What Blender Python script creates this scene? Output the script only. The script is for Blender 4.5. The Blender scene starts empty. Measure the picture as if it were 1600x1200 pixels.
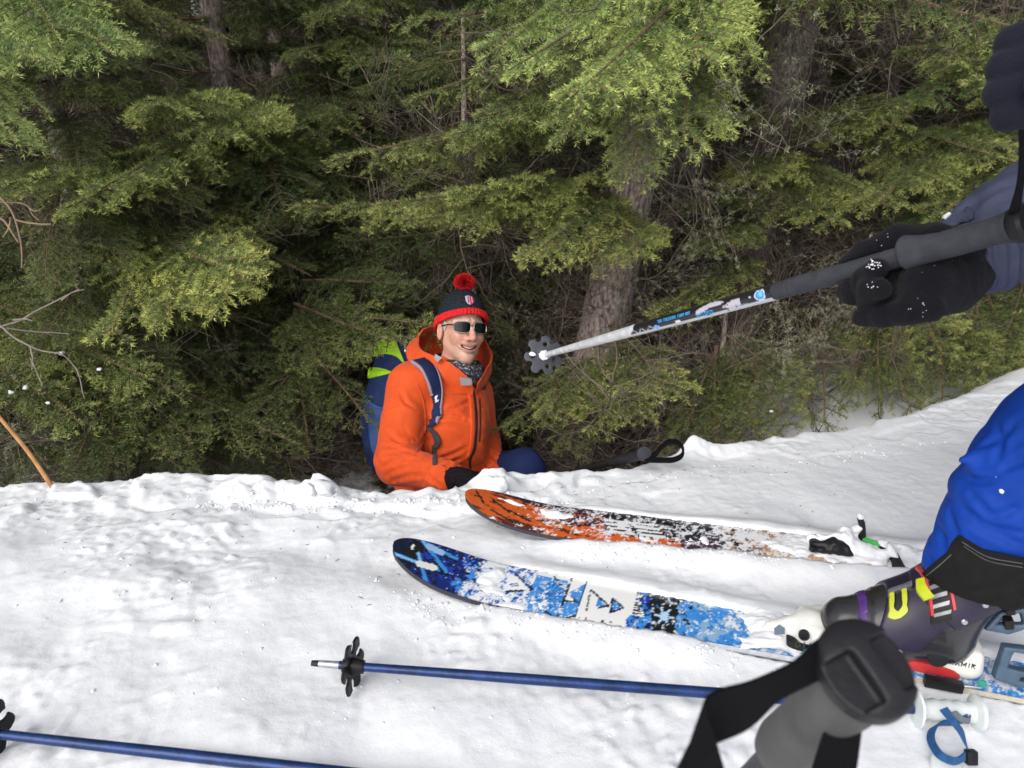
import bpy, bmesh, math, random
import numpy as np
from mathutils import Vector, Matrix

# ------------------------------------------------------------------ camera, light, exposure
SC = bpy.context.scene
COL = SC.collection
R = math.radians
PITCH = R(22.0)
CAM = np.array([0.0, 0.0, 0.92])
FW = np.array([0.0, math.cos(PITCH), -math.sin(PITCH)])
UP = np.array([0.0, math.sin(PITCH), math.cos(PITCH)])
RT = np.array([1.0, 0.0, 0.0])
FPX = 1200.0

cam_data = bpy.data.cameras.new('camera')
cam_data.sensor_width = 36.0
cam_data.lens = 36.0 * FPX / 1600.0
cam_data.clip_start = 0.02
cam_data.clip_end = 300.0
cam_data.dof.use_dof = True
cam_data.dof.focus_distance = 2.1
cam_data.dof.aperture_fstop = 11.0
cam = bpy.data.objects.new('camera', cam_data)
COL.objects.link(cam)
cam.location = CAM
cam.rotation_euler = (math.pi / 2 - PITCH, 0, 0)
SC.camera = cam

SUN_ELEV, SUN_AZ = R(40), R(212)      # azimuth measured from +Y towards +X: behind the camera, a little to the left
world = bpy.data.worlds.new('World')
SC.world = world
world.use_nodes = True
wn = world.node_tree
wn.nodes.clear()
w_out = wn.nodes.new('ShaderNodeOutputWorld')
w_bg = wn.nodes.new('ShaderNodeBackground')
w_sky = wn.nodes.new('ShaderNodeTexSky')
w_sky.sky_type = 'NISHITA'
w_sky.sun_disc = False
w_sky.sun_elevation = SUN_ELEV
w_sky.sun_rotation = SUN_AZ
w_sky.air_density = 1.0
w_sky.dust_density = 4.0
w_hsv = wn.nodes.new('ShaderNodeHueSaturation')     # overcast: the blue of the clear sky greyed
w_hsv.inputs['Saturation'].default_value = 0.34
w_bg.inputs['Strength'].default_value = 0.15
wn.links.new(w_sky.outputs['Color'], w_hsv.inputs['Color'])
wn.links.new(w_hsv.outputs['Color'], w_bg.inputs['Color'])
wn.links.new(w_bg.outputs['Background'], w_out.inputs['Surface'])

sun_data = bpy.data.lights.new('sun', 'SUN')
sun_data.energy = 0.95
sun_data.angle = R(60)
sun_data.color = (1.0, 0.97, 0.93)
sun = bpy.data.objects.new('sun', sun_data)
COL.objects.link(sun)
_sd = Vector((math.sin(SUN_AZ) * math.cos(SUN_ELEV), math.cos(SUN_AZ) * math.cos(SUN_ELEV), math.sin(SUN_ELEV)))
sun.rotation_euler = _sd.to_track_quat('Z', 'Y').to_euler()

SC.view_settings.view_transform = 'Standard'
SC.view_settings.look = 'None'
SC.view_settings.exposure = 0.27
SC.view_settings.gamma = 1.0
SC.view_settings.use_curve_mapping = False
SC.cycles.use_denoising = True
SC.cycles.max_bounces = 6
SC.cycles.diffuse_bounces = 4
SC.cycles.glossy_bounces = 2
SC.cycles.transmission_bounces = 3
SC.cycles.transparent_max_bounces = 4

def at(u, v, d):
    """World point seen at pixel (u, v) of the 1600x1200 photograph at depth d metres along the lens axis."""
    return CAM + d * (FW + (u - 800.0) / FPX * RT - (v - 600.0) / FPX * UP)

def on_plane(u, v, z):
    k = FW + (u - 800.0) / FPX * RT - (v - 600.0) / FPX * UP
    return CAM + k * ((z - CAM[2]) / k[2])

# ------------------------------------------------------------------ numpy noise
_rng = np.random.RandomState(7)
_PERM = np.concatenate([_rng.permutation(256)] * 3)
_G3 = _rng.normal(size=(256, 3)); _G3 /= np.linalg.norm(_G3, axis=1)[:, None]

def pnoise(P, scale=1.0, seed=0.0):
    P = np.asarray(P, dtype=np.float64) * scale + seed * 17.37
    I = np.floor(P).astype(np.int64); F = P - I
    W = F * F * F * (F * (F * 6 - 15) + 10)
    out = 0.0
    for dx in (0, 1):
        for dy in (0, 1):
            for dz in (0, 1):
                h = _PERM[(_PERM[(_PERM[(I[..., 0] + dx) & 255] + I[..., 1] + dy) & 255] + I[..., 2] + dz) & 255]
                g = _G3[h]
                n = g[..., 0] * (F[..., 0] - dx) + g[..., 1] * (F[..., 1] - dy) + g[..., 2] * (F[..., 2] - dz)
                w = (W[..., 0] if dx else 1 - W[..., 0]) * (W[..., 1] if dy else 1 - W[..., 1]) * (W[..., 2] if dz else 1 - W[..., 2])
                out = out + n * w
    return out * 1.6

def fbm(P, scale=1.0, octaves=3, seed=0.0, gain=0.5):
    a, s, o = 1.0, scale, 0.0
    for k in range(octaves):
        o = o + a * pnoise(P, s, seed + k * 3.1)
        a *= gain; s *= 2.03
    return o

def sstep(a, b, x):
    t = np.clip((x - a) / (b - a), 0, 1)
    return t * t * (3 - 2 * t)

# ------------------------------------------------------------------ meshes
def mesh_np(name, V, F4=None, F3=None, smooth=True):
    V = np.asarray(V, dtype=np.float32)
    me = bpy.data.meshes.new(name)
    n4 = 0 if F4 is None else len(F4); n3 = 0 if F3 is None else len(F3)
    me.vertices.add(len(V)); me.vertices.foreach_set('co', V.ravel())
    loops = []
    if n4: loops.append(np.asarray(F4, dtype=np.int32).ravel())
    if n3: loops.append(np.asarray(F3, dtype=np.int32).ravel())
    L = np.concatenate(loops)
    me.loops.add(len(L)); me.loops.foreach_set('vertex_index', L)
    me.polygons.add(n4 + n3)
    starts = np.concatenate([np.arange(n4) * 4, n4 * 4 + np.arange(n3) * 3]).astype(np.int32)
    me.polygons.foreach_set('loop_start', starts)
    me.polygons.foreach_set('use_smooth', np.full(n4 + n3, smooth))
    me.update(calc_edges=True)
    me.validate()
    return me

def colattr(me, name, C):
    C = np.asarray(C, dtype=np.float32)
    if C.shape[1] == 3:
        C = np.concatenate([C, np.ones((len(C), 1), np.float32)], 1)
    a = me.color_attributes.new(name, 'FLOAT_COLOR', 'POINT')
    a.data.foreach_set('color', C.ravel())

class MB:
    """Collects shapes for ONE mesh object."""
    def __init__(self):
        self.v, self.f, self.n = [], [], 0
    def add(self, V, F):
        V = np.asarray(V, dtype=float)
        self.v.append(V); self.f += [tuple(int(i) + self.n for i in f) for f in F]; self.n += len(V)
        return self
    def tube(self, pts, rad, k=8, caps=True):
        P = np.asarray(pts, dtype=float); n = len(P)
        rad = np.broadcast_to(np.asarray(rad, dtype=float), (n,)) if np.ndim(rad) <= 1 else rad
        T = np.gradient(P, axis=0); T /= np.maximum(np.linalg.norm(T, axis=1), 1e-9)[:, None]
        ref = np.array([0, 0, 1.0]) if abs(T[0][2]) < 0.9 else np.array([1.0, 0, 0])
        V = []
        nrm = ref - T[0] * ref.dot(T[0]); nrm /= np.linalg.norm(nrm)
        for i in range(n):
            nrm = nrm - T[i] * nrm.dot(T[i]); nrm /= np.linalg.norm(nrm)
            b = np.cross(T[i], nrm)
            for j in range(k):
                a = 2 * math.pi * j / k
                V.append(P[i] + rad[i] * (math.cos(a) * nrm + math.sin(a) * b))
        F = [(i * k + j, i * k + (j + 1) % k, (i + 1) * k + (j + 1) % k, (i + 1) * k + j) for i in range(n - 1) for j in range(k)]
        if caps:
            F.append(tuple(range(k))[::-1]); F.append(tuple((n - 1) * k + j for j in range(k)))
        return self.add(V, F)
    def lathe(self, a, axis, prof, k=32, ref=None, squash=1.0):
        """prof: list of (distance along axis, radius)."""
        a = np.asarray(a, float); w = np.asarray(axis, float); w = w / np.linalg.norm(w)
        ref = np.array([0, 0, 1.0]) if ref is None else np.asarray(ref, float)
        u = ref - w * ref.dot(w); u /= np.linalg.norm(u); v = np.cross(w, u)
        V = []
        for s, r in prof:
            for j in range(k):
                t = 2 * math.pi * j / k
                V.append(a + w * s + max(r, 1e-5) * (math.cos(t) * u + squash * math.sin(t) * v))
        n = len(prof)
        F = [(i * k + j, i * k + (j + 1) % k, (i + 1) * k + (j + 1) % k, (i + 1) * k + j) for i in range(n - 1) for j in range(k)]
        F.append(tuple(range(k))[::-1]); F.append(tuple((n - 1) * k + j for j in range(k)))
        return self.add(V, F)
    def box(self, c, ax, ay, az):
        """box from centre and three half-axis vectors."""
        c, ax, ay, az = (np.asarray(q, float) for q in (c, ax, ay, az))
        V = [c + sx * ax + sy * ay + sz * az for sx in (-1, 1) for sy in (-1, 1) for sz in (-1, 1)]
        return self.add(V, [(0, 1, 3, 2), (4, 6, 7, 5), (0, 4, 5, 1), (2, 3, 7, 6), (0, 2, 6, 4), (1, 5, 7, 3)])
    def slab(self, A, B, nrm, t):
        """solid strip between the rows A and B (n points each), thickness t along the normals nrm."""
        A, B = np.asarray(A, float), np.asarray(B, float); N = np.asarray(nrm, float)
        N = np.broadcast_to(N, A.shape) * t
        n = len(A)
        V = np.concatenate([A, B, A + N, B + N])
        F = []
        for i in range(n - 1):
            F += [(i, i + 1, n + i + 1, n + i), (2 * n + i, 3 * n + i, 3 * n + i + 1, 2 * n + i + 1),
                  (i, 2 * n + i, 2 * n + i + 1, i + 1), (n + i, n + i + 1, 3 * n + i + 1, 3 * n + i)]
        F += [(0, n, 3 * n, 2 * n), (n - 1, 3 * n - 1, 4 * n - 1, 2 * n - 1)]
        return self.add(V, F)
    def grid(self, G, F_close_u=False):
        """open sheet from an (n, m, 3) array."""
        G = np.asarray(G, float); n, m = G.shape[:2]
        F = [(i * m + j, i * m + (j + 1) % m, (i + 1) * m + (j + 1) % m, (i + 1) * m + j) for i in range(n - 1) for j in range(m if F_close_u else m - 1)]
        return self.add(G.reshape(-1, 3), F)
    def prism(self, poly, z0, z1, frame):
        """polygon [(x, y)] extruded from z0 to z1 in a 4-vector frame (o, x, y, z)."""
        o, X, Y, Z = (np.asarray(q, float) for q in frame); n = len(poly)
        V = [o + X * x + Y * y + Z * z0 for x, y in poly] + [o + X * x + Y * y + Z * z1 for x, y in poly]
        F = [tuple(range(n))[::-1], tuple(range(n, 2 * n))] + [(i, (i + 1) % n, n + (i + 1) % n, n + i) for i in range(n)]
        return self.add(V, F)
    def mesh(self, name, smooth=True, bevel=0.0, segs=2, angle=35):
        me = bpy.data.meshes.new(name)
        me.from_pydata([tuple(p) for p in np.concatenate(self.v)], [], self.f)
        bm = bmesh.new(); bm.from_mesh(me)
        bmesh.ops.recalc_face_normals(bm, faces=bm.faces)
        if bevel > 0:
            es = [e for e in bm.edges if len(e.link_faces) == 2 and e.calc_face_angle(0) > R(30)]
            bmesh.ops.bevel(bm, geom=es, offset=bevel, segments=segs, affect='EDGES', profile=0.6, clamp_overlap=True)
        for f in bm.faces: f.smooth = smooth
        for e in bm.edges:
            if len(e.link_faces) == 2 and e.calc_face_angle(0) > R(angle): e.smooth = False
        bm.to_mesh(me); bm.free(); me.update()
        return me
    def build(self, name, mat, parent=None, **kw):
        return link(name, self.mesh(name, **kw), mat, parent)

def link(name, me, mat=None, parent=None):
    o = bpy.data.objects.new(name, me); COL.objects.link(o)
    if mat is not None and not me.materials: me.materials.append(mat)
    if parent is not None:
        o.parent = parent
        o.matrix_parent_inverse = PW(parent).inverted()
    return o

def PW(o):
    m = o.matrix_basis.copy(); p = o.parent
    return m if p is None else PW(p) @ o.matrix_parent_inverse @ m

def thing(name, label, cat, loc=(0, 0, 0), group=None):
    o = bpy.data.objects.new(name, None); COL.objects.link(o)
    o.location = Vector(tuple(loc)); o.empty_display_size = 0.05
    return tag(o, label, cat, group)

def tag(o, label, cat, group=None, kind=None):
    o['label'] = label; o['category'] = cat
    if group: o['group'] = group
    if kind: o['kind'] = kind
    return o

# ------------------------------------------------------------------ materials
def srgb(r, g, b):
    f = lambda c: (c / 255.0 / 12.92) if c / 255.0 <= 0.04045 else ((c / 255.0 + 0.055) / 1.055) ** 2.4
    return (f(r), f(g), f(b))

def material(name, color=(0.5, 0.5, 0.5), rough=0.6, metal=0.0, vary=0.0, vscale=20.0, bump=0.0, bscale=200.0, attr=None, coat=0.0, sheen=0.0, spec=0.5, sss=0.0, btype='NOISE', stretch=None):
    m = bpy.data.materials.new(name); m.use_nodes = True
    nt = m.node_tree; N, L = nt.nodes, nt.links
    b = N['Principled BSDF']
    b.inputs['Roughness'].default_value = rough; b.inputs['Metallic'].default_value = metal
    b.inputs['Specular IOR Level'].default_value = spec
    b.inputs['Coat Weight'].default_value = coat
    b.inputs['Sheen Weight'].default_value = sheen
    if sss:
        b.inputs['Subsurface Weight'].default_value = sss; b.inputs['Subsurface Radius'].default_value = (0.01, 0.004, 0.002)
    tc = N.new('ShaderNodeTexCoord')
    vec = tc.outputs['Object']
    if stretch:
        mp = N.new('ShaderNodeMapping'); mp.inputs['Scale'].default_value = stretch
        L.new(vec, mp.inputs['Vector']); vec = mp.outputs['Vector']
    src = None
    if attr:
        a = N.new('ShaderNodeAttribute'); a.attribute_name = attr; src = a.outputs['Color']
    if vary > 0:
        n = N.new('ShaderNodeTexNoise'); n.inputs['Scale'].default_value = vscale; n.inputs['Detail'].default_value = 4
        L.new(vec, n.inputs['Vector'])
        mr = N.new('ShaderNodeMapRange'); mr.inputs['From Min'].default_value = 0.3; mr.inputs['From Max'].default_value = 0.7
        mr.inputs['To Min'].default_value = 1 - vary; mr.inputs['To Max'].default_value = 1 + vary
        L.new(n.outputs['Fac'], mr.inputs['Value'])
        mx = N.new('ShaderNodeVectorMath'); mx.operation = 'SCALE'
        if src is not None: L.new(src, mx.inputs[0])
        else: mx.inputs[0].default_value = color
        L.new(mr.outputs['Result'], mx.inputs['Scale'])
        src = mx.outputs['Vector']
        rr = N.new('ShaderNodeMapRange'); rr.inputs['To Min'].default_value = max(0.02, rough - 0.08); rr.inputs['To Max'].default_value = min(1, rough + 0.08)
        L.new(n.outputs['Fac'], rr.inputs['Value']); L.new(rr.outputs['Result'], b.inputs['Roughness'])
    if src is not None: L.new(src, b.inputs['Base Color'])
    else: b.inputs['Base Color'].default_value = (*color, 1)
    if bump > 0:
        if btype == 'NOISE':
            n2 = N.new('ShaderNodeTexNoise'); n2.inputs['Scale'].default_value = bscale; n2.inputs['Detail'].default_value = 5; h = n2.outputs['Fac']
        elif btype == 'VORONOI':
            n2 = N.new('ShaderNodeTexVoronoi'); n2.inputs['Scale'].default_value = bscale; h = n2.outputs['Distance']
        else:
            n2 = N.new('ShaderNodeTexWave'); n2.inputs['Scale'].default_value = bscale; n2.inputs['Distortion'].default_value = 1.0; h = n2.outputs['Fac']
        L.new(vec, n2.inputs['Vector'])
        bp = N.new('ShaderNodeBump'); bp.inputs['Strength'].default_value = bump; bp.inputs['Distance'].default_value = 0.004
        L.new(h, bp.inputs['Height']); L.new(bp.outputs['Normal'], b.inputs['Normal'])
    return m

# ------------------------------------------------------------------ signed distance shapes -> mesh
def cone(P, a, b, ra, rb):
    a = np.asarray(a, float); b = np.asarray(b, float); ab = b - a
    t = np.clip(((P - a) @ ab) / (ab @ ab), 0, 1)
    return np.linalg.norm(P - a - t[..., None] * ab, axis=-1) - (ra + (rb - ra) * t)

def ball(P, c, r):
    return np.linalg.norm(P - np.asarray(c, float), axis=-1) - r

def ell(P, c, r, axes=None):
    Q = P - np.asarray(c, float)
    if axes is not None: Q = Q @ np.asarray(axes, float).T
    r = np.asarray(r, float)
    k0 = np.linalg.norm(Q / r, axis=-1); k1 = np.linalg.norm(Q / (r * r), axis=-1)
    return k0 * (k0 - 1) / np.maximum(k1, 1e-6)

def rbox(P, c, half, r, axes=None):
    Q = P - np.asarray(c, float)
    if axes is not None: Q = Q @ np.asarray(axes, float).T
    q = np.abs(Q) - (np.asarray(half, float) - r)
    return np.linalg.norm(np.maximum(q, 0), axis=-1) + np.minimum(q.max(-1), 0) - r

def near(P, q, r, fn):
    """fn evaluated only at the points with q < r, zero elsewhere"""
    m = q < r; out = np.zeros(q.shape)
    if m.any(): out[m] = fn(P[m], q[m])
    return out

def lines_on(px_lines, f, d0, d1):
    """photo pixel polylines laid onto the surface f, as 3-D segments"""
    segs = []
    for pl in px_lines:
        q = resample(np.array(pl, float), 7) if len(pl) > 2 else resample(np.array(pl, float), 3)
        P, _ = march(q, f, d0, d1); n = len(P)
        for i in range(n - 1):
            if np.linalg.norm(P[i + 1] - P[i]) < 0.06: segs.append((P[i], P[i + 1], math.sin(math.pi * (i + 0.5) / (n - 1)) ** 0.6))
    return segs

def carve(P, d, segs, depth, width):
    """sharp fabric creases along segs: a valley with a swell on either side"""
    m = np.abs(d) < 0.03
    if not m.any(): return d
    Q = P[m]; val = np.zeros(len(Q)); swell = np.zeros(len(Q))
    for a, b, w in segs:
        near_ = np.abs(Q - (a + b) / 2).max(-1) < np.linalg.norm(b - a) / 2 + width * 4
        if not near_.any(): continue
        p = Q[near_]; ab = b - a; t = np.clip(((p - a) @ ab) / max(ab @ ab, 1e-12), 0, 1)
        r = np.linalg.norm(p - a - t[:, None] * ab, axis=-1)
        val[near_] = np.maximum(val[near_], w * np.exp(-(r / width) ** 2)); swell[near_] = np.maximum(swell[near_], w * np.exp(-((r - 2.1 * width) / (1.3 * width)) ** 2))
    out = d.copy(); out[m] = d[m] + depth * val - 0.55 * depth * swell
    return out

def smin(a, b, k):
    h = np.clip(0.5 + 0.5 * (b - a) / k, 0, 1)
    return b + (a - b) * h - k * h * (1 - h)

def smax(a, b, k):
    return -smin(-a, -b, k)

def chain(P, pts, rads, k=0.02):
    d = None
    for i in range(len(pts) - 1):
        c = cone(P, pts[i], pts[i + 1], rads[i], rads[i + 1])
        d = c if d is None else smin(d, c, k)
    return d

def surface(name, f, lo, hi, h):
    """Surface nets: f(P) <= 0 inside. Evaluates coarse blocks first and refines only those the surface crosses."""
    lo = np.asarray(lo, float); hi = np.asarray(hi, float)
    B = 8
    n = np.maximum(np.ceil((hi - lo) / (h * B)).astype(int), 1)
    N = n * B + 1
    cx = [lo[i] + h * B * (np.arange(n[i]) + 0.5) for i in range(3)]
    C = np.stack(np.meshgrid(*cx, indexing='ij'), -1)
    near = np.abs(f(C.reshape(-1, 3))).reshape(n) < h * B * 0.95 + 0.010
    D = np.full(N, 1.0, np.float32)
    sgn = f(C.reshape(-1, 3)).reshape(n) < 0
    for i, j, k in np.argwhere(sgn & ~near):
        D[i * B:(i + 1) * B + 1, j * B:(j + 1) * B + 1, k * B:(k + 1) * B + 1] = -1.0
    ids = np.argwhere(near)
    o = np.stack(np.meshgrid(*[np.arange(B + 1)] * 3, indexing='ij'), -1).reshape(-1, 3)
    for s in range(0, len(ids), 400):
        blk = ids[s:s + 400]
        I = (blk[:, None, :] * B + o[None]).reshape(-1, 3)
        val = f(lo + h * I)
        D[I[:, 0], I[:, 1], I[:, 2]] = val
    ins = D < 0
    M = N - 1
    cnt = np.zeros(M, np.int8)
    for dx in (0, 1):
        for dy in (0, 1):
            for dz in (0, 1):
                cnt += ins[dx:dx + M[0], dy:dy + M[1], dz:dz + M[2]]
    cells = np.argwhere((cnt > 0) & (cnt < 8))
    idx = np.full(M, -1, np.int64); idx[cells[:, 0], cells[:, 1], cells[:, 2]] = np.arange(len(cells))
    acc = np.zeros((len(cells), 3)); num = np.zeros(len(cells))
    cor = [(a, b, c) for a in (0, 1) for b in (0, 1) for c in (0, 1)]
    for p in cor:
        for ax in range(3):
            if p[ax]: continue
            q = list(p); q[ax] = 1
            va = D[cells[:, 0] + p[0], cells[:, 1] + p[1], cells[:, 2] + p[2]].astype(float)
            vb = D[cells[:, 0] + q[0], cells[:, 1] + q[1], cells[:, 2] + q[2]].astype(float)
            m = (va < 0) != (vb < 0)
            t = np.where(m, va / np.where(m, va - vb, 1), 0)
            pt = np.tile(np.asarray(p, float), (len(cells), 1)); pt[:, ax] += t
            acc += np.where(m[:, None], pt, 0); num += m
    V = lo + h * (cells + acc / num[:, None])
    F = []
    for ax in range(3):
        b, c = (ax + 1) % 3, (ax + 2) % 3
        sl0 = [slice(1, M[i]) for i in range(3)]; sl0[ax] = slice(0, M[ax])
        sl1 = list(sl0); sl1[ax] = slice(1, M[ax] + 1)
        e0, e1 = ins[tuple(sl0)], ins[tuple(sl1)]
        E = np.argwhere(e0 != e1)
        if not len(E): continue
        base = E.copy(); base[:, b] += 1; base[:, c] += 1
        flip = e0[E[:, 0], E[:, 1], E[:, 2]]
        def g(db, dc):
            q = base.copy(); q[:, b] -= db; q[:, c] -= dc
            return idx[q[:, 0], q[:, 1], q[:, 2]]
        Q = np.stack([g(1, 1), g(0, 1), g(0, 0), g(1, 0)], 1)
        Q[~flip] = Q[~flip][:, ::-1]
        F.append(Q)
    F = np.concatenate(F)
    F = F[(F >= 0).all(1)]
    return mesh_np(name, V, F4=F)

def verts_of(me):
    a = np.empty(len(me.vertices) * 3, np.float32); me.vertices.foreach_get('co', a)
    return a.reshape(-1, 3).astype(float)

def march(uv, f, d0, d1, lift=0.0):
    """Where the view rays of pixels uv first meet f(P) = lift, with the surface normals there."""
    uv = np.asarray(uv, float)
    K = FW + ((uv[:, 0:1] - 800.0) / FPX) * RT - ((uv[:, 1:2] - 600.0) / FPX) * UP
    ln = np.linalg.norm(K, axis=1)
    d = np.full(len(uv), float(d0)); best = d.copy(); bv = np.full(len(uv), 9e9)
    for _ in range(60):
        P = CAM + K * d[:, None]
        s = f(P) - lift
        m = s < bv; best[m] = d[m]; bv[m] = s[m]
        d = np.minimum(d + np.clip(s / ln * 0.8, -0.05, 0.1), d1)
    P = CAM + K * best[:, None]
    e = 2e-3
    n = np.stack([f(P + np.eye(3)[i] * e) - f(P - np.eye(3)[i] * e) for i in range(3)], 1)
    n /= np.maximum(np.linalg.norm(n, axis=1), 1e-9)[:, None]
    return P, n

def resample(pts, n):
    P = np.asarray(pts, float)
    P = P[np.concatenate([[True], np.linalg.norm(np.diff(P, axis=0), axis=1) > 1e-7])]
    s = np.concatenate([[0], np.cumsum(np.linalg.norm(np.diff(P, axis=0), axis=1))])
    if len(P) > 2:
        # Catmull-Rom through the points
        t = np.linspace(0, s[-1], n); out = np.empty((n, P.shape[1]))
        T = np.gradient(P, s, axis=0)
        i = np.clip(np.searchsorted(s, t, 'right') - 1, 0, len(P) - 2)
        h = (s[i + 1] - s[i]); x = ((t - s[i]) / h)[:, None]; h = h[:, None]
        return (2 * x**3 - 3 * x**2 + 1) * P[i] + (x**3 - 2 * x**2 + x) * h * T[i] + (-2 * x**3 + 3 * x**2) * P[i + 1] + (x**3 - x**2) * h * T[i + 1]
    t = np.linspace(0, 1, n)[:, None]
    return P[0] * (1 - t) + P[1] * t

def patch(name, A, B, f, d0, d1, mat, parent, n=24, m=6, t=0.004, sink=0.003):
    """A solid piece lying on the surface f between two lines drawn from A to B (given as photo pixels)."""
    a, b = resample(A, n), resample(B, n)
    w = np.linspace(0, 1, m)
    uv = (a[:, None] * (1 - w[None, :, None]) + b[:, None] * w[None, :, None]).reshape(-1, 2)
    P, N = march(uv, f, d0, d1)
    top = (P + N * t).reshape(n, m, 3); bot = (P - N * sink).reshape(n, m, 3)
    G = MB(); G.grid(top)
    rim = [(i, 0) for i in range(n)] + [(n - 1, j) for j in range(1, m)] + [(i, m - 1) for i in range(n - 2, -1, -1)] + [(0, j) for j in range(m - 2, 0, -1)]
    rt = np.array([top[i] for i in rim]); rb = np.array([bot[i] for i in rim])
    G.grid(np.stack([rt, rb], 0), F_close_u=True)
    G.add(bot.reshape(-1, 3), [(i * m + j, (i + 1) * m + j, (i + 1) * m + j + 1, i * m + j + 1) for i in range(n - 1) for j in range(m - 1)])
    me = G.mesh(name, smooth=True)
    bm = bmesh.new(); bm.from_mesh(me)
    bmesh.ops.remove_doubles(bm, verts=bm.verts, dist=1e-6); bmesh.ops.recalc_face_normals(bm, faces=bm.faces)
    bm.to_mesh(me); bm.free()
    return link(name, me, mat, parent)

def ribbon(name, pts, side, width, mat, parent, n=32, t=0.002):
    """A webbing strap: a strip of the given width along pts, widened along the vectors 'side' (one per point)."""
    P = resample(pts, n); S = resample(side, n); S /= np.linalg.norm(S, axis=1)[:, None]
    T = np.gradient(P, axis=0); N = np.cross(T, S); N /= np.maximum(np.linalg.norm(N, axis=1), 1e-9)[:, None]
    w = np.interp(np.linspace(0, 1, n), np.linspace(0, 1, len(np.atleast_1d(width))), np.atleast_1d(width))[:, None] / 2
    g = MB(); g.slab(P - S * w - N * t / 2, P + S * w - N * t / 2, N, t)
    return g.build(name, mat, parent)
# ================================================================== snow and forest floor
_RIM_UV = [(-900, 770), (-300, 768), (0, 764), (100, 757), (200, 751), (300, 745), (420, 751), (520, 768), (600, 771), (690, 768), (735, 754),
           (800, 742), (850, 744), (930, 738), (1000, 727), (1060, 712), (1120, 702), (1200, 693), (1350, 672), (1450, 645), (1530, 612), (1600, 580), (1800, 520)]
ZR = -0.05
_rim = np.array([on_plane(u, v, ZR)[:2] for u, v in _RIM_UV])

def rim_y(x):
    return np.interp(x, _rim[:, 0], _rim[:, 1])

# lines of the things lying on the snow (tip -> tail), used by the snow to make room for them
def line_pts(list_uvz):
    return [on_plane(u, v, z) for u, v, z in list_uvz]
BLUE_A, BLUE_B = on_plane(760, 905, 0.02), on_plane(1430, 1027, 0.02)
ORNG_A, ORNG_B = on_plane(800, 803, 0.02), on_plane(1340, 859, 0.02)

def ski_half(s, W): return W * np.interp(s, [0.13, 0.26, 0.6, 0.95, 1.3, 1.7, 1.9], [1.30, 1.34, 1.10, 0.94, 0.97, 1.15, 1.1])

def seg_coords(x, y, A, B):
    d = (B - A)[:2]; L = np.linalg.norm(d); d = d / L
    rx, ry = x - A[0], y - A[1]
    return rx * d[0] + ry * d[1], -rx * d[1] + ry * d[0]

def ground_far(x, y):
    """forest floor beyond the rim"""
    z = np.interp(x, [-6, -1.4, -0.6, -0.1, 0.35, 0.9, 1.3, 2.2, 4], [-0.62, -0.6, -0.72, -0.82, -0.8, -0.62, -0.36, -0.22, -0.2])
    z = z + 0.12 * np.clip(y - 4.5, 0, 60) + 0.02 * np.clip(y - 6, 0, 60) ** 1.5
    P = np.stack([x, y, 0 * x], -1)
    return z + 0.10 * fbm(P, 0.9, 3, 5.0)

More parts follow.
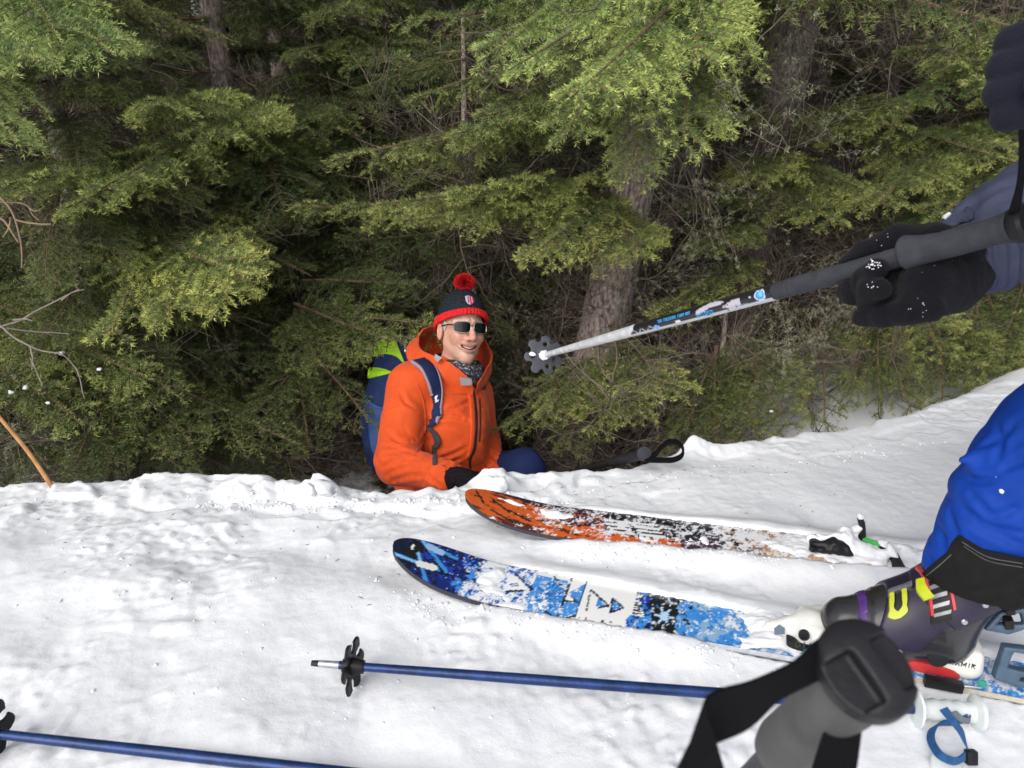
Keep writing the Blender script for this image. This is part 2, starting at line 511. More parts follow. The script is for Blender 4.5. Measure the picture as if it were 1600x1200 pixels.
def snow_h(x, y, fine=True):
    P = np.stack([x, y, np.zeros_like(x)], -1)
    yr = rim_y(x) + 0.035 * pnoise(P * [1, 0.3, 1], 5.0, 2.0) + 0.02 * pnoise(P * [1, 0.5, 1], 17.0, 4.0)
    s = y - yr
    near = ZR * sstep(-0.55, 0.0, s)
    near = near + 0.016 * fbm(P, 2.3, 2, 1.0) * sstep(2.9, 0.3, np.abs(x))
    # trampled hollows on the left, smoother on the far right
    tr = sstep(0.5, -0.25, x) * sstep(0.05, -0.25, s)
    near = near + tr * (0.015 * pnoise(P, 5.5, 8.0) - 0.010 * np.maximum(pnoise(P, 8.0, 11.0), 0.0))
    rough = 0.35 + 0.65 * sstep(-0.15, 0.25, pnoise(P, 3.0, 21.0))
    if fine:
        lump = np.abs(pnoise(P, 13.0, 31.0))
        calm = 1 - 0.45 * sstep(0.35, 0.8, x) * sstep(-0.02, 0.08, y - (1.20 - 0.23 * x))
        rough = rough * calm
        near = near + rough * 0.005 * (0.28 - lump)
        near = near + rough * 0.0030 * fbm(P, 30.0, 4, 41.0, 0.7)
        cl = np.maximum(pnoise(P, 46.0, 51.0) - 0.22, 0); near = near + 0.016 * np.minimum(cl, 0.35) * rough * (0.3 + sstep(-0.1, 0.3, pnoise(P, 6.0, 55.0)))
        cl = np.maximum(pnoise(P, 21.0, 53.0) - 0.30, 0); near = near + 0.020 * np.minimum(cl, 0.3) * rough * sstep(0.0, 0.3, pnoise(P, 4.0, 57.0))
        # broken crust near the rim
        edge = sstep(-0.32, -0.05, s) * sstep(0.03, -0.03, s)
        cr = pnoise(P * [1, 1.2, 1], 8.0, 61.0)
        near = near + edge * (0.25 + 0.75 * sstep(0.5, 0.1, x)) * (0.016 * sstep(-0.05, 0.05, cr) + 0.016 * np.maximum(pnoise(P, 19.0, 71.0), 0))
    # the skis lie pressed into the snow, which comes up to their edges
    for A, B, W_, tb, dep in ((BLUE_A, BLUE_B, 0.0475, 0.190, 0.012), (ORNG_A, ORNG_B, 0.0465, 0.105, 0.014)):
        a, c = seg_coords(x, y, A, B)
        w = ski_half(a + tb, W_); lo_ = 0.03 if dep == 0.012 else 0.10
        along_ = sstep(lo_ - 0.10, lo_ + 0.06, a)
        flank = np.exp(-(np.maximum(np.abs(c) - w - 0.012, 0) / 0.045) ** 2) * along_
        if dep == 0.012: flank = flank * (1 - 0.9 * sstep(0.36, 0.5, a) * (c < 0))
        near = near * (1 - 0.75 * flank) + 0.75 * flank * (0.022 + 0.005 * sstep(0.12, 0.3, a) + 0.008 * pnoise(P, 15.0, 81.0))
        m = along_ * sstep(w - 0.0005, w - 0.009, np.abs(c))
        near = near * (1 - m) + (-dep) * m
    # lying poles press a shallow groove
    drop = sstep(0.0, 0.34, s) ** 0.8
    far = ground_far(x, y)
    mix = np.clip(drop, 0, 1)
    z = near * (1 - mix) + np.minimum(far, near) * mix
    return z

def mound(x, y, c, r, h, p=2.0):
    q = ((x - c[0]) / r[0]) ** 2 + ((y - c[1]) / r[1]) ** 2
    return h * np.exp(-q ** (p / 2))

_M1 = on_plane(1092, 712, -0.04)
_M2 = on_plane(490, 768, -0.04)
_M3 = on_plane(455, 762, -0.04)
_M4 = on_plane(775, 752, -0.05)
def snow_z(x, y):
    z = snow_h(x, y)
    P = np.stack([x, y, 0 * x], -1)
    j = 1 + 0.9 * pnoise(P, 22.0, 3.3)
    z = z + mound(x, y, (_M1[0] - 0.01, _M1[1] + 0.06), (0.045, 0.04), 0.040, 2) + mound(x, y, (_M1[0] + 0.09, _M1[1] + 0.07), (0.09, 0.04), 0.018)
    z = z + mound(x, y, (_M2[0] + 0.01, _M2[1] - 0.01), (0.05, 0.035), 0.030, 4) * j
    z = z + mound(x, y, (_M3[0] - 0.10, _M3[1] - 0.02), (0.07, 0.05), 0.024, 4) * j
    z = z + mound(x, y, (_M4[0], _M4[1] - 0.02), (0.06, 0.045), 0.028, 3) * j
    return z

def _axis(parts):
    out = []
    for a, b, h in parts: out.append(np.arange(a, b, h))
    return np.concatenate(out)
gx = _axis([(-60, -8, 4.0), (-8, -2.4, 0.25), (-2.4, -1.5, 0.03), (-1.5, 1.7, 0.0065), (1.7, 2.6, 0.02), (2.6, 8, 0.25), (8, 61, 4.0)])
gy = _axis([(-12, -0.5, 1.0), (-0.5, 0.5, 0.05), (0.5, 2.35, 0.0065), (2.35, 3.0, 0.012), (3.0, 5, 0.06), (5, 12, 0.3), (12, 61, 3.0)])
GX, GY = np.meshgrid(gx, gy, indexing='ij')
GZ = snow_z(GX, GY)
_n, _m = GX.shape
_I = np.arange(_n * _m).reshape(_n, _m)
_F = np.stack([_I[:-1, :-1], _I[1:, :-1], _I[1:, 1:], _I[:-1, 1:]], -1).reshape(-1, 4)
_me = mesh_np('snow_ground', np.stack([GX, GY, GZ], -1).reshape(-1, 3), F4=_F)
# how much needle litter and dead twigs lie on the snow: none on the open slope, most under the trees
_lit = sstep(0.5, 2.2, GY - rim_y(GX)) * 0.8 + 0.2 * sstep(0.3, 0.7, GY - rim_y(GX))
_lit = np.maximum(_lit, 0.72 * sstep(0.22, 0.40, GY - rim_y(GX)) * np.exp(-((GX - 0.0) / 0.85) ** 4))
colattr(_me, 'litter', np.repeat(_lit.reshape(-1, 1), 3, 1))

def snow_material(name, litter=False):
    m = bpy.data.materials.new(name); m.use_nodes = True
    nt = m.node_tree; N, L = nt.nodes, nt.links; b = N['Principled BSDF']
    b.inputs['Base Color'].default_value = (0.795, 0.81, 0.838, 1)
    b.inputs['Roughness'].default_value = 0.55
    b.inputs['Specular IOR Level'].default_value = 0.25
    tc = N.new('ShaderNodeTexCoord')
    n = N.new('ShaderNodeTexNoise'); n.inputs['Scale'].default_value = 260; n.inputs['Detail'].default_value = 6; n.inputs['Roughness'].default_value = 0.7
    L.new(tc.outputs['Object'], n.inputs['Vector'])
    n1 = N.new('ShaderNodeTexNoise'); n1.inputs['Scale'].default_value = 55; n1.inputs['Detail'].default_value = 4
    L.new(tc.outputs['Object'], n1.inputs['Vector'])
    ad = N.new('ShaderNodeMath'); ad.operation = 'MULTIPLY_ADD'; ad.inputs[1].default_value = 2.2
    L.new(n1.outputs['Fac'], ad.inputs[0]); L.new(n.outputs['Fac'], ad.inputs[2])
    bp = N.new('ShaderNodeBump'); bp.inputs['Strength'].default_value = 0.22; bp.inputs['Distance'].default_value = 0.004
    L.new(ad.outputs[0], bp.inputs['Height']); L.new(bp.outputs['Normal'], b.inputs['Normal'])
    if litter:
        a = N.new('ShaderNodeAttribute'); a.attribute_name = 'litter'
        n3 = N.new('ShaderNodeTexNoise'); n3.inputs['Scale'].default_value = 6; n3.inputs['Detail'].default_value = 8; n3.inputs['Roughness'].default_value = 0.7
        L.new(tc.outputs['Object'], n3.inputs['Vector'])
        s = N.new('ShaderNodeMath'); s.operation = 'ADD'; L.new(n3.outputs['Fac'], s.inputs[0]); L.new(a.outputs['Fac'], s.inputs[1])
        mr = N.new('ShaderNodeMapRange'); mr.inputs['From Min'].default_value = 0.98; mr.inputs['From Max'].default_value = 1.12
        L.new(s.outputs[0], mr.inputs['Value'])
        n4 = N.new('ShaderNodeTexNoise'); n4.inputs['Scale'].default_value = 40; n4.inputs['Detail'].default_value = 6
        L.new(tc.outputs['Object'], n4.inputs['Vector'])
        cr = N.new('ShaderNodeValToRGB'); cr.color_ramp.elements[0].color = (0.018, 0.012, 0.007, 1); cr.color_ramp.elements[1].color = (0.09, 0.062, 0.036, 1)
        L.new(n4.outputs['Fac'], cr.inputs['Fac'])
        mx = N.new('ShaderNodeMix'); mx.data_type = 'RGBA'
        mx.inputs['A'].default_value = (0.795, 0.81, 0.838, 1)
        L.new(mr.outputs['Result'], mx.inputs['Factor']); L.new(cr.outputs['Color'], mx.inputs['B'])
        L.new(mx.outputs['Result'], b.inputs['Base Color'])
    return m
M_SNOW = snow_material('snow')
M_SNOW_FLOOR = snow_material('snow_with_litter', True)
ground = link('snow_ground', _me, M_SNOW_FLOOR)
ground['kind'] = 'structure'

def snow_at(x, y):
    return float(snow_z(np.array([float(x)]), np.array([float(y)]))[0])

# ================================================================== conifers
def needle_material():
    m = bpy.data.materials.new('conifer_needles'); m.use_nodes = True
    nt = m.node_tree; N, L = nt.nodes, nt.links; b = N['Principled BSDF']
    a = N.new('ShaderNodeAttribute'); a.attribute_name = 'tone'
    oi = N.new('ShaderNodeObjectInfo')
    oc = N.new('ShaderNodeSeparateColor'); L.new(oi.outputs['Color'], oc.inputs['Color'])
    # object colour red channel = how yellow the young growth of this bough is; green = brightness
    old = N.new('ShaderNodeMix'); old.data_type = 'RGBA'
    old.inputs['A'].default_value = (0.046, 0.082, 0.028, 1); old.inputs['B'].default_value = (0.092, 0.132, 0.040, 1)
    L.new(oi.outputs['Random'], old.inputs['Factor'])
    young = N.new('ShaderNodeMix'); young.data_type = 'RGBA'
    young.inputs['A'].default_value = (0.145, 0.215, 0.075, 1); young.inputs['B'].default_value = (0.33, 0.345, 0.095, 1)
    L.new(oc.outputs['Red'], young.inputs['Factor'])
    mx = N.new('ShaderNodeMix'); mx.data_type = 'RGBA'
    L.new(a.outputs['Fac'], mx.inputs['Factor']); L.new(old.outputs['Result'], mx.inputs['A']); L.new(young.outputs['Result'], mx.inputs['B'])
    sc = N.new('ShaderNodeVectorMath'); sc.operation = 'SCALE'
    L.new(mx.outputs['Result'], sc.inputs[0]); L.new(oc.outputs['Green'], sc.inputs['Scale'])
    L.new(sc.outputs['Vector'], b.inputs['Base Color'])
    b.inputs['Roughness'].default_value = 0.55; b.inputs['Specular IOR Level'].default_value = 0.35
    return m
M_NEEDLE = needle_material()
M_BARK = material('spruce_bark', (0.26, 0.21, 0.185), 0.9, vary=0.75, vscale=75, bump=1.0, bscale=110, stretch=(1, 1, 0.5))
M_TWIG = material('twig_bark', (0.13, 0.085, 0.055), 0.85, vary=0.3, vscale=40)
M_DEAD = material('dead_twig', (0.140, 0.110, 0.088), 0.9, vary=0.4, vscale=15)
M_LICHEN = material('lichen', (0.30, 0.32, 0.20), 0.95, vary=0.25, vscale=60)

def make_bough(name, seed, L=1.0, W=0.42, nl=0.016, dens=330, droop=0.14, hang=0.5, nw=0.0021, sub=True, step=0.040):
    """A flat, drooping conifer bough along +X: main stem, side twigs, sub twigs, and every needle a blade."""
    rg = np.random.RandomState(seed)
    segs = []            # (p0, p1, r0, r1, tone0, tone1) of needle carrying wood
    wood = MB()
    def axis(t):
        return np.array([L * t, 0.05 * L * math.sin(2.2 * t + seed), -droop * L * t ** 1.8 + 0.03 * L * t ** 4])
    ts = np.linspace(0, 1, 12)
    A = np.array([axis(t) for t in ts])
    wood.tube(A, np.linspace(0.010, 0.0022, 12) * (0.6 + 0.4 * L), 5)
    for i in range(2, 11): segs.append((A[i], A[i + 1], max(0, 0.15 * (i - 5)), max(0, 0.15 * (i - 4))))
    t = 0.10
    while t < 0.985:
        for sgn in (-1, 1):
            if rg.rand() < 0.06: continue
            tt = min(t + rg.uniform(-0.01, 0.01), 0.99)
            p = axis(tt); d = axis(min(tt + 0.02, 1.02)) - axis(tt - 0.02); d /= np.linalg.norm(d)
            ln = W * min(1, 0.35 + tt / 0.35) * (1 - tt) ** 0.75 * rg.uniform(0.7, 1.1) + 0.05
            ang = R(rg.uniform(46, 68))
            dirv = d * math.cos(ang) + np.array([0, sgn, 0]) * math.sin(ang)
            dirv[2] += rg.uniform(-0.12, 0.38)
            hg = hang * rg.uniform(0.4, 1.3)
            k = max(3, int(ln / 0.045)); pts = [p]
            for q in range(k):
                dirv = dirv + np.array([0.05, 0, -hg * 1.3 / k]); dirv /= np.linalg.norm(dirv)
                dirv = dirv + rg.normal(0, 0.05, 3); dirv /= np.linalg.norm(dirv)
                pts.append(pts[-1] + dirv * ln / k)
            pts = np.array(pts)
            wood.tube(pts, np.linspace(0.0028, 0.0012, k + 1), 3, caps=False)
            for q in range(k):
                a0 = q / k; a1 = (q + 1) / k
                segs.append((pts[q], pts[q + 1], a0 ** 2, a1 ** 2))
            if sub:
                s = 0.03
                while s < ln - 0.012:
                    q = min(int(s / ln * k), k - 1); f = s / ln * k - q
                    o = pts[q] * (1 - f) + pts[q + 1] * f; dd = pts[q + 1] - pts[q]; dd /= np.linalg.norm(dd)
                    sd = np.cross(dd, [0, 0, 1.0]); sd /= max(np.linalg.norm(sd), 1e-6)
                    for s2 in (-1, 1):
                        if rg.rand() < 0.15: continue
                        l2 = (0.30 * (ln - s) + 0.034) * rg.uniform(0.6, 1.25)
                        e = dd * 0.70 + sd * s2 * 0.72 + np.array([0, 0, rg.uniform(-0.60, 0.30)]); e /= np.linalg.norm(e)
                        e2 = e + np.array([0, 0, -0.35 * hang]); e2 /= np.linalg.norm(e2)
                        m1 = o + e * l2 * 0.5; m2 = m1 + e2 * l2 * 0.5
                        base = (s / ln) ** 2 * 0.5
                        segs.append((o, m1, base, base + 0.3)); segs.append((m1, m2, base + 0.35, 1.0))
                    s += rg.uniform(0.036, 0.056)
        t += step / L * rg.uniform(0.75, 1.2)
    # needles
    p0 = np.array([s[0] for s in segs]); p1 = np.array([s[1] for s in segs]); t0 = np.array([s[2] for s in segs]); t1 = np.array([s[3] for s in segs])
    ln = np.linalg.norm(p1 - p0, axis=1)
    cnt = np.maximum((ln * dens).astype(int), 2)
    ix = np.repeat(np.arange(len(segs)), cnt); M = len(ix)
    u = rg.rand(M)
    O = p0[ix] * (1 - u[:, None]) + p1[ix] * u[:, None]
    D = (p1 - p0)[ix] / ln[ix][:, None]
    ref = np.where(np.abs(D[:, 2:3]) < 0.95, np.array([[0, 0, 1.0]]), np.array([[1.0, 0, 0]]))
    S = np.cross(D, ref); S /= np.linalg.norm(S, axis=1)[:, None]
    Nn = np.cross(S, D)
    # most needles stand to the sides and above, fewer below
    ph = rg.normal(0, 1.25, M) + math.pi / 2
    rad = S * np.cos(ph)[:, None] + Nn * np.sin(ph)[:, None]
    fa = R(1) * rg.normal(56, 11, M)
    end = u > 0.9
    dirn = D * np.cos(fa)[:, None] + rad * np.sin(fa)[:, None]
    tone = t0[ix] * (1 - u) + t1[ix] * u
    nlen = nl * rg.uniform(0.75, 1.2, M) * (1.0 - 0.2 * tone)
    side = np.cross(dirn, rg.normal(size=(M, 3))); side /= np.linalg.norm(side, axis=1)[:, None]
    E = O + dirn * nlen[:, None]
    Bm = O + dirn * (nlen * 0.35)[:, None]
    V = np.concatenate([O - side * nw * 0.35, Bm - side * nw * 0.6, E, Bm + side * nw * 0.6], 0)
    i = np.arange(M)
    F4 = np.stack([i, i + M, i + 2 * M, i + 3 * M], 1)
    wv = np.concatenate(wood.v); wf4 = np.array([f for f in wood.f if len(f) == 4]); wf_other = [f for f in wood.f if len(f) != 4]
    V = np.concatenate([V, wv]); 
    F = np.concatenate([F4, wf4 + 4 * M])
    me = mesh_np(name, V, F4=F, smooth=False)
    tn = np.concatenate([np.tile(tone, 4), np.zeros(len(wv))])
    jit = np.tile(rg.uniform(-0.12, 0.12, M), 4)
    tn[:4 * M] = np.clip(tn[:4 * M] + jit, 0, 1)
    colattr(me, 'tone', np.repeat(tn[:, None], 3, 1))
    me.materials.append(M_NEEDLE); me.materials.append(M_TWIG)
    mi = np.zeros(len(me.polygons), np.int32); mi[M:] = 1
    me.polygons.foreach_set('material_index', mi)
    return me

BOUGHS = [make_bough('bough', 100 + k, L=1.0, W=w, droop=d, hang=h, nl=0.0190, dens=600, nw=0.0018, step=0.06) for k, (w, d, h) in enumerate(
    [(0.40, 0.10, 0.45), (0.34, 0.18, 0.7), (0.46, 0.06, 0.3), (0.30, 0.25, 0.9), (0.38, 0.14, 0.6), (0.42, 0.12, 0.8)])]
HERO = {}
for _k, (_L, _W) in enumerate([(0.5, 0.20), (0.8, 0.27), (1.15, 0.33), (1.5, 0.38)]):
    HERO[_L] = [make_bough('bough', 300 + 7 * _k + j, L=_L, W=_W * w, nl=0.0190, dens=860, droop=d, hang=h, nw=0.0016, step=0.062) for j, (w, d, h) in enumerate(
        [(1.0, 0.10, 0.65), (0.85, 0.16, 0.95), (1.1, 0.06, 0.45)])]
FAR_BOUGHS = [make_bough('bough', 500 + k, L=1.0, W=w, nl=0.030, dens=75, droop=d, hang=h, nw=0.0062, step=0.06) for k, (w, d, h) in enumerate(
    [(0.40, 0.12, 0.5), (0.34, 0.2, 0.8), (0.45, 0.08, 0.4)])]

def make_dead(name, seed, L=1.0, lichen=0.0, fine=1.0):
    """A bare dead branch with crooked side twigs; some carry grey-green beard lichen."""
    rg = np.random.RandomState(seed); g = MB(); tips = []
    def grow(p, d, ln, r, lev):
        k = max(3, int(ln / 0.06)); pts = [p]
        for q in range(k):
            d = d + rg.normal(0, 0.16, 3) + np.array([0, 0, -0.05]); d /= np.linalg.norm(d)
            pts.append(pts[-1] + d * ln / k)
        g.tube(pts, np.linspace(r, r * 0.35, k + 1), 4 if lev == 0 else 3, caps=False)
        tips.extend([(q, lev) for q in pts[1:]])
        if lev < 2:
            for q in range(1, k + 1):
                for _ in range(2 if lev == 0 else 1):
                    if rg.rand() < 0.72 * fine:
                        s = rg.normal(0, 1, 3); s -= d * s.dot(d); s /= np.linalg.norm(s); s[2] *= 0.6
                        e = d * rg.uniform(0.3, 0.9) + s; e /= np.linalg.norm(e)
                        grow(pts[q], e, ln * rg.uniform(0.22, 0.5), r * 0.45, lev + 1)
    grow(np.zeros(3), np.array([1.0, 0, 0.02]), L, 0.0085, 0)
    nf = len(g.f)
    if lichen > 0:
        for q, lev in tips:
            if rg.rand() < lichen:
                for _ in range(rg.randint(10, 24)):
                    o = q + rg.normal(0, 0.0045, 3); e = rg.normal(0, 1, 3) * [1, 1, 0.8] + [0, 0, -0.35]; e /= np.linalg.norm(e)
                    s = np.cross(e, rg.normal(size=3)); s /= np.linalg.norm(s); l = rg.uniform(0.008, 0.030)
                    g.add([o - s * 0.0010, o + e * l * 0.5 - s * 0.0016, o + e * l, o + e * l * 0.5 + s * 0.0016], [(0, 1, 2, 3)])
    me = bpy.data.meshes.new(name); me.from_pydata([tuple(p) for p in np.concatenate(g.v)], [], g.f); me.update()
    me.materials.append(M_DEAD); me.materials.append(M_LICHEN)
    mi = np.zeros(len(me.polygons), np.int32); mi[nf:] = 1
    me.polygons.foreach_set('material_index', mi)
    return me
DEADS = [make_dead('dead_branch', 40 + k, 1.0, 0.0) for k in range(4)]
LICHENED = [make_dead('dead_branch', 60 + k, 1.0, l, 0.8) for k, l in enumerate((0.35, 0.55, 0.25))]

def place(me, name, root, tip, parent, nat_len, up=(0, 0, 1), roll=0.0, thick=None, color=None):
    root = np.asarray(root, float); tip = np.asarray(tip, float)
    X = tip - root; s = np.linalg.norm(X); X = X / s
    Z = np.asarray(up, float) - X * np.dot(up, X); Z /= np.linalg.norm(Z); Y = np.cross(Z, X)
    if roll: Y, Z = Y * math.cos(roll) + Z * math.sin(roll), Z * math.cos(roll) - Y * math.sin(roll)
    k = s / nat_len; kt = k if thick is None else thick
    Mx = Matrix(((X[0] * k, Y[0] * kt, Z[0] * kt, root[0]), (X[1] * k, Y[1] * kt, Z[1] * kt, root[1]), (X[2] * k, Y[2] * kt, Z[2] * kt, root[2]), (0, 0, 0, 1)))
    o = bpy.data.objects.new(name, me); COL.objects.link(o)
    o.parent = parent
    o.matrix_basis = PW(parent).inverted() @ Mx
    if color is not None: o.color = color
    return o

def trunk_mesh(name, pts, rad, k=14, rough=0.05, seed=0):
    P = resample(pts, max(10, int(np.linalg.norm(np.asarray(pts[-1]) - np.asarray(pts[0])) / 0.07))); n = len(P)
    r = np.interp(np.linspace(0, 1, n), np.linspace(0, 1, len(rad)), rad)
    V = []
    for i in range(n):
        for j in range(k):
            a = 2 * math.pi * j / k
            V.append(P[i] + r[i] * np.array([math.cos(a), math.sin(a), 0]))
    V = np.array(V)
    nn = fbm(V * [1, 1, 0.5], 14.0, 3, seed)
    rr = np.repeat(r, k)
    V[:, :2] += (V[:, :2] - np.repeat(P[:, :2], k, 0)) * (nn * rough * 2.2)[:, None]
    I = np.arange(n * k).reshape(n, k)
    F = np.stack([I[:-1], np.roll(I, -1, 1)[:-1], np.roll(I, -1, 1)[1:], I[1:]], -1).reshape(-1, 4)
    return mesh_np(name, V, F4=F), P, r

CLEAR = []    # (centre, radius) of the places boughs must leave free
def clear_ok(root, tip):
    for c, rr in CLEAR:
        ab = tip - root; t = np.clip(np.dot(c - root, ab) / np.dot(ab, ab), 0, 1)
        if np.linalg.norm(root + ab * t - c) < rr: return False
    return True
# ---- the forest itself
RG = np.random.RandomState(20)
MAN_AXIS = [np.array([-0.16, 2.42, z]) for z in (-0.6, -0.3, 0.0, 0.2)]
CLEAR += [(c, 0.36) for c in MAN_AXIS] + [(np.array([0.12, 2.3, -0.35]), 0.22), (np.array([-0.32, 2.62, -0.1]), 0.25)]

# sight lines to the trunks that stand bare in the photograph: ordinary boughs seldom grow across them
BARE = [((1250, 0), (1225, 110), 3.4, 42), ((1225, 110), (1195, 260), 3.45, 30), ((1195, 290), (1150, 490), 3.55, 40), ((1010, 220), (945, 490), 2.95, 52)]
def crosses_bare(p, q):
    for t in np.linspace(0.25, 1.0, 7):
        x = p + (q - p) * t - CAM; z = x @ FW; u = 800 + FPX * (x @ RT) / z; v = 600 - FPX * (x @ UP) / z
        for (u0, v0), (u1, v1), d, w in BARE:
            if z < d and v0 - 40 < v < v1 + 20:
                uc = u0 + (u1 - u0) * (v - v0) / (v1 - v0)
                if abs(u - uc) < w + 0.16 * FPX / z * 0.6: return True
    return False

def trunk_x(T, z):
    P = T['pts']
    return np.array([np.interp(z, P[:, 2], P[:, 0]), np.interp(z, P[:, 2], P[:, 1]), z])

def conifer(name, label, cat, pts, rad, n=0, zlo=-0.4, zhi=6.0, l0=1.1, l1=0.5, meshes=None, az=None, dark=0, dead=0, lich=0, dz=(-0.6, 1.8), tone=(0.35, 1.0), group=None, ymin=2.35, droop=(-0.35, 0.1), rough=0.05, thick=None, dl=(0.3, 0.9), daz=None):
    me, P, r = trunk_mesh('trunk', pts, rad, rough=rough, seed=len(bpy.data.objects) % 50)
    root = thing(name, label, cat, P[0], group)
    link('trunk', me, M_BARK, root)
    T = {'pts': P, 'root': root}
    meshes = meshes or BOUGHS
    for i in range(n):
        z = zlo + (zhi - zlo) * ((i + RG.rand()) / n) ** 1.5
        a = RG.uniform(0, 2 * math.pi) if az is None else RG.uniform(*az)
        f = (z - zlo) / (zhi - zlo)
        L = (l0 + (l1 - l0) * f) * RG.uniform(0.7, 1.15)
        p = trunk_x(T, z)
        tip = p + L * np.array([math.cos(a), math.sin(a), RG.uniform(*droop)])
        if tip[1] < ymin:
            q = (p[1] - ymin) / max(p[1] - tip[1], 1e-6)
            if q < 0.4: continue
            tip = p + (tip - p) * q
        if not clear_ok(p, tip) or (crosses_bare(p, tip) and RG.rand() < 0.93): continue
        place(meshes[RG.randint(len(meshes))], 'bough', p, tip, root, 1.0, roll=RG.normal(0, 0.25), thick=thick,
              color=(np.clip(RG.normal(tone[0], 0.25), 0, 1), tone[1] * RG.uniform(0.75, 1.2), 0, 1))
    for i in range(dead + lich):
        z = RG.uniform(*dz); a = RG.uniform(0, 2 * math.pi) if daz is None else RG.uniform(*daz)
        p = trunk_x(T, z); L = RG.uniform(*dl)
        tip = p + L * np.array([math.cos(a), math.sin(a), RG.uniform(-0.35, 0.25)])
        if tip[1] < 2.3 or not clear_ok(p, tip) or (crosses_bare(p, tip) and RG.rand() < 0.6): continue
        m = DEADS[RG.randint(len(DEADS))] if i < dead else LICHENED[RG.randint(len(LICHENED))]
        place(m, 'dead_branch', p, tip, root, 1.0, roll=RG.uniform(0, 6.28))
    return T

def hero(T, root_uvd, tip_uvd, k=0, yellow=0.8, bright=1.15, roll=0.0, up=(0, 0, 1), thick=None):
    a, b = at(*root_uvd), at(*tip_uvd); s = np.linalg.norm(b - a)
    L = min(HERO, key=lambda q: abs(math.log(q / s)))
    return place(HERO[L][k % 3], 'bough', a, b, T['root'], L, up=up, roll=roll, thick=thick, color=(yellow, bright, 0, 1))

def line_up(p, q, z0, z1, bend=0.0):
    """trunk line through two points, extended to heights z0 and z1, bending towards vertical above"""
    d = (q - p) / (q[2] - p[2])
    pts = []
    for z in np.linspace(z0, z1, 9):
        t = z - p[2]
        e = max(0.0, z - max(p[2], q[2]))
        s = t - e * 0.75
        pts.append([p[0] + d[0] * s, p[1] + d[1] * s, z])
    return np.array(pts)

def yd(u, v, y):
    """point at pixel (u, v) on the upright plane at distance y"""
    k = FW + (u - 800.0) / FPX * RT - (v - 600.0) / FPX * UP
    return CAM + k * (y / k[1])

TREE = 'trees of the forest edge'
t1 = conifer('spruce_tree', 'spruce whose thick lichen-flecked trunk leans right behind the raised ski pole, pale bough on top', 'tree',
             line_up(yd(950, 470, 3.0), yd(1003, 250, 3.0), -0.9, 7.5), [0.10, 0.092, 0.088, 0.08, 0.07, 0.05], n=46, zlo=1.25, zhi=4.6, l0=1.15, dead=60, lich=26, dz=(-0.55, 1.5), tone=(0.5, 1.0), ymin=2.3, group=TREE)
t2 = conifer('spruce_tree', 'spruce with scaly trunk at the top right, dead lower twigs hung with lichen', 'tree',
             line_up(yd(1152, 480, 3.6), yd(1250, 0, 3.6), -0.8, 7.5), [0.11, 0.10, 0.10, 0.09, 0.07, 0.05], n=40, zlo=1.5, zhi=4.8, l0=1.2, dead=46, lich=46, dz=(-0.5, 1.7), tone=(0.5, 0.95), ymin=2.5, group=TREE)
t3 = conifer('spruce_tree', 'slim spruce trunk standing close behind the scaly trunk at the top right', 'tree',
             line_up(yd(1205, 480, 4.3), yd(1245, 330, 4.3), -0.7, 7), [0.06, 0.055, 0.05, 0.04], n=34, zlo=1.2, zhi=4.6, l0=1.0, dead=34, lich=20, dz=(-0.5, 1.9), tone=(0.4, 0.8), ymin=2.8, group=TREE)
t4 = conifer('spruce_tree', 'spruce with a dark stem entering the snow at the far left', 'tree',
             line_up(yd(190, 740, 2.75), yd(176, 640, 2.75), -0.75, 1.5), [0.062, 0.052, 0.035, 0.012], n=62, zlo=-0.30, zhi=1.45, l0=0.95, dead=46, dz=(-0.6, 1.0), tone=(0.45, 0.9), ymin=2.15, group=TREE, dl=(0.25, 0.7))
t5 = conifer('spruce_tree', 'slender dark spruce standing behind the boughs between the left side and the man', 'tree',
             line_up(yd(575, 380, 4.2), yd(565, 20, 4.2), -0.7, 7), [0.06, 0.055, 0.05, 0.03], n=75, zlo=-0.2, zhi=4.6, l0=1.15, dead=34, dz=(-0.6, 1.0), tone=(0.25, 0.8), ymin=2.6, group=TREE)
t6 = conifer('spruce_tree', 'spruce at the left edge of the picture with bright bough tips beside the bare twigs', 'tree',
             line_up(np.array([-2.35, 3.2, -0.6]), np.array([-2.3, 3.2, 1.0]), -0.8, 7), [0.08, 0.075, 0.06, 0.04], n=70, zlo=-0.3, zhi=4.2, l0=1.2, dead=26, dz=(-0.5, 1.2), tone=(0.4, 0.95), ymin=2.2, group=TREE)
t7 = conifer('spruce_tree', 'spruce in the left half hidden behind its own dense boughs', 'tree',
             line_up(np.array([-1.25, 3.7, -0.6]), np.array([-1.3, 3.7, 1.0]), -0.8, 7), [0.05, 0.045, 0.035, 0.025], n=82, zlo=-0.3, zhi=4.4, l0=1.25, dead=40, dz=(-0.5, 1.0), tone=(0.35, 0.85), ymin=2.45, group=TREE)
t8 = conifer('spruce_tree', 'dark young spruce right behind the man in the orange jacket', 'tree',
             line_up(np.array([-0.22, 3.45, -0.8]), np.array([-0.2, 3.45, 1.0]), -0.9, 1.15), [0.035, 0.03, 0.018, 0.008], n=60, zlo=-0.45, zhi=1.1, l0=0.85, dead=55, dz=(-0.7, 0.7), tone=(0.2, 0.75), ymin=2.75, group=TREE, dl=(0.3, 0.8))
t9 = conifer('spruce_tree', 'spruce on the right whose boughs hang behind the gloved hand down to the snow', 'tree',
             line_up(np.array([2.05, 3.3, -0.3]), np.array([2.1, 3.3, 1.2]), -0.5, 7), [0.085, 0.08, 0.065, 0.04], n=85, zlo=-0.05, zhi=4.4, l0=1.15, dead=30, lich=18, dz=(-0.3, 1.2), tone=(0.5, 0.95), ymin=2.75, group=TREE)
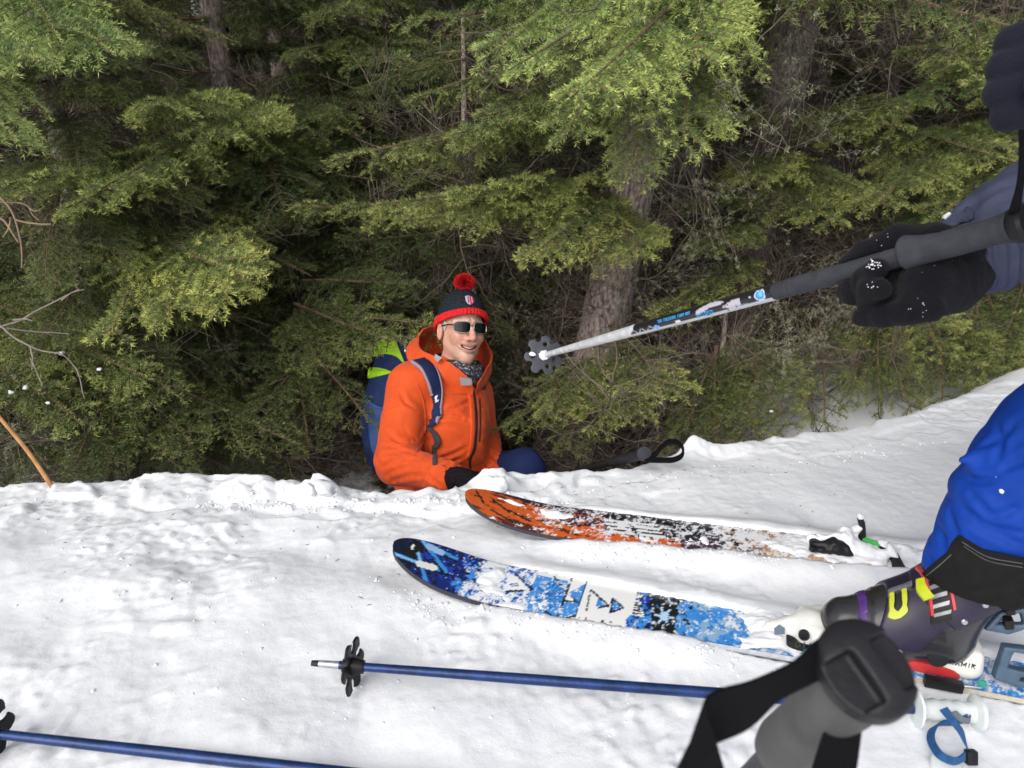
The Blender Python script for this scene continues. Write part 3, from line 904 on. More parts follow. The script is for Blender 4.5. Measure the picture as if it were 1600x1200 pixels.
t10 = conifer('spruce_tree', 'spruce beyond the right edge reaching its boughs in behind the upper glove', 'tree',
             line_up(np.array([3.1, 3.6, -0.3]), np.array([3.15, 3.6, 1.2]), -0.5, 7), [0.09, 0.085, 0.07, 0.04], n=60, zlo=0.1, zhi=4.4, l0=1.3, dead=10, tone=(0.5, 0.9), ymin=2.9, group=TREE)
t11 = conifer('spruce_tree', 'thin spruce standing in the gap between the two thick trunks', 'tree',
             line_up(np.array([0.78, 4.9, -0.6]), np.array([0.8, 4.9, 1.0]), -0.8, 7), [0.055, 0.05, 0.045, 0.03], n=40, zlo=0.7, zhi=4.6, l0=1.0, dead=80, lich=14, dz=(-0.6, 1.6), tone=(0.3, 0.7), ymin=3.2, group=TREE)

# ---- young growth at the feet of the trunks: a bush of low boughs each side of the pole
low = conifer('spruce_sapling', 'low bushy spruce sapling under the raised ski pole, bright green tips', 'tree',
              np.array([[0.30, 2.75, -0.95], [0.31, 2.76, -0.5], [0.33, 2.78, -0.12]]), [0.018, 0.014, 0.006], dead=26, dz=(-0.85, -0.3), group='saplings at the forest edge', dl=(0.25, 0.6))
low2 = conifer('spruce_sapling', 'broad spruce sapling bending over the snow rim right of the black pole grip', 'tree',
               np.array([[0.86, 2.95, -0.8], [0.85, 2.92, -0.3], [0.84, 2.9, 0.1]]), [0.022, 0.018, 0.007], dead=22, lich=12, dz=(-0.6, 0.0), group='saplings at the forest edge', dl=(0.25, 0.6))
low3 = conifer('spruce_sapling', 'spruce sapling with a hanging bough in front of the shaded snow on the right', 'tree',
               np.array([[1.42, 3.0, -0.6], [1.41, 2.98, -0.1], [1.38, 2.95, 0.35]]), [0.022, 0.018, 0.007], dead=16, lich=10, dz=(-0.3, 0.25), group='saplings at the forest edge', dl=(0.2, 0.5))
low4 = conifer('spruce_sapling', 'low dark spruce sapling left of the backpack with gaps of snow behind', 'tree',
               np.array([[-0.75, 3.0, -0.85], [-0.74, 2.98, -0.4], [-0.72, 2.96, 0.1]]), [0.02, 0.016, 0.007], dead=40, dz=(-0.75, 0.0), group='saplings at the forest edge', dl=(0.25, 0.7))

# big pale bough at the top and its neighbours
H = hero
for a, b, k, yl, br, rl in [
    ((600, 60, 4.1), (430, 50, 3.1), 0, 0.5, 1.19, 0.1), ((590, 120, 4.1), (470, 150, 3.0), 1, 0.6, 1.19, 0.2), ((570, 40, 4.1), (620, 80, 3.0), 2, 0.4, 1.06, 0.0), ((580, 220, 4.1), (640, 250, 3.1), 0, 0.4, 1.00, 0.2),
    ((580, 250, 4.1), (460, 290, 3.0), 1, 0.55, 1.06, 0.1), ((575, -20, 4.1), (520, 0, 3.0), 2, 0.5, 1.19, 0.2), ((580, 320, 4.1), (420, 380, 3.0), 0, 0.3, 0.94, 0.1), ((580, 330, 4.1), (560, 420, 3.0), 2, 0.3, 0.94, 0.2),
    ((570, 100, 4.1), (330, 90, 3.2), 1, 0.4, 1.00, 0.2), ((570, 10, 4.1), (300, 20, 3.2), 2, 0.5, 1.06, 0.1), ((580, 180, 4.1), (700, 200, 3.2), 1, 0.3, 0.94, 0.1), ((580, 380, 4.1), (640, 420, 3.1), 1, 0.25, 0.88, 0.2), ((580, 400, 4.1), (700, 400, 3.2), 0, 0.2, 0.81, 0.2)]:
    H(t5, a, b, k, yl, br, rl)
for a, b, k, yl, br, rl in [
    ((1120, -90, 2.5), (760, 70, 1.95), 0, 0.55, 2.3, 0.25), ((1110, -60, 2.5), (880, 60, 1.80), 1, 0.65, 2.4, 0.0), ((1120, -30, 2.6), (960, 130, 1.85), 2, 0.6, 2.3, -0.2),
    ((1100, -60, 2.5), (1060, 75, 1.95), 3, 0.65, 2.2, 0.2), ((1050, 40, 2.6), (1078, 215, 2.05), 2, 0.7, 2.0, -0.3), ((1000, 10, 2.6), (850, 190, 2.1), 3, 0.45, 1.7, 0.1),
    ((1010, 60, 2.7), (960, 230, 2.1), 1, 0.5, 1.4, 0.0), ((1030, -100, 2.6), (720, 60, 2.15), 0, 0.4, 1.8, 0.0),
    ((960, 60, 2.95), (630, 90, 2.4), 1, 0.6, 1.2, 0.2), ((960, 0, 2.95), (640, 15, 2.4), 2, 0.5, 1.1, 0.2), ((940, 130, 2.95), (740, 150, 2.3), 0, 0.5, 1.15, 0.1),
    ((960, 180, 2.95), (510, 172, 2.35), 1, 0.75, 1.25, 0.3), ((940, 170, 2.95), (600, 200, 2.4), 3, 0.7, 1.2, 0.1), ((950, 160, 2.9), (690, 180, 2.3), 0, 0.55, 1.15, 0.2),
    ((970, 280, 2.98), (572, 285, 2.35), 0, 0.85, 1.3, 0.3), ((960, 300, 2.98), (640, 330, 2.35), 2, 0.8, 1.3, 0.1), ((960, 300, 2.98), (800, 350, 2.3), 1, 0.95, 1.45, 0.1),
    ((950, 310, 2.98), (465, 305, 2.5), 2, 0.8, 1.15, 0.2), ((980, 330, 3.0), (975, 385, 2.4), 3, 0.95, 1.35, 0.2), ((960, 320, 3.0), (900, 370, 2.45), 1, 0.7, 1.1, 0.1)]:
    H(t1, a, b, k, yl, br, rl)
for a, b, k, yl, br, rl in [
    ((1210, 170, 3.5), (1085, 178, 2.95), 0, 0.8, 1.44, 0.2), ((1225, 185, 3.5), (1442, 148, 2.8), 2, 0.9, 1.56, 0.2),
    ((1220, 170, 3.5), (1400, 180, 2.8), 0, 0.85, 1.44, 0.2), ((1190, 250, 3.5), (1350, 262, 2.75), 1, 0.9, 1.56, 0.2), ((1180, 240, 3.5), (1180, 270, 2.8), 2, 0.9, 1.56, 0.1),
    ((1200, 260, 3.5), (1290, 330, 2.8), 3, 0.8, 1.44, 0.1), ((1170, 400, 3.55), (1005, 440, 2.85), 1, 1.0, 1.62, 0.2), ((1180, 330, 3.5), (1080, 370, 2.9), 3, 0.6, 1.20, 0.1),
    ((1190, 290, 3.5), (1060, 300, 2.95), 0, 0.3, 0.96, 0.1), ((1180, 180, 3.55), (1080, 110, 3.0), 2, 0.2, 0.84, 0.0)]:
    H(t2, a, b, k, yl, br, rl)
for a, b, k, yl, br, rl in [
    ((1700, 120, 3.2), (1440, 60, 2.7), 0, 0.8, 1.38, 0.2), ((1700, 60, 3.2), (1420, 10, 2.7), 1, 0.6, 1.15, 0.2), ((1680, 130, 3.1), (1540, 110, 2.6), 2, 0.85, 1.44, 0.1),
    ((1650, 180, 3.2), (1430, 200, 2.9), 2, 0.35, 0.98, 0.1), ((1340, 180, 3.3), (1590, 240, 2.65), 3, 0.95, 1.44, 0.3), ((1360, 190, 3.3), (1480, 260, 2.7), 1, 0.85, 1.32, 0.2),
    ((1500, 200, 3.2), (1340, 300, 2.7), 3, 0.8, 1.26, 0.2), ((1600, 220, 3.2), (1450, 310, 2.7), 0, 0.7, 1.21, 0.1), ((1560, 260, 3.2), (1380, 340, 2.8), 1, 0.75, 1.26, 0.1),
    ((1380, 430, 3.2), (1475, 545, 2.65), 2, 0.95, 1.38, 0.3), ((1480, 450, 3.2), (1500, 600, 2.7), 3, 0.7, 1.09, 0.4), ((1550, 440, 3.2), (1585, 560, 2.75), 3, 0.8, 1.15, 0.4),
    ((1600, 430, 3.2), (1530, 530, 2.75), 1, 0.7, 1.15, 0.3), ((1650, 430, 3.2), (1640, 560, 2.8), 2, 0.7, 1.15, 0.3), ((1290, 500, 3.1), (1262, 640, 2.72), 1, 0.75, 1.1, 0.5), ((1450, 500, 3.1), (1462, 622, 2.68), 2, 0.8, 1.1, 0.6), ((1540, 470, 3.1), (1525, 590, 2.72), 0, 0.75, 1.1, 0.5)]:
    H(t9, a, b, k, yl, br, rl)
for a, b, k, yl, br, rl in [
    ((930, 590, 2.95), (780, 655, 2.62), 0, 0.7, 1.16, 0.2), ((930, 570, 2.95), (925, 650, 2.5), 1, 0.95, 1.38, 0.2), ((930, 570, 2.95), (1068, 605, 2.5), 2, 1.0, 1.54, 0.2),
    ((930, 560, 2.95), (850, 630, 2.55), 3, 0.85, 1.32, 0.1), ((940, 560, 2.95), (1000, 640, 2.5), 0, 0.9, 1.38, 0.1), ((930, 600, 2.95), (880, 690, 2.65), 3, 0.5, 0.94, 0.1),
    ((930, 540, 2.95), (1040, 530, 2.7), 1, 0.6, 0.99, 0.1), ((930, 560, 2.95), (820, 590, 2.7), 1, 0.6, 0.99, 0.0)]:
    H(low, a, b, k, yl, br, rl, thick=0.85)
for a, b, k, yl, br, rl in [
    ((1140, 540, 3.0), (1225, 665, 2.62), 2, 0.85, 1.1, 0.4), ((1130, 540, 3.0), (1110, 690, 2.62), 0, 0.65, 0.95, 0.4), ((1130, 550, 3.0), (1060, 660, 2.65), 3, 0.55, 0.9, 0.3),
    ((1140, 540, 3.0), (1170, 690, 2.6), 1, 0.75, 1.0, 0.4), ((1140, 520, 3.0), (1240, 590, 2.7), 0, 0.6, 0.95, 0.2), ((1130, 560, 3.0), (1040, 700, 2.7), 2, 0.6, 0.85, 0.4)]:
    H(low2, a, b, k, yl, br, rl)
for a, b, k, yl, br, rl in [
    ((1370, 480, 3.05), (1408, 655, 2.62), 1, 0.85, 1.05, 0.9), ((1375, 490, 3.05), (1380, 640, 2.64), 3, 0.8, 1.0, -0.8), ((1370, 480, 3.05), (1320, 620, 2.75), 0, 0.5, 0.85, 0.4), ((1370, 500, 3.05), (1440, 600, 2.75), 3, 0.7, 0.95, 0.2)]:
    H(low3, a, b, k, yl, br, rl, thick=0.7)
for a, b, k, yl, br, rl in [
    ((480, 490, 2.98), (690, 492, 2.70), 1, 0.85, 1.50, 0.3), ((470, 470, 2.98), (600, 520, 2.6), 0, 0.5, 1.14, 0.2), ((470, 480, 2.98), (490, 560, 2.6), 3, 0.55, 1.08, 0.2),
    ((480, 540, 2.98), (560, 640, 2.6), 1, 0.4, 0.84, 0.2), ((470, 560, 2.98), (380, 650, 2.6), 2, 0.4, 0.84, 0.2), ((480, 560, 2.98), (470, 690, 2.6), 3, 0.3, 0.72, 0.3), ((470, 440, 2.98), (640, 440, 2.75), 2, 0.2, 0.84, 0.1)]:
    H(low4, a, b, k, yl, br, rl)
for a, b, k, yl, br, rl in [
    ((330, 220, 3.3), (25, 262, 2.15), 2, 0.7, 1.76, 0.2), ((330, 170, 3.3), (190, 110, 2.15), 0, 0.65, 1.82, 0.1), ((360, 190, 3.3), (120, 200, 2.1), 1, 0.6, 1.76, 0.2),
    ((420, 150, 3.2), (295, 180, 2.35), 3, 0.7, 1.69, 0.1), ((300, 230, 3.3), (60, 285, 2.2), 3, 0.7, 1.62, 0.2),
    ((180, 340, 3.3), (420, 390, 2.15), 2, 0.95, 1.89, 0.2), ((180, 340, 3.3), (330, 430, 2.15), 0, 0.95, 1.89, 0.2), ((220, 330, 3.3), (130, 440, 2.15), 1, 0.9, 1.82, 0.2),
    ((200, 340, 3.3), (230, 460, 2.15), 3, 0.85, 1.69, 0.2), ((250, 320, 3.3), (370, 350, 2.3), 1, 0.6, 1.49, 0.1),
    ((500, 200, 3.5), (320, 240, 2.8), 0, 0.35, 1.08, 0.1), ((520, 260, 3.5), (410, 310, 2.8), 1, 0.45, 1.15, 0.1), ((520, 150, 3.5), (430, 180, 2.9), 3, 0.3, 1.01, 0.1)]:
    H(t7, a, b, k, yl, br, rl)
for a, b, k, yl, br, rl in [
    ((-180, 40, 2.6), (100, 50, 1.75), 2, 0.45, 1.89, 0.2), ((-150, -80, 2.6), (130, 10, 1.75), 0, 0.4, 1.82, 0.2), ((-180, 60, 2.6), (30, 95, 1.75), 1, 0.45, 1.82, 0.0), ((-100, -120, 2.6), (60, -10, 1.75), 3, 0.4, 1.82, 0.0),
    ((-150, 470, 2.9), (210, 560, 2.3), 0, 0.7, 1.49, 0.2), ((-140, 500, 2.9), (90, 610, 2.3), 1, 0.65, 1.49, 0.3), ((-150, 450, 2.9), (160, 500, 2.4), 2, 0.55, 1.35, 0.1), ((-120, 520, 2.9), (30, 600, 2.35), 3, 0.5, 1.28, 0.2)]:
    H(t6, a, b, k, yl, br, rl)
for a, b, k, yl, br, rl in [
    ((190, 590, 2.75), (90, 735, 2.35), 3, 0.15, 0.78, 0.4), ((190, 590, 2.75), (140, 720, 2.4), 1, 0.2, 0.78, 0.4), ((190, 600, 2.75), (290, 690, 2.45), 2, 0.7, 1.02, 0.2), ((190, 610, 2.75), (30, 700, 2.5), 0, 0.2, 0.72, 0.2),
    ((180, 540, 2.75), (240, 590, 2.35), 1, 0.6, 1.14, 0.2), ((190, 640, 2.75), (280, 730, 2.5), 3, 0.3, 0.72, 0.2)]:
    H(t4, a, b, k, yl, br, rl)

# ---- the trees farther in
bx = []
for row, y in enumerate(np.arange(5.2, 15.5, 1.05)):
    w = y * 0.80 + 1.2
    for x in np.arange(-w, w, 1.25):
        X = x + RG.uniform(-0.45, 0.45); Y = y + RG.uniform(-0.4, 0.4)
        bx.append((X, Y))
for i, (X, Y) in enumerate(bx):
    z0 = float(ground_far(np.array([X]), np.array([Y]))[0])
    lean = RG.normal(0, 0.12, 2)
    top = z0 + RG.uniform(4.5, 6.5)
    pts = np.array([[X, Y, z0 - 0.2], [X + lean[0] * 0.4, Y + lean[1] * 0.4, z0 + 2.5], [X + lean[0], Y + lean[1], top]])
    r = RG.uniform(0.04, 0.085)
    nb = 34 if Y < 9 else 24
    conifer('spruce_tree', 'one of the dim spruces in the depth of the forest behind', 'tree', pts, [r, r * 0.8, r * 0.4], n=nb, zlo=z0 + (0.25 if RG.rand() < 0.5 else 0.8), zhi=top - 0.5, l0=1.25, l1=0.45,
            meshes=FAR_BOUGHS, tone=(0.2, 0.75), ymin=4.2, group='dim spruces in the depth of the forest', dead=(14 if Y < 7 else 0), dz=(z0 + 0.2, z0 + 2.2), dl=(0.5, 1.1), rough=0.03)
# ================================================================== skis, bindings, poles
M_BLACKP = material('black_plastic', (0.010, 0.010, 0.012), 0.45, vary=0.25, vscale=60, spec=0.30)
M_DARKP = material('charcoal_plastic', (0.014, 0.014, 0.017), 0.5, vary=0.2, vscale=60, bump=0.15, bscale=400, spec=0.30)
M_WHITEP = material('white_plastic', (0.74, 0.74, 0.70), 0.4, vary=0.06, vscale=40)
M_STEELB = material('slate_blue_plastic', (0.052, 0.092, 0.145), 0.45, vary=0.2, vscale=50)
M_METAL = material('bright_metal', (0.62, 0.62, 0.64), 0.28, metal=1.0, vary=0.1, vscale=80)
M_RED = material('red_plastic', (0.50, 0.035, 0.035), 0.4, vary=0.15, vscale=50)
M_GREEN = material('green_plastic', (0.08, 0.42, 0.10), 0.4)
M_TEAL = material('teal_plastic', (0.02, 0.28, 0.22), 0.4)
M_LIME = material('lime_plastic', (0.62, 0.68, 0.03), 0.4, vary=0.08, vscale=60)
M_WOODSIDE = material('ski_sidewall', rough=0.6, attr='Col', vary=0.15, vscale=90, stretch=(1, 6, 6))
M_EDGE = material('steel_edge', (0.35, 0.35, 0.37), 0.35, metal=1.0, vary=0.15, vscale=60)
M_PRINT = material('printed_topsheet', rough=0.32, attr='Col', coat=0.3)
M_INK = material('black_ink', (0.015, 0.015, 0.018), 0.6)
M_WHITEINK = material('white_ink', (0.75, 0.75, 0.76), 0.6)
M_BLUEINK = material('blue_ink', (0.05, 0.30, 0.62), 0.5)

def lerp(a, b, t): return a + (b - a) * t

class Ski:
    def __init__(self, name, label, A, B, tip_back, length, width, rise, art, side_mat, lift=0.0, res=0.0024, sink_tail=0.0, white=None, seed=0):
        d = B - A; d[2] = 0; self.X = d / np.linalg.norm(d)      # from tip towards tail
        self.Y = np.array([-self.X[1], self.X[0], 0.0])           # towards the far side
        self.Z = np.array([0, 0, 1.0])
        self.O = A - self.X * tip_back; self.O[2] = lift          # tip end of the ski, on the snow
        self.L, self.W, self.rise, self.sink_tail = length, width, rise, sink_tail
        self.root = thing(name, label, 'ski', self.P(length * 0.5, 0, 0))
        s = np.concatenate([np.linspace(0, 0.02, 14) ** 1.0, np.arange(0.0225, min(1.25, length), res), np.arange(min(1.25, length), length + 0.01, 0.02)])
        s = np.unique(np.round(s, 5)); m = int(2 * width / res)
        c = np.linspace(-1, 1, m)
        S, Cc = np.meshgrid(s, c, indexing='ij')
        Wd = self.half(S)
        Y = Cc * Wd
        self.S, self.Cc = S, Cc
        top = self.P(S, Y, self.base(S) + 0.011 - 0.0012 * Cc ** 4)
        me = MB().grid(top).mesh('topsheet', smooth=True)
        col = art(S, Y, Wd, self)
        colattr(me, 'Col', col.reshape(-1, 3))
        link('topsheet', me, M_PRINT, self.root)
        g = MB()
        rim_s = s[::3]
        near_t = self.P(rim_s, -self.half(rim_s), self.base(rim_s) + 0.0098); near_b = self.P(rim_s, -self.half(rim_s) - 0.002, self.base(rim_s) + 0.002)
        far_t = self.P(rim_s, self.half(rim_s), self.base(rim_s) + 0.0098); far_b = self.P(rim_s, self.half(rim_s) + 0.002, self.base(rim_s) + 0.002)
        g.grid(np.stack([near_t, near_b])); g.grid(np.stack([far_b, far_t]))
        sm_ = g.mesh('sidewall'); sv = (verts_of(sm_) - self.O) @ self.X
        cs = np.where(sv[:, None] < 0.30, np.array([[0.02, 0.022, 0.035]]), np.where(sv[:, None] < 0.78, np.array([[0.42, 0.44, 0.48]]), np.array([[0.46, 0.42, 0.34]])))
        colattr(sm_, 'Col', cs * (1 + 0.25 * pnoise(np.stack([sv * 90, 0 * sv, 0 * sv], -1), 1.0))[:, None]); link('sidewall', sm_, side_mat, self.root)
        g = MB()
        nb = self.P(rim_s, -self.half(rim_s) - 0.0022, self.base(rim_s)); fb = self.P(rim_s, self.half(rim_s) + 0.0022, self.base(rim_s))
        g.grid(np.stack([near_b, nb])); g.grid(np.stack([fb, far_b])); g.grid(np.stack([nb, fb]))
        g.build('steel_edge', M_EDGE, self.root)
    def base(self, s):
        s = np.asarray(s, float)
        r = self.rise
        return r * np.clip(1 - s / 0.24, 0, 1) ** 2.0 + 0.004 - self.sink_tail * sstep(0.6, 1.2, s)
    def half(self, s):
        s = np.asarray(s, float)
        tip = np.sqrt(np.clip(1 - (1 - np.clip(s / 0.13, 0, 1)) ** 2.3, 0, 1))
        side = np.interp(s, [0, 0.13, 0.26, 0.6, 0.95, 1.3, 1.7, 1.9], [1.22, 1.30, 1.34, 1.10, 0.94, 0.97, 1.15, 1.1])
        return np.maximum(self.W * tip * side, 0.0015)
    def P(self, s, y, z):
        s, y, z = np.broadcast_arrays(np.asarray(s, float), np.asarray(y, float), np.asarray(z, float))
        return self.O + s[..., None] * self.X + y[..., None] * self.Y + z[..., None] * self.Z
    def snow(self, fn, name='snow_crust', res=0.005, smax_=1.3):
        s = np.arange(0.0, smax_, res); c = np.linspace(-1.03, 1.03, 42)
        S, Cc = np.meshgrid(s, c, indexing='ij'); Y = Cc * self.half(S)
        h = fn(S, Cc)
        G = self.P(S, Y, self.base(S) + 0.0105 + h)
        I = np.arange(S.size).reshape(S.shape)
        F = np.stack([I[:-1, :-1], I[1:, :-1], I[1:, 1:], I[:-1, 1:]], -1).reshape(-1, 4)
        keep = (h.reshape(-1)[F] > -0.002).any(1)
        F = F[keep]; used = np.unique(F); mp = np.zeros(S.size, int); mp[used] = np.arange(len(used))
        o = link(name, mesh_np(name, G.reshape(-1, 3)[used], F4=mp[F]), M_SNOW, self.root)
        o['kind'] = 'stuff'
        return o

def seg_d(x, y, a, b):
    ax, ay = a; bx, by = b; dx, dy = bx - ax, by - ay
    t = np.clip(((x - ax) * dx + (y - ay) * dy) / (dx * dx + dy * dy), 0, 1)
    return np.hypot(x - ax - t * dx, y - ay - t * dy)

def tri_in(x, y, a, b, c):
    def s(p, q): return (x - q[0]) * (p[1] - q[1]) - (p[0] - q[0]) * (y - q[1])
    d1, d2, d3 = s(a, b), s(b, c), s(c, a)
    return ~(((d1 < 0) | (d2 < 0) | (d3 < 0)) & ((d1 > 0) | (d2 > 0) | (d3 > 0)))

def put(col, mask, rgb): col[mask] = rgb

def blue_art(S, Y, Wd, ski):
    S = S * 1.46
    P = np.stack([S, Y, 0 * S], -1)
    c = Y / np.maximum(Wd, 1e-4)
    navy, deep, royal, sky, pale, white, black = (np.array(q) for q in ((0.004, 0.010, 0.035), (0.006, 0.018, 0.16), (0.012, 0.045, 0.42), (0.045, 0.26, 0.68), (0.30, 0.52, 0.78), (0.84, 0.84, 0.82), (0.008, 0.008, 0.014)))
    n1, n2, n3 = fbm(P, 38, 3, 1.0), fbm(P, 90, 3, 2.0), pnoise(P, 210, 3.0)
    col = np.empty(S.shape + (3,)); col[:] = deep
    put(col, n1 > 0.0, royal * 0.8); put(col, n1 > 0.30, royal); put(col, n2 > 0.42, black); put(col, (n2 < -0.40), black)
    put(col, (n3 > 0.62) & (S < 0.3), pale)
    # dark nose with crossing light strokes
    put(col, (S < 0.075) & (n2 < 0.3), black); put(col, (S < 0.03), navy)
    def stroke(a, b, w, rgb):
        put(col, seg_d(S, Y, a, b) < w, rgb)
    for a, b in (((0.012, 0.045), (0.17, 0.035)), ((0.015, -0.030), (0.165, -0.012)), ((0.02, 0.065), (0.165, -0.012)), ((0.055, 0.02), (0.15, -0.078)), ((0.05, 0.012), (0.05, 0.012))):
        stroke((a[0] + 0.005, a[1] - 0.006), (b[0], b[1] - 0.006), 0.0065, black)
        stroke(a, b, 0.0050, sky); stroke(a, ((a[0] + b[0]) / 2, (a[1] + b[1]) / 2), 0.0025, pale)
    stroke((0.085, 0.036), (0.125, 0.034), 0.009, pale); stroke((0.09, -0.022), (0.13, -0.016), 0.009, white * 0.9)
    put(col, tri_in(S, Y, (0.07, 0.022), (0.125, 0.010), (0.10, -0.010)), black); put(col, tri_in(S, Y, (0.08, 0.017), (0.115, 0.009), (0.10, -0.003)), royal)
    put(col, (np.hypot((S - 0.052) / 1.4, Y - 0.012) < 0.014), black); put(col, seg_d(S, Y, (0.047, 0.018), (0.051, 0.006)) < 0.0032, white)
    # washed light middle
    mid = S + 0.035 * n1
    put(col, (mid > 0.205) & (n2 + c * 0.2 < -0.05), sky); 
    w = (mid > 0.265) & (mid < 0.70)
    put(col, w, white * 0.97)
    put(col, w & (S < 0.41) & (n2 > 0.05), royal); put(col, w & (S < 0.41) & (n3 > 0.2), pale)
    put(col, w & (n2 > 0.45) & (c < -0.8), black)
    # blue field with a star and dark angular lines
    f = (S > 0.405) & (S < 0.505) & (Y < 0.048) & (Y > -0.062)
    put(col, f & (n2 > -0.55), sky * lerp(0.85, 1.2, 0.5)); put(col, f & (n3 > 0.45), pale)
    sx, sy = S - 0.462, Y + 0.006; rr = np.hypot(sx, sy); aa = np.arctan2(sy, sx)
    put(col, (rr < 0.040) & (np.abs(((aa / (math.pi / 8)) + 0.5) % 1.0 - 0.5) < 0.13 + 0.0012 / np.maximum(rr, 1e-3)) , np.array((0.02, 0.10, 0.36)))
    put(col, tri_in(S, Y, (0.335, 0.036), (0.405, -0.002), (0.335, -0.020)), white); 
    for a, b in (((0.345, 0.040), (0.41, 0.002)), ((0.345, -0.018), (0.41, -0.002)), ((0.455, 0.052), (0.505, 0.010)), ((0.503, 0.062), (0.503, -0.062)), ((0.548, 0.056), (0.548, -0.052)),
                 ((0.503, 0.012), (0.546, -0.012)), ((0.505, -0.016), (0.546, -0.010)), ((0.46, -0.048), (0.505, -0.072)), ((0.505, -0.070), (0.548, -0.050)),
                 ((0.568, 0.030), (0.625, -0.006)), ((0.565, 0.030), (0.572, -0.030)), ((0.60, -0.016), (0.625, -0.006)), ((0.630, 0.018), (0.664, -0.004)), ((0.630, 0.018), (0.634, -0.024)), ((0.634, -0.024), (0.664, -0.004))):
        stroke(a, b, 0.0030, np.array((0.008, 0.012, 0.05)))
    put(col, tri_in(S, Y, (0.506, 0.009), (0.545, -0.010), (0.545, 0.045)) , sky); put(col, tri_in(S, Y, (0.506, -0.02), (0.545, -0.014), (0.545, -0.048)), sky); put(col, tri_in(S, Y, (0.506, -0.02), (0.506, -0.064), (0.545, -0.046)), sky)
    put(col, tri_in(S, Y, (0.59, 0.012), (0.618, -0.006), (0.592, -0.014)), sky); put(col, tri_in(S, Y, (0.634, 0.012), (0.657, -0.004), (0.637, -0.018)), sky)
    # small dark emblem of nested angles
    for q in (0.011, 0.0055):
        for a, b in (((-1, -1), (1, 0)), ((1, 0), (-1, 1)), ((-1, 1), (-1, -1))):
            stroke((0.300 + a[0] * q, 0.006 + a[1] * q), (0.300 + b[0] * q, 0.006 + b[1] * q), 0.0016, royal)
    for a, b in (((0.292, -0.020), (0.300, -0.034)), ((0.300, -0.034), (0.316, -0.018)), ((0.316, -0.018), (0.305, -0.020)), ((0.286, 0.026), (0.300, 0.018)), ((0.300, 0.034), (0.312, 0.024)), ((0.345, 0.004), (0.362, 0.010)), ((0.35, 0.0), (0.368, 0.004)), ((0.362, 0.010), (0.368, 0.004))):
        stroke(a, b, 0.0017, royal)
    # lettering across the white band, then the dark square with a snow crystal
    for k, (y0, y1, ln) in enumerate(((0.050, 0.044, 0.010), (0.040, 0.037, 0.006), (0.018, 0.012, 0.022), (0.008, 0.003, 0.022), (-0.002, -0.006, 0.018), (-0.011, -0.016, 0.022), (-0.032, -0.038, 0.010))):
        stroke((0.690, y0), (0.690 + ln, y0), 0.0014, black); stroke((0.690, y1), (0.690 + ln, y1), 0.0012, black); stroke((0.690 + ln * (0.5 if k % 2 else 0.0), y0), (0.690 + ln * 0.5, y1), 0.0013, black)
    put(col, (S + Y * 0.3 > 0.735) & (S < 0.815) & (n2 > -0.62), black)
    sx, sy = S - 0.772, Y + 0.006; rr = np.hypot(sx, sy); aa = np.arctan2(sy, sx)
    fl = (rr < 0.026) & ((np.abs(((aa / (math.pi / 3)) + 0.5) % 1.0 - 0.5) * rr < 0.0028) | ((np.abs(((aa / (math.pi / 3))) % 1.0 - 0.5) * rr < 0.002) & (rr < 0.014)))
    put(col, fl, np.array((0.45, 0.66, 0.85)))
    b = (S > 0.805 + 0.012 * n1)
    put(col, b, sky); put(col, b & (n2 > 0.25), sky * 0.75); put(col, b & (n1 < -0.3), pale * 0.8)
    put(col, (S > 0.78) & (S < 0.84) & (n2 > 0.28), black)
    for q in range(8):
        stroke((0.83 + 0.03 * q, 0.05 - 0.011 * q), (0.86 + 0.03 * q, 0.03 - 0.014 * q), 0.0009, pale)
    # fine powder sticking to the sheet
    pw = fbm(P, 60, 4, 9.0, 0.75) + 0.75 * np.exp(-((S - 0.28) / 0.05) ** 2) + 0.30 * np.exp(-((S - 0.40) / 0.10) ** 2) * (c < 0.1) + 0.5 * sstep(0.88, 1.0, S) - 0.85 * sstep(0.24, 0.12, S)
    al = np.clip(sstep(0.42, 0.85, pw + 0.35 * pnoise(P, 300, 5.0)) * 0.97, 0, 1)[..., None]; col = col * (1 - al) + al * np.array((0.78, 0.795, 0.825))
    put(col, (np.abs(c) > 0.965), col[np.abs(c) > 0.965] * 0.35)
    return col

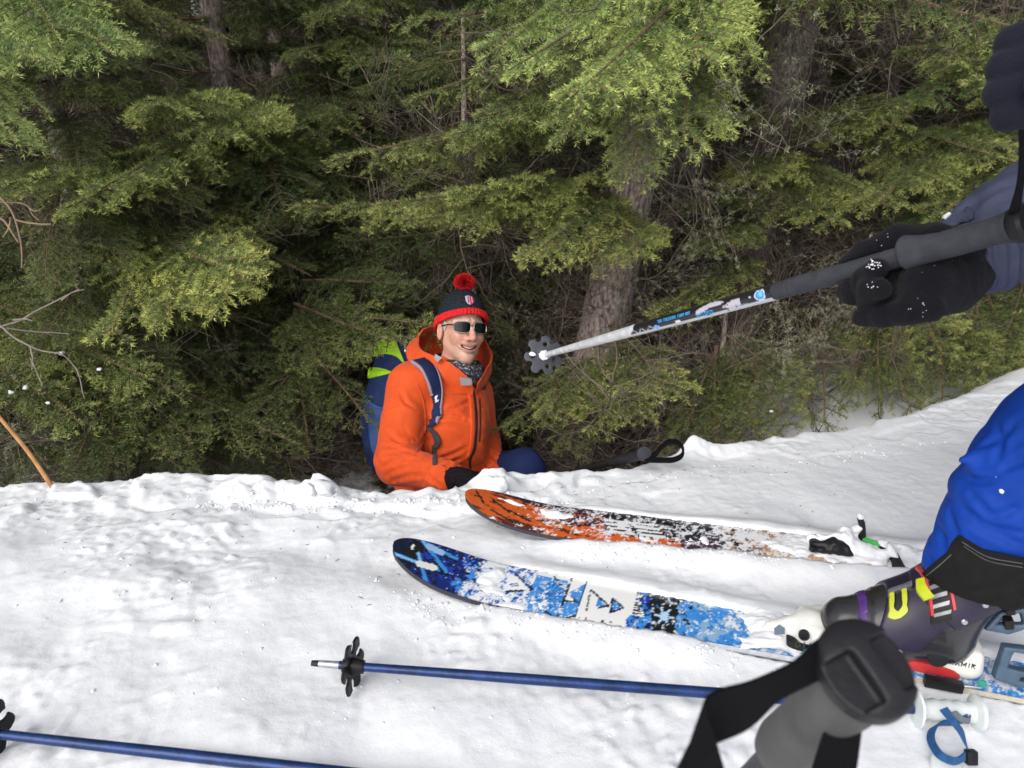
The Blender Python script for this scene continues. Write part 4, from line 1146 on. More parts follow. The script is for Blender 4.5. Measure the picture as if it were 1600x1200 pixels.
def orange_art(S, Y, Wd, ski):
    P = np.stack([S, Y, 0 * S], -1); c = Y / np.maximum(Wd, 1e-4)
    org, dk, blk, wh, plum, tan = (np.array(q) for q in ((0.66, 0.115, 0.018), (0.10, 0.02, 0.012), (0.010, 0.009, 0.016), (0.76, 0.76, 0.77), (0.035, 0.018, 0.035), (0.56, 0.36, 0.20)))
    Q = P * np.array([1, 4.0, 1])
    n1, n2 = fbm(P * np.array([0.4, 1.6, 1]), 60, 3, 4.0), fbm(P, 120, 3, 5.0)
    col = np.empty(S.shape + (3,)); col[:] = org * 0.95
    put(col, n2 > 0.55, org * 0.7)
    put(col, (n1 > 0.42) & (S < 0.3), dk)
    put(col, (np.hypot((S - 0.135) / 0.05, (Y + 0.052) / 0.016) + 0.35 * n2 < 1), dk)
    for a, b in (((0.02, 0.02), (0.045, -0.012)), ((0.06, 0.012), (0.10, -0.012)), ((0.075, -0.03), (0.12, -0.045)), ((0.10, -0.005), (0.15, -0.025))):
        put(col, seg_d(S, Y, a, b) < 0.003 + 0.002 * n2, blk)
    put(col, seg_d(S, Y, (0.05, 0.055), (0.17, 0.062)) < 0.012 + 0.003 * n2, plum)
    put(col, (c > 0.70 + 0.12 * n1) & (S > 0.12), plum); put(col, (c > 0.86) & (S > 0.2), blk)
    # dark block with light bars in the middle
    put(col, (S > 0.20) & (Y > -0.012 + 0.02 * n1) & (n2 > -0.2), plum)
    put(col, (S > 0.31) & (S < 0.62) & (Y > -0.030 + 0.02 * n1), blk)
    put(col, (S > 0.47) & (c < -0.3 + 0.6 * n1), plum * 1.5); put(col, (S > 0.55) & (n1 > 0.2), tan * 0.8); put(col, (S > 0.62), col[S > 0.62] * 0.6 + tan * 0.4)
    for y in (0.022, 0.008, -0.006, -0.020):
        for a, b in ((0.315, 0.365), (0.375, 0.43)):
            put(col, (S > a - y * 0.4) & (S < b - y * 0.4) & (np.abs(Y - y) < 0.0042 + 0.001 * n2), wh)
    put(col, (S > 0.64) & (c < -0.6), tan)
    # snow-dusted areas
    pw = fbm(P, 75, 4, 12.0, 0.8)
    pw = pw + 0.9 * np.exp(-((S - 0.20) / 0.035) ** 2 - ((Y - 0.012) / 0.03) ** 2) + 0.42 * sstep(0.22, 0.30, S) * np.exp(-((Y - 0.015) / 0.035) ** 2) + 0.55 * sstep(0.5, 0.62, S) - 0.9 * sstep(0.18, 0.08, S)
    al = np.clip(sstep(0.26, 0.70, pw + 0.35 * pnoise(P, 300, 5.0)) * 0.97, 0, 1)[..., None]; col = col * (1 - al) + al * np.array((0.78, 0.795, 0.825))
    put(col, (np.abs(c) > 0.965), col[np.abs(c) > 0.965] * 0.35)
    return col

blue = Ski('ski', 'blue alpine touring ski with white angular print, under the ski boot', BLUE_A.copy(), BLUE_B.copy(), 0.190, 1.72, 0.0475, 0.055, blue_art, M_WOODSIDE)
orange = Ski('ski', 'snow-dusted orange and black ski lying with an empty binding', ORNG_A.copy(), ORNG_B.copy(), 0.105, 1.70, 0.0465, 0.050, orange_art, M_WOODSIDE, sink_tail=0.006)

def blue_snow(S, c):
    P = np.stack([S, c * 0.055, 0 * S], -1)
    n = fbm(P, 26, 4, 3.0, 0.6)
    m = 0.011 * np.exp(-((S - 0.195) / 0.035) ** 2 - ((c - 0.10) / 0.7) ** 4) + 0.008 * np.exp(-((S - 0.26) / 0.06) ** 2) * sstep(0.0, -0.5, c) * sstep(-1.04, -0.9, c) + 0.022 * np.exp(-((S - 0.715) / 0.045) ** 2) + 0.004 * sstep(0.5, 0.75, c) * np.exp(-((S - 0.36) / 0.12) ** 2)
    return m - 0.0075 + 0.005 * n + 0.003 * np.maximum(pnoise(P, 70, 9.0), 0)
blue.snow(blue_snow, smax_=0.80)
def orange_snow(S, c):
    P = np.stack([S, c * 0.055, 0 * S], -1)
    n = fbm(P, 24, 4, 13.0, 0.6)
    m = 0.012 * np.exp(-((S - 0.195) / 0.04) ** 2 - ((c - 0.28) / 0.28) ** 2) + 0.0075 * np.exp(-((S - 0.12) / 0.06) ** 2 - ((c - 0.52) / 0.14) ** 2) + 0.006 * np.exp(-((S - 0.40) / 0.10) ** 2 - ((c + 0.45) / 0.4) ** 2) + 0.013 * sstep(0.56, 0.78, S) * np.exp(-((c - 0.1) / 0.95) ** 4)
    return m - 0.0066 + 0.005 * n + 0.004 * np.maximum(pnoise(P, 60, 19.0), 0)
orange.snow(orange_snow, smax_=1.62)

# ---- text as thin raised lettering
def lettering(name, txt, o, x, y, size, mat, parent, t=0.0004, gap=0.25):
    """block capitals built from strokes, in the plane x (reading direction) / y (up)"""
    G = {'A': [((0, 0), (.35, 1)), ((.35, 1), (.7, 0)), ((.15, .4), (.55, .4))], 'B': [((0, 0), (0, 1)), ((0, 1), (.5, .85)), ((.5, .85), (0, .52)), ((0, .52), (.6, .25)), ((.6, .25), (0, 0))],
         'C': [((.7, .9), (.1, .9)), ((.1, .9), (.1, .1)), ((.1, .1), (.7, .1))], 'D': [((0, 0), (0, 1)), ((0, 1), (.6, .7)), ((.6, .7), (.6, .3)), ((.6, .3), (0, 0))],
         'E': [((0, 0), (0, 1)), ((0, 1), (.6, 1)), ((0, .5), (.5, .5)), ((0, 0), (.6, 0))], 'F': [((0, 0), (0, 1)), ((0, 1), (.6, 1)), ((0, .5), (.5, .5))],
         'H': [((0, 0), (0, 1)), ((.6, 0), (.6, 1)), ((0, .5), (.6, .5))], 'I': [((.2, 0), (.2, 1))], 'L': [((0, 1), (0, 0)), ((0, 0), (.55, 0))],
         'M': [((0, 0), (0, 1)), ((0, 1), (.4, .3)), ((.4, .3), (.8, 1)), ((.8, 1), (.8, 0))], 'N': [((0, 0), (0, 1)), ((0, 1), (.6, 0)), ((.6, 0), (.6, 1))],
         'O': [((.05, .05), (.05, .95)), ((.05, .95), (.6, .95)), ((.6, .95), (.6, .05)), ((.6, .05), (.05, .05))], 'P': [((0, 0), (0, 1)), ((0, 1), (.6, .8)), ((.6, .8), (0, .5))],
         'R': [((0, 0), (0, 1)), ((0, 1), (.6, .8)), ((.6, .8), (0, .5)), ((.2, .5), (.6, 0))], 'S': [((.6, .95), (.05, .85)), ((.05, .85), (.6, .35)), ((.6, .35), (0, .05))],
         'T': [((0, 1), (.7, 1)), ((.35, 1), (.35, 0))], 'U': [((0, 1), (0, .1)), ((0, .1), (.6, .1)), ((.6, .1), (.6, 1))], 'V': [((0, 1), (.35, 0)), ((.35, 0), (.7, 1))],
         'X': [((0, 0), (.6, 1)), ((0, 1), (.6, 0))], 'Y': [((0, 1), (.3, .5)), ((.6, 1), (.3, .5)), ((.3, .5), (.3, 0))], '-': [((.1, .5), (.5, .5))], ' ': []}
    o, x, y = (np.asarray(q, float) for q in (o, x, y)); x = x / np.linalg.norm(x); y = y / np.linalg.norm(y); n = np.cross(x, y)
    g = MB(); cx = 0.0
    for ch in txt:
        wch = max([max(a[0], b[0]) for a, b in G[ch]] + [0.35])
        for a, b in G[ch]:
            a3 = o + x * (cx + a[0]) * size + y * a[1] * size; b3 = o + x * (cx + b[0]) * size + y * b[1] * size
            d = (b3 - a3) / np.linalg.norm(b3 - a3); s = np.cross(n, d)
            g.box((a3 + b3) / 2, (b3 - a3) / 2 + d * size * 0.05, s * size * 0.075, n * t)
        cx += wch + gap
    if g.n: return g.build(name, mat, parent, smooth=False)

# ---- the binding on the blue ski
BOOT_S = 0.785         # toe of the boot along the blue ski
def bl(s, y, z): return blue.P(s, y, blue.base(s) + 0.011 + z)
def blv(a): return blue.X * a[0] + blue.Y * a[1] + blue.Z * a[2]
bind = bpy.data.objects.new('binding', None); COL.objects.link(bind); bind.parent = blue.root
bind.location = Vector(tuple(bl(1.1, 0, 0))) - blue.root.location; bind.empty_display_size = 0.05
def bl_sdf(fn, lo, hi, h):
    """surface built in the ski's own axes (s, y, z) and then put into the world"""
    me = surface('part', fn, lo, hi, h); V = verts_of(me)
    W = bl(V[:, 0], V[:, 1], V[:, 2]); me.vertices.foreach_set('co', W.astype(np.float32).ravel()); me.update()
    return me
def toe_f(P):
    d = smin(cone(P, (BOOT_S - 0.075, 0, 0.012), (BOOT_S - 0.012, 0.0, 0.030), 0.012, 0.026), rbox(P, (BOOT_S - 0.012, 0, 0.030), (0.020, 0.034, 0.019), 0.008), 0.014)
    d = smin(d, cone(P, (BOOT_S + 0.0, -0.036, 0.034), (BOOT_S + 0.028, -0.036, 0.042), 0.013, 0.010), 0.01)
    d = smin(d, cone(P, (BOOT_S + 0.0, 0.036, 0.034), (BOOT_S + 0.028, 0.036, 0.042), 0.013, 0.010), 0.01)
    d = smax(d, -rbox(P, (BOOT_S - 0.030, -0.045, 0.040), (0.012, 0.012, 0.008), 0.004), 0.004)
    return smax(d, -(P[..., 2] - 0.004), 0.003)
link('toe_piece', bl_sdf(toe_f, (BOOT_S - 0.1, -0.06, 0.0), (BOOT_S + 0.05, 0.06, 0.075), 0.0028), M_WHITEP, bind)
g = MB(); g.lathe(bl(BOOT_S - 0.026, -0.038, 0.040), blv((0, -1, 0.2)), [(0, 0.009), (0.006, 0.009), (0.0062, 0.005), (0.004, 0.004)], 16); g.build('toe_screw', M_BLACKP, bind)
g = MB(); g.prism([(0, 0), (0.016, 0.004), (0.015, 0.014), (0.006, 0.018), (-0.002, 0.010)], -0.0005, 0.0008, (bl(BOOT_S - 0.070, -0.030, 0.022), blue.X, blue.Z * 0.8 + blue.Y * 0.6, -blue.Y * 0.8 + blue.Z * 0.6)); g.build('toe_badge', M_STEELB, bind, smooth=False)
g = MB(); g.box(bl(BOOT_S + 0.005, 0, 0.010), blv((0.055, 0, 0)), blv((0, 0.036, 0)), blv((0, 0, 0.008))); g.build('toe_base', M_BLACKP, bind, bevel=0.003)
g = MB(); g.box(bl(BOOT_S + 0.018, -0.030, 0.014), blv((0.018, 0, 0)), blv((0, 0.012, 0)), blv((0, 0, 0.005))); g.build('brake_pad', M_RED, bind, bevel=0.002)
g = MB(); g.lathe(bl(BOOT_S - 0.018, -0.046, 0.012), blv((0, -1, 0)), [(0, 0.006), (0.003, 0.006), (0.004, 0.003)], 14); g.build('green_pin', M_TEAL, bind)
lettering('lettering', 'DIAMIR', bl(BOOT_S - 0.036, -0.0455, 0.017), blue.X, blue.Z * 0.9 + blue.Y * 0.4, 0.010, M_INK, bind, t=0.0012, gap=0.45)
HEEL = BOOT_S + 0.190
def heel_f(P):
    d = rbox(P, (HEEL + 0.022, 0, 0.032), (0.032, 0.034, 0.024), 0.012)
    d = smin(d, cone(P, (HEEL + 0.030, 0, 0.050), (HEEL - 0.006, 0, 0.075), 0.014, 0.007), 0.008)
    d = smin(d, cone(P, (HEEL - 0.05, 0, 0.012), (HEEL + 0.03, 0, 0.02), 0.012, 0.03), 0.02)
    return smax(d, -(P[..., 2] - 0.004), 0.003)
link('heel_piece', bl_sdf(heel_f, (HEEL - 0.08, -0.06, 0.0), (HEEL + 0.1, 0.06, 0.12), 0.003), M_WHITEP, bind)
lettering('lettering', 'DIAMIR', bl(HEEL + 0.000, -0.0355, 0.032), blue.X, blue.Z, 0.0075, M_INK, bind, t=0.0012, gap=0.4)
g = MB(); g.box(bl(BOOT_S + 0.165, 0, 0.014), blv((0.050, 0, 0.0)), blv((0, 0.036, 0)), blv((0, 0, 0.010))); g.build("red_plate", M_RED, bind, bevel=0.004)
g = MB(); g.tube([bl(BOOT_S + 0.19, -0.046, 0.006), bl(BOOT_S + 0.24, -0.05, 0.008), bl(HEEL + 0.0, -0.052, 0.004)], [0.0025] * 3, 6); g.build('brake_wire', M_METAL, bind)
g = MB(); g.box(bl(HEEL - 0.002, -0.052, 0.004), blv((0.028, 0, 0)), blv((0, 0.007, 0)), blv((0, 0, 0.008))); g.build('brake_arm', M_BLACKP, bind, bevel=0.002)
def lever(name, pts_outer, holes, frame, t):
    """flat lever with real openings: outline filled by a constrained grid of cells outside the holes"""
    def inside(poly, x, y):
        c = np.zeros(x.shape, bool); n = len(poly)
        for i in range(n):
            (x1, y1), (x2, y2) = poly[i], poly[(i + 1) % n]
            k = ((y1 > y) != (y2 > y)) & (x < (x2 - x1) * (y - y1) / (y2 - y1 + 1e-12) + x1); c ^= k
        return c
    def sd(poly, x, y):
        d = np.full(x.shape, 9.0)
        for i in range(len(poly)): d = np.minimum(d, seg_d(x, y, poly[i], poly[(i + 1) % len(poly)]))
        return np.where(inside(poly, x, y), -d, d)
    o, X, Y, Z = frame
    def f(P):
        x, y, z = P[..., 0], P[..., 1], P[..., 2]
        d = sd(pts_outer, x, y) 
        for hpoly in holes: d = np.maximum(d, -sd(hpoly, x, y))
        return smax(d, np.abs(z) - t, 0.003)
    po = np.array(pts_outer)
    me = surface(name, f, (po[:, 0].min() - 0.01, po[:, 1].min() - 0.01, -t - 0.006), (po[:, 0].max() + 0.01, po[:, 1].max() + 0.01, t + 0.006), 0.0022)
    V = verts_of(me); W = o + V[:, 0:1] * X + V[:, 1:2] * Y + V[:, 2:3] * Z
    me.vertices.foreach_set('co', W.astype(np.float32).ravel()); me.update()
    return me
_n = blv((0, -1, 0))
me = lever('heel_lever', [(-0.012, -0.016), (0.012, 0.014), (0.060, 0.026), (0.078, 0.020), (0.084, 0.000), (0.052, -0.010), (0.022, -0.022)], [[(0.006, -0.006), (0.022, 0.008), (0.040, 0.014), (0.044, -0.004)]],
           (bl(HEEL + 0.052, -0.012, 0.112), blv((0.97, 0, 0.18)), blv((-0.18, 0.25, 0.93)), blv((0.05, -0.95, 0.28))), 0.008)
link('heel_lever', me, M_STEELB, bind)
me = lever('heel_tower', [(-0.012, -0.036), (-0.010, 0.022), (0.022, 0.026), (0.064, 0.006), (0.074, -0.032), (0.026, -0.040)], [[(0.002, -0.012), (0.005, 0.016), (0.026, 0.018), (0.050, 0.002), (0.052, -0.012)], [(0.022, -0.029), (0.024, -0.022), (0.056, -0.020), (0.058, -0.027)]],
           (bl(HEEL + 0.085, -0.020, 0.050), blv((1, 0, -0.06)), blv((0.06, 0.2, 0.97)), blv((0.02, -0.97, 0.2))), 0.010)
link('heel_tower', me, M_STEELB, bind)
g = MB(); g.lathe(bl(HEEL + 0.052, -0.045, 0.014), blv((0, -1, 0)), [(0, 0.007), (0.004, 0.007), (0.005, 0.003)], 14); g.build('green_pin', M_TEAL, bind)

# ---- the snowed-up binding on the orange ski
S0 = 0.762
def ol(s, y, z): return orange.P(s, y, orange.base(s) + 0.011 + z)
def olv(a): return orange.X * a[0] + orange.Y * a[1] + orange.Z * a[2]
bind2 = bpy.data.objects.new('binding', None); COL.objects.link(bind2); bind2.parent = orange.root
bind2.location = Vector(tuple(ol(S0, 0, 0))) - orange.root.location; bind2.empty_display_size = 0.05
def ol_sdf(fn, lo, hi, h):
    me = surface('part', fn, lo, hi, h); V = verts_of(me)
    me.vertices.foreach_set('co', ol(V[:, 0], V[:, 1], V[:, 2]).astype(np.float32).ravel()); me.update(); return me
def otoe(P):
    d = smin(cone(P, (S0 - 0.022, -0.010, 0.012), (S0 + 0.012, -0.010, 0.018), 0.007, 0.013), cone(P, (S0 + 0.012, -0.010, 0.018), (S0 + 0.046, -0.016, 0.012), 0.013, 0.009), 0.010)
    d = smin(d, rbox(P, (S0 + 0.01, 0.0, 0.010), (0.045, 0.026, 0.006), 0.003), 0.006)
    return d + 0.0045 * pnoise(P, 70, 2.0)
link('toe_piece', ol_sdf(otoe, (S0 - 0.07, -0.06, -0.005), (S0 + 0.1, 0.05, 0.06), 0.003), M_BLACKP, bind2)
g = MB(); g.tube([ol(S0 + 0.075, 0.030, 0.012), ol(S0 + 0.072, 0.034, 0.040), ol(S0 + 0.066, 0.036, 0.060)], [0.008, 0.0065, 0.0075], 10); g.build('toe_wing', M_DARKP, bind2)
g = MB(); g.tube([ol(S0 + 0.078, 0.026, 0.014), ol(S0 + 0.095, 0.008, 0.020), ol(S0 + 0.10, -0.002, 0.018)], [0.008, 0.008, 0.006], 8); g.build('green_arm', M_GREEN, bind2)
g = MB(); g.tube([ol(S0 + 0.10, 0.0, 0.014), ol(S0 + 0.125, -0.022, 0.014), ol(S0 + 0.128, -0.046, 0.006)], [0.009, 0.010, 0.012], 10); g.build('toe_wing', M_DARKP, bind2)
def osnow(P):
    d = smin(cone(P, (S0 - 0.03, 0.012, 0.010), (S0 + 0.03, 0.010, 0.018), 0.011, 0.012), cone(P, (S0 + 0.03, 0.016, 0.022), (S0 + 0.064, 0.038, 0.036), 0.014, 0.009), 0.02)
    d = smin(d, cone(P, (S0 + 0.035, 0.0, 0.018), (S0 + 0.10, -0.022, 0.010), 0.018, 0.016), 0.02)
    d = smin(d, cone(P, (S0 + 0.11, 0.012, 0.012), (S0 + 0.20, 0.0, 0.004), 0.018, 0.012), 0.02)
    d = smin(d, cone(P, (S0 + 0.118, -0.014, 0.030), (S0 + 0.122, -0.032, 0.022), 0.006, 0.006), 0.008)
    d = smin(d, cone(P, (S0 + 0.068, 0.037, 0.058), (S0 + 0.065, 0.037, 0.066), 0.006, 0.005), 0.008)
    return d + 0.006 * fbm(P, 45, 3, 6.0)
o = link('snow_crust', ol_sdf(osnow, (S0 - 0.08, -0.07, -0.01), (S0 + 0.24, 0.08, 0.11), 0.0035), M_SNOW, bind2); o['kind'] = 'stuff'

# ================================================================== ski poles
def printed_shaft(a, b, ra, rb, colfn, n=240, k=28):
    """a pole shaft whose print is a colour per vertex: colfn(t along, angle) -> rgb; angle 0 faces the camera"""
    a, b = np.asarray(a, float), np.asarray(b, float); w = (b - a) / np.linalg.norm(b - a)
    v = CAM - (a + b) / 2; v -= w * v.dot(w); v /= np.linalg.norm(v); u = np.cross(w, v)
    t = np.linspace(0, 1, n); an = np.linspace(-math.pi, math.pi, k, endpoint=False)
    T, A = np.meshgrid(t, an, indexing='ij')
    r = (ra + (rb - ra) * T)[..., None]
    G = a + (b - a) * T[..., None] + r * (np.cos(A)[..., None] * v + np.sin(A)[..., None] * u)
    m = MB().grid(G, F_close_u=True).mesh('shaft')
    colattr(m, 'Col', colfn(T, A).reshape(-1, 3))
    return m, w, v, u

# ---- the pole held out towards the man
GA, GB = at(1588, 352, 0.86), at(847, 556, 1.90)
GW = (GB - GA) / np.linalg.norm(GB - GA); GL = np.linalg.norm(GB - GA)
def along(u):
    """distance along the held pole at which it crosses photo column u"""
    lo, hi = 0.0, GL
    for _ in range(50):
        m = (lo + hi) / 2; q = GA + GW * m - CAM
        uu = 800 + FPX * q.dot(RT) / q.dot(FW)
        if uu > u: lo = m
        else: hi = m
    return lo
s_foam0, s_foam1, s_print0, s_print1 = along(1415), along(1212), along(1212), along(990)
pole = thing('ski_pole', 'held-out ski pole with black and blue print, silver lower end and flower basket', 'ski pole', GA + GW * GL * 0.5)
def pcol(T, A):
    s = T; A = -A; P = np.stack([s * 9, A, 0 * s], -1); n = fbm(P, 1.3, 3, 2.0)
    blk, lil, sil, blu = np.array((0.012, 0.012, 0.017)), np.array((0.48, 0.45, 0.52)), np.array((0.55, 0.57, 0.60)), np.array((0.06, 0.30, 0.66))
    c = np.empty(T.shape + (3,)); c[:] = blk
    put(c, (A > 0.62 + 0.10 * n), sil)                                   # light stripe on the underside
    wave = np.sin((s - 0.42) * 22) * 0.9
    put(c, (s > 0.17) & (s < 0.46) & (np.abs(A + 0.25 - wave * 0.5) < 0.42 + 0.22 * n), lil)
    put(c, (s > 0.22) & (s < 0.40) & (np.abs(A + 0.05 - (s - 0.3) * 7) < 0.20), blk)
    put(c, (s > 0.20) & (s < 0.30) & (np.abs(n) < 0.05), blk)
    put(c, (s > 0.13) & (s < 0.20) & (np.abs(A - 0.45) < 0.10) & (np.sin(s * 900) > 0), np.array((0.25, 0.35, 0.55)))
    dx, dy = (s - 0.055) / 0.030, (A + 0.10) / 0.75                        # the drop shaped badge
    put(c, (np.hypot(dx, dy) < 1.0), np.array((0.62, 0.68, 0.76))); put(c, (np.hypot(dx, dy) < 0.82), blu); put(c, np.hypot(dx + 0.15, dy + 0.2) < 0.42, np.array((0.20, 0.50, 0.80)))
    put(c, (s > 0.105) & (s < 0.118) & (np.abs(A + 0.15) < 0.35) & (np.sin(A * 20) > 0), np.array((0.6, 0.6, 0.6)))
    put(c, (s > 0.74) & (s < 0.80) & (np.abs(A - 0.45) < 0.38 * (1 - np.abs(s - 0.77) / 0.035)), np.array((0.16, 0.36, 0.70)))
    put(c, (s > 0.80) & (s < 0.97) & (np.abs(A - 0.35 - 0.3 * np.sin(s * 90)) < 0.06), np.array((0.6, 0.6, 0.64)))
    put(c, (s > 0.58) & (s < 0.62) & (np.abs(A - 0.48) < 0.14), np.array((0.7, 0.7, 0.7)))
    put(c, (s > 0.96) & (A < -0.2 + (s - 0.96) * 20), sil)
    return c
me, pw_, pv_, pu_ = printed_shaft(GA + GW * s_print0, GA + GW * s_print1, 0.0132, 0.0118, pcol, 320, 36)
link('printed_shaft', me, M_PRINT, pole)
M_SILVER = material('frosted_aluminium', (0.66, 0.68, 0.70), 0.45, metal=0.35, vary=0.15, vscale=60, bump=0.5, bscale=180)
g = MB(); g.tube([GA + GW * s_print1, GA + GW * (GL - 0.015)], [0.0114, 0.0068], 16); g.build('lower_shaft', M_SILVER, pole)
def on_pole(s, ang, r): return GA + GW * s + r * (math.cos(ang) * pv_ + math.sin(ang) * pu_)
sl = lambda f: s_print0 + (s_print1 - s_print0) * f
lettering('lettering', 'THE FREERIDE COMPANY', on_pole(sl(0.745), 0.12, 0.0123), -GW, pu_, 0.0052, M_BLUEINK, pole, t=0.0008, gap=0.35)
lettering('lettering', 'X-PLORER', on_pole(sl(0.46), -0.58, 0.0127), -GW, pu_ * 0.85 + pv_ * 0.5, 0.0062, M_BLUEINK, pole, t=0.0008, gap=0.35)
# foam grip with finger shelf and head
M_FOAM = material('grey_foam', (0.046, 0.048, 0.057), 0.75, vary=0.18, vscale=50, bump=0.35, bscale=500, spec=0.18)
prof = [(s_print0, 0.0125), (s_print0 - 0.002, 0.0138), (s_print0 - 0.03, 0.0140), (s_print0 - 0.031, 0.0130), (s_print0 - 0.033, 0.0130), (s_print0 - 0.034, 0.0140), (s_print0 - 0.040, 0.0140), (s_print0 - 0.041, 0.0130), (s_print0 - 0.043, 0.0130), (s_print0 - 0.044, 0.0140),
        (s_foam0 + 0.030, 0.0138), (s_foam0 + 0.029, 0.0142), (s_foam0 + 0.026, 0.0142), (s_foam0 + 0.025, 0.0138), (s_foam0 + 0.001, 0.0138)]
prof = [(s, r) for s, r in prof][::-1]
g = MB(); g.lathe(GA, GW, prof, 28); g.build('extension_grip', M_FOAM, pole)
def grip_f(P):
    Q = P - GA; s = Q @ GW; rad = Q - s[..., None] * GW; r = np.linalg.norm(rad, axis=-1)
    dn = rad @ pu_ / np.maximum(r, 1e-6)                     # +1 on the underside
    R0 = np.interp(s, [0.0, 0.012, 0.03, 0.07, 0.11, 0.128, s_foam0 + 0.002], [0.0205, 0.0170, 0.0160, 0.0172, 0.0168, 0.0185, 0.0215]) 
    R0 = R0 + np.maximum(dn, 0) * np.interp(s, [0.09, s_foam0 - 0.006, s_foam0 + 0.004], [0, 0.006, 0.003])
    d = (r - R0) * 0.85
    return smax(smax(d, s - s_foam0, 0.004), -s, 0.003)
lo = np.minimum(GA, GA + GW * (s_foam0 + 0.01)) - 0.03; hi = np.maximum(GA, GA + GW * (s_foam0 + 0.01)) + 0.03
link('grip', surface('grip', grip_f, lo, hi, 0.0024), M_FOAM, pole)
hv = CAM - GA; hv /= np.linalg.norm(hv)
g = MB(); g.lathe(GA - GW * 0.016, GW, [(0, 0.012), (0.0005, 0.0195), (0.004, 0.0225), (0.012, 0.0225), (0.017, 0.0200), (0.024, 0.0165)], 36); g.build('grip_cap', M_BLACKP, pole)
# basket
BASK = GA + GW * (GL - 0.010)
bn = (-GW * 0.62 + hv * 0.0 + (CAM - GB) / np.linalg.norm(CAM - GB) * 0.55); bn /= np.linalg.norm(bn)
bx_ = np.cross(bn, [0, 0, 1.0]); bx_ /= np.linalg.norm(bx_); by_ = np.cross(bn, bx_)
def basket_f(P):
    x, y, z = P[..., 0], P[..., 1], P[..., 2]; r = np.hypot(x, y); a = np.arctan2(y, x)
    Ro = 0.0465 + 0.0035 * np.cos(7 * a)
    d = r - Ro
    for k in range(7):
        t = 2 * math.pi * (k + 0.5) / 7; cx, cy = math.cos(t), math.sin(t)
        q = x * cx + y * cy; p = -x * cy + y * cx
        d = np.maximum(d, -(np.hypot((q - 0.047) / 1.15, p / (0.75)) - 0.0105))
        t2 = 2 * math.pi * k / 7; q = x * math.cos(t2) + y * math.sin(t2); p = -x * math.sin(t2) + y * math.cos(t2)
        if k in (0, 2, 3, 5): d = np.maximum(d, -(np.hypot((q - 0.028) / 1.3, p) - 0.0048))
    zz = z + 0.004 * (r / 0.045) ** 2
    d = smax(d, np.abs(zz) - 0.0022, 0.0015)
    return smin(d, np.maximum(r - 0.013, np.abs(z) - 0.006), 0.004)
def frame_mesh(me, o, X, Y, Z):
    V = verts_of(me); W = o + V[:, 0:1] * X + V[:, 1:2] * Y + V[:, 2:3] * Z
    me.vertices.foreach_set('co', W.astype(np.float32).ravel()); me.update(); return me
M_BASKET = material('grey_basket_plastic', (0.050, 0.054, 0.066), 0.5, vary=0.2, vscale=60)
link('basket', frame_mesh(surface('basket', basket_f, (-0.06, -0.06, -0.015), (0.06, 0.06, 0.015), 0.0018), BASK, bx_, by_, bn), M_BASKET, pole)
def clump(P): return ell(P, (0, 0, 0), (0.013, 0.012, 0.010)) + 0.004 * pnoise(P, 120, 3)
o = link('snow_clump', frame_mesh(surface('snow_clump', clump, (-0.02,) * 3, (0.02,) * 3, 0.0018), BASK + bn * 0.004, bx_, by_, bn), M_SNOW, pole)
o = link('snow_clump', frame_mesh(surface('snow_clump', lambda P: ell(P, (0, 0, 0), (0.008, 0.005, 0.004)) + 0.002 * pnoise(P, 150, 4), (-0.015,) * 3, (0.015,) * 3, 0.0015), at(832, 553, 1.87), RT, UP, -FW), M_SNOW, pole)
g = MB(); g.tube([GB - GW * 0.005, GB + GW * 0.045], [0.0055, 0.002], 10); g.build('tip', M_METAL, pole)
# wrist strap: from the cap of the grip up into the other glove
g0, g1, g2, g3 = at(1583, 338, 0.855), at(1592, 300, 0.80), at(1601, 230, 0.72), at(1606, 165, 0.66)
M_WEB = material('black_webbing', (0.005, 0.005, 0.007), 0.85, bump=0.6, bscale=260, btype='WAVE', spec=0.18)
ribbon('wrist_strap', [g0, g1, g2, g3], [RT + FW * 0.4, RT + FW * 0.6, RT + FW * 0.8, RT], 0.018, M_WEB, pole)

# ---- the photographer's own pole, planted right in front of the lens
KA = at(1356, 1042, 0.37)
_vp = FW + (830 - 800) / FPX * RT - (1540 - 600) / FPX * UP; KW = _vp / np.linalg.norm(_vp)
t_ = 0.0
near_pole = thing('ski_pole', 'upright ski pole in front with a round black grip cap bearing a T ridge', 'ski pole', KA)
kv = RT - KW * RT.dot(KW); kv /= np.linalg.norm(kv); ku = np.cross(KW, kv)
gl = -(KA[2] - snow_at(KA[0], KA[1] + 0.45)) / KW[2]
M_GRIPG = material('soft_grey_rubber', (0.082, 0.081, 0.080), 0.6, vary=0.25, vscale=25, bump=0.2, bscale=300, spec=0.18)
prof = [(0.0, 0.016), (0.006, 0.0185), (0.03, 0.0200), (0.055, 0.0190), (0.06, 0.0172), (0.10, 0.0170), (0.14, 0.0185), (0.155, 0.0170), (0.16, 0.0125)]
g = MB(); g.lathe(KA + KW * 0.008, KW, prof, 36, squash=1.0); g.build('grip', M_GRIPG, near_pole)
def cap_f(P):
    x, y, z = P[..., 0], P[..., 1], P[..., 2]; r = np.hypot(x * 1.06, y * 0.92)
    d = smax(r - 0.0228, np.abs(z - 0.004) - 0.0115, 0.007)
    d = smax(d, ball(P, (0, 0, 0.040), 0.0485), 0.003)
    # two wedge shaped hollows leave a raised T between them
    d = smax(d, -rbox(P, (-0.0150, -0.0035, -0.0075), (0.0105, 0.0130, 0.0090), 0.0015), 0.0015)
    d = smax(d, -rbox(P, (0.0165, -0.0035, -0.0075), (0.0105, 0.0130, 0.0090), 0.0015), 0.0015)
    return d
tw = R(24); cx_ = kv * math.cos(tw) - ku * math.sin(tw); cy_ = kv * math.sin(tw) + ku * math.cos(tw)
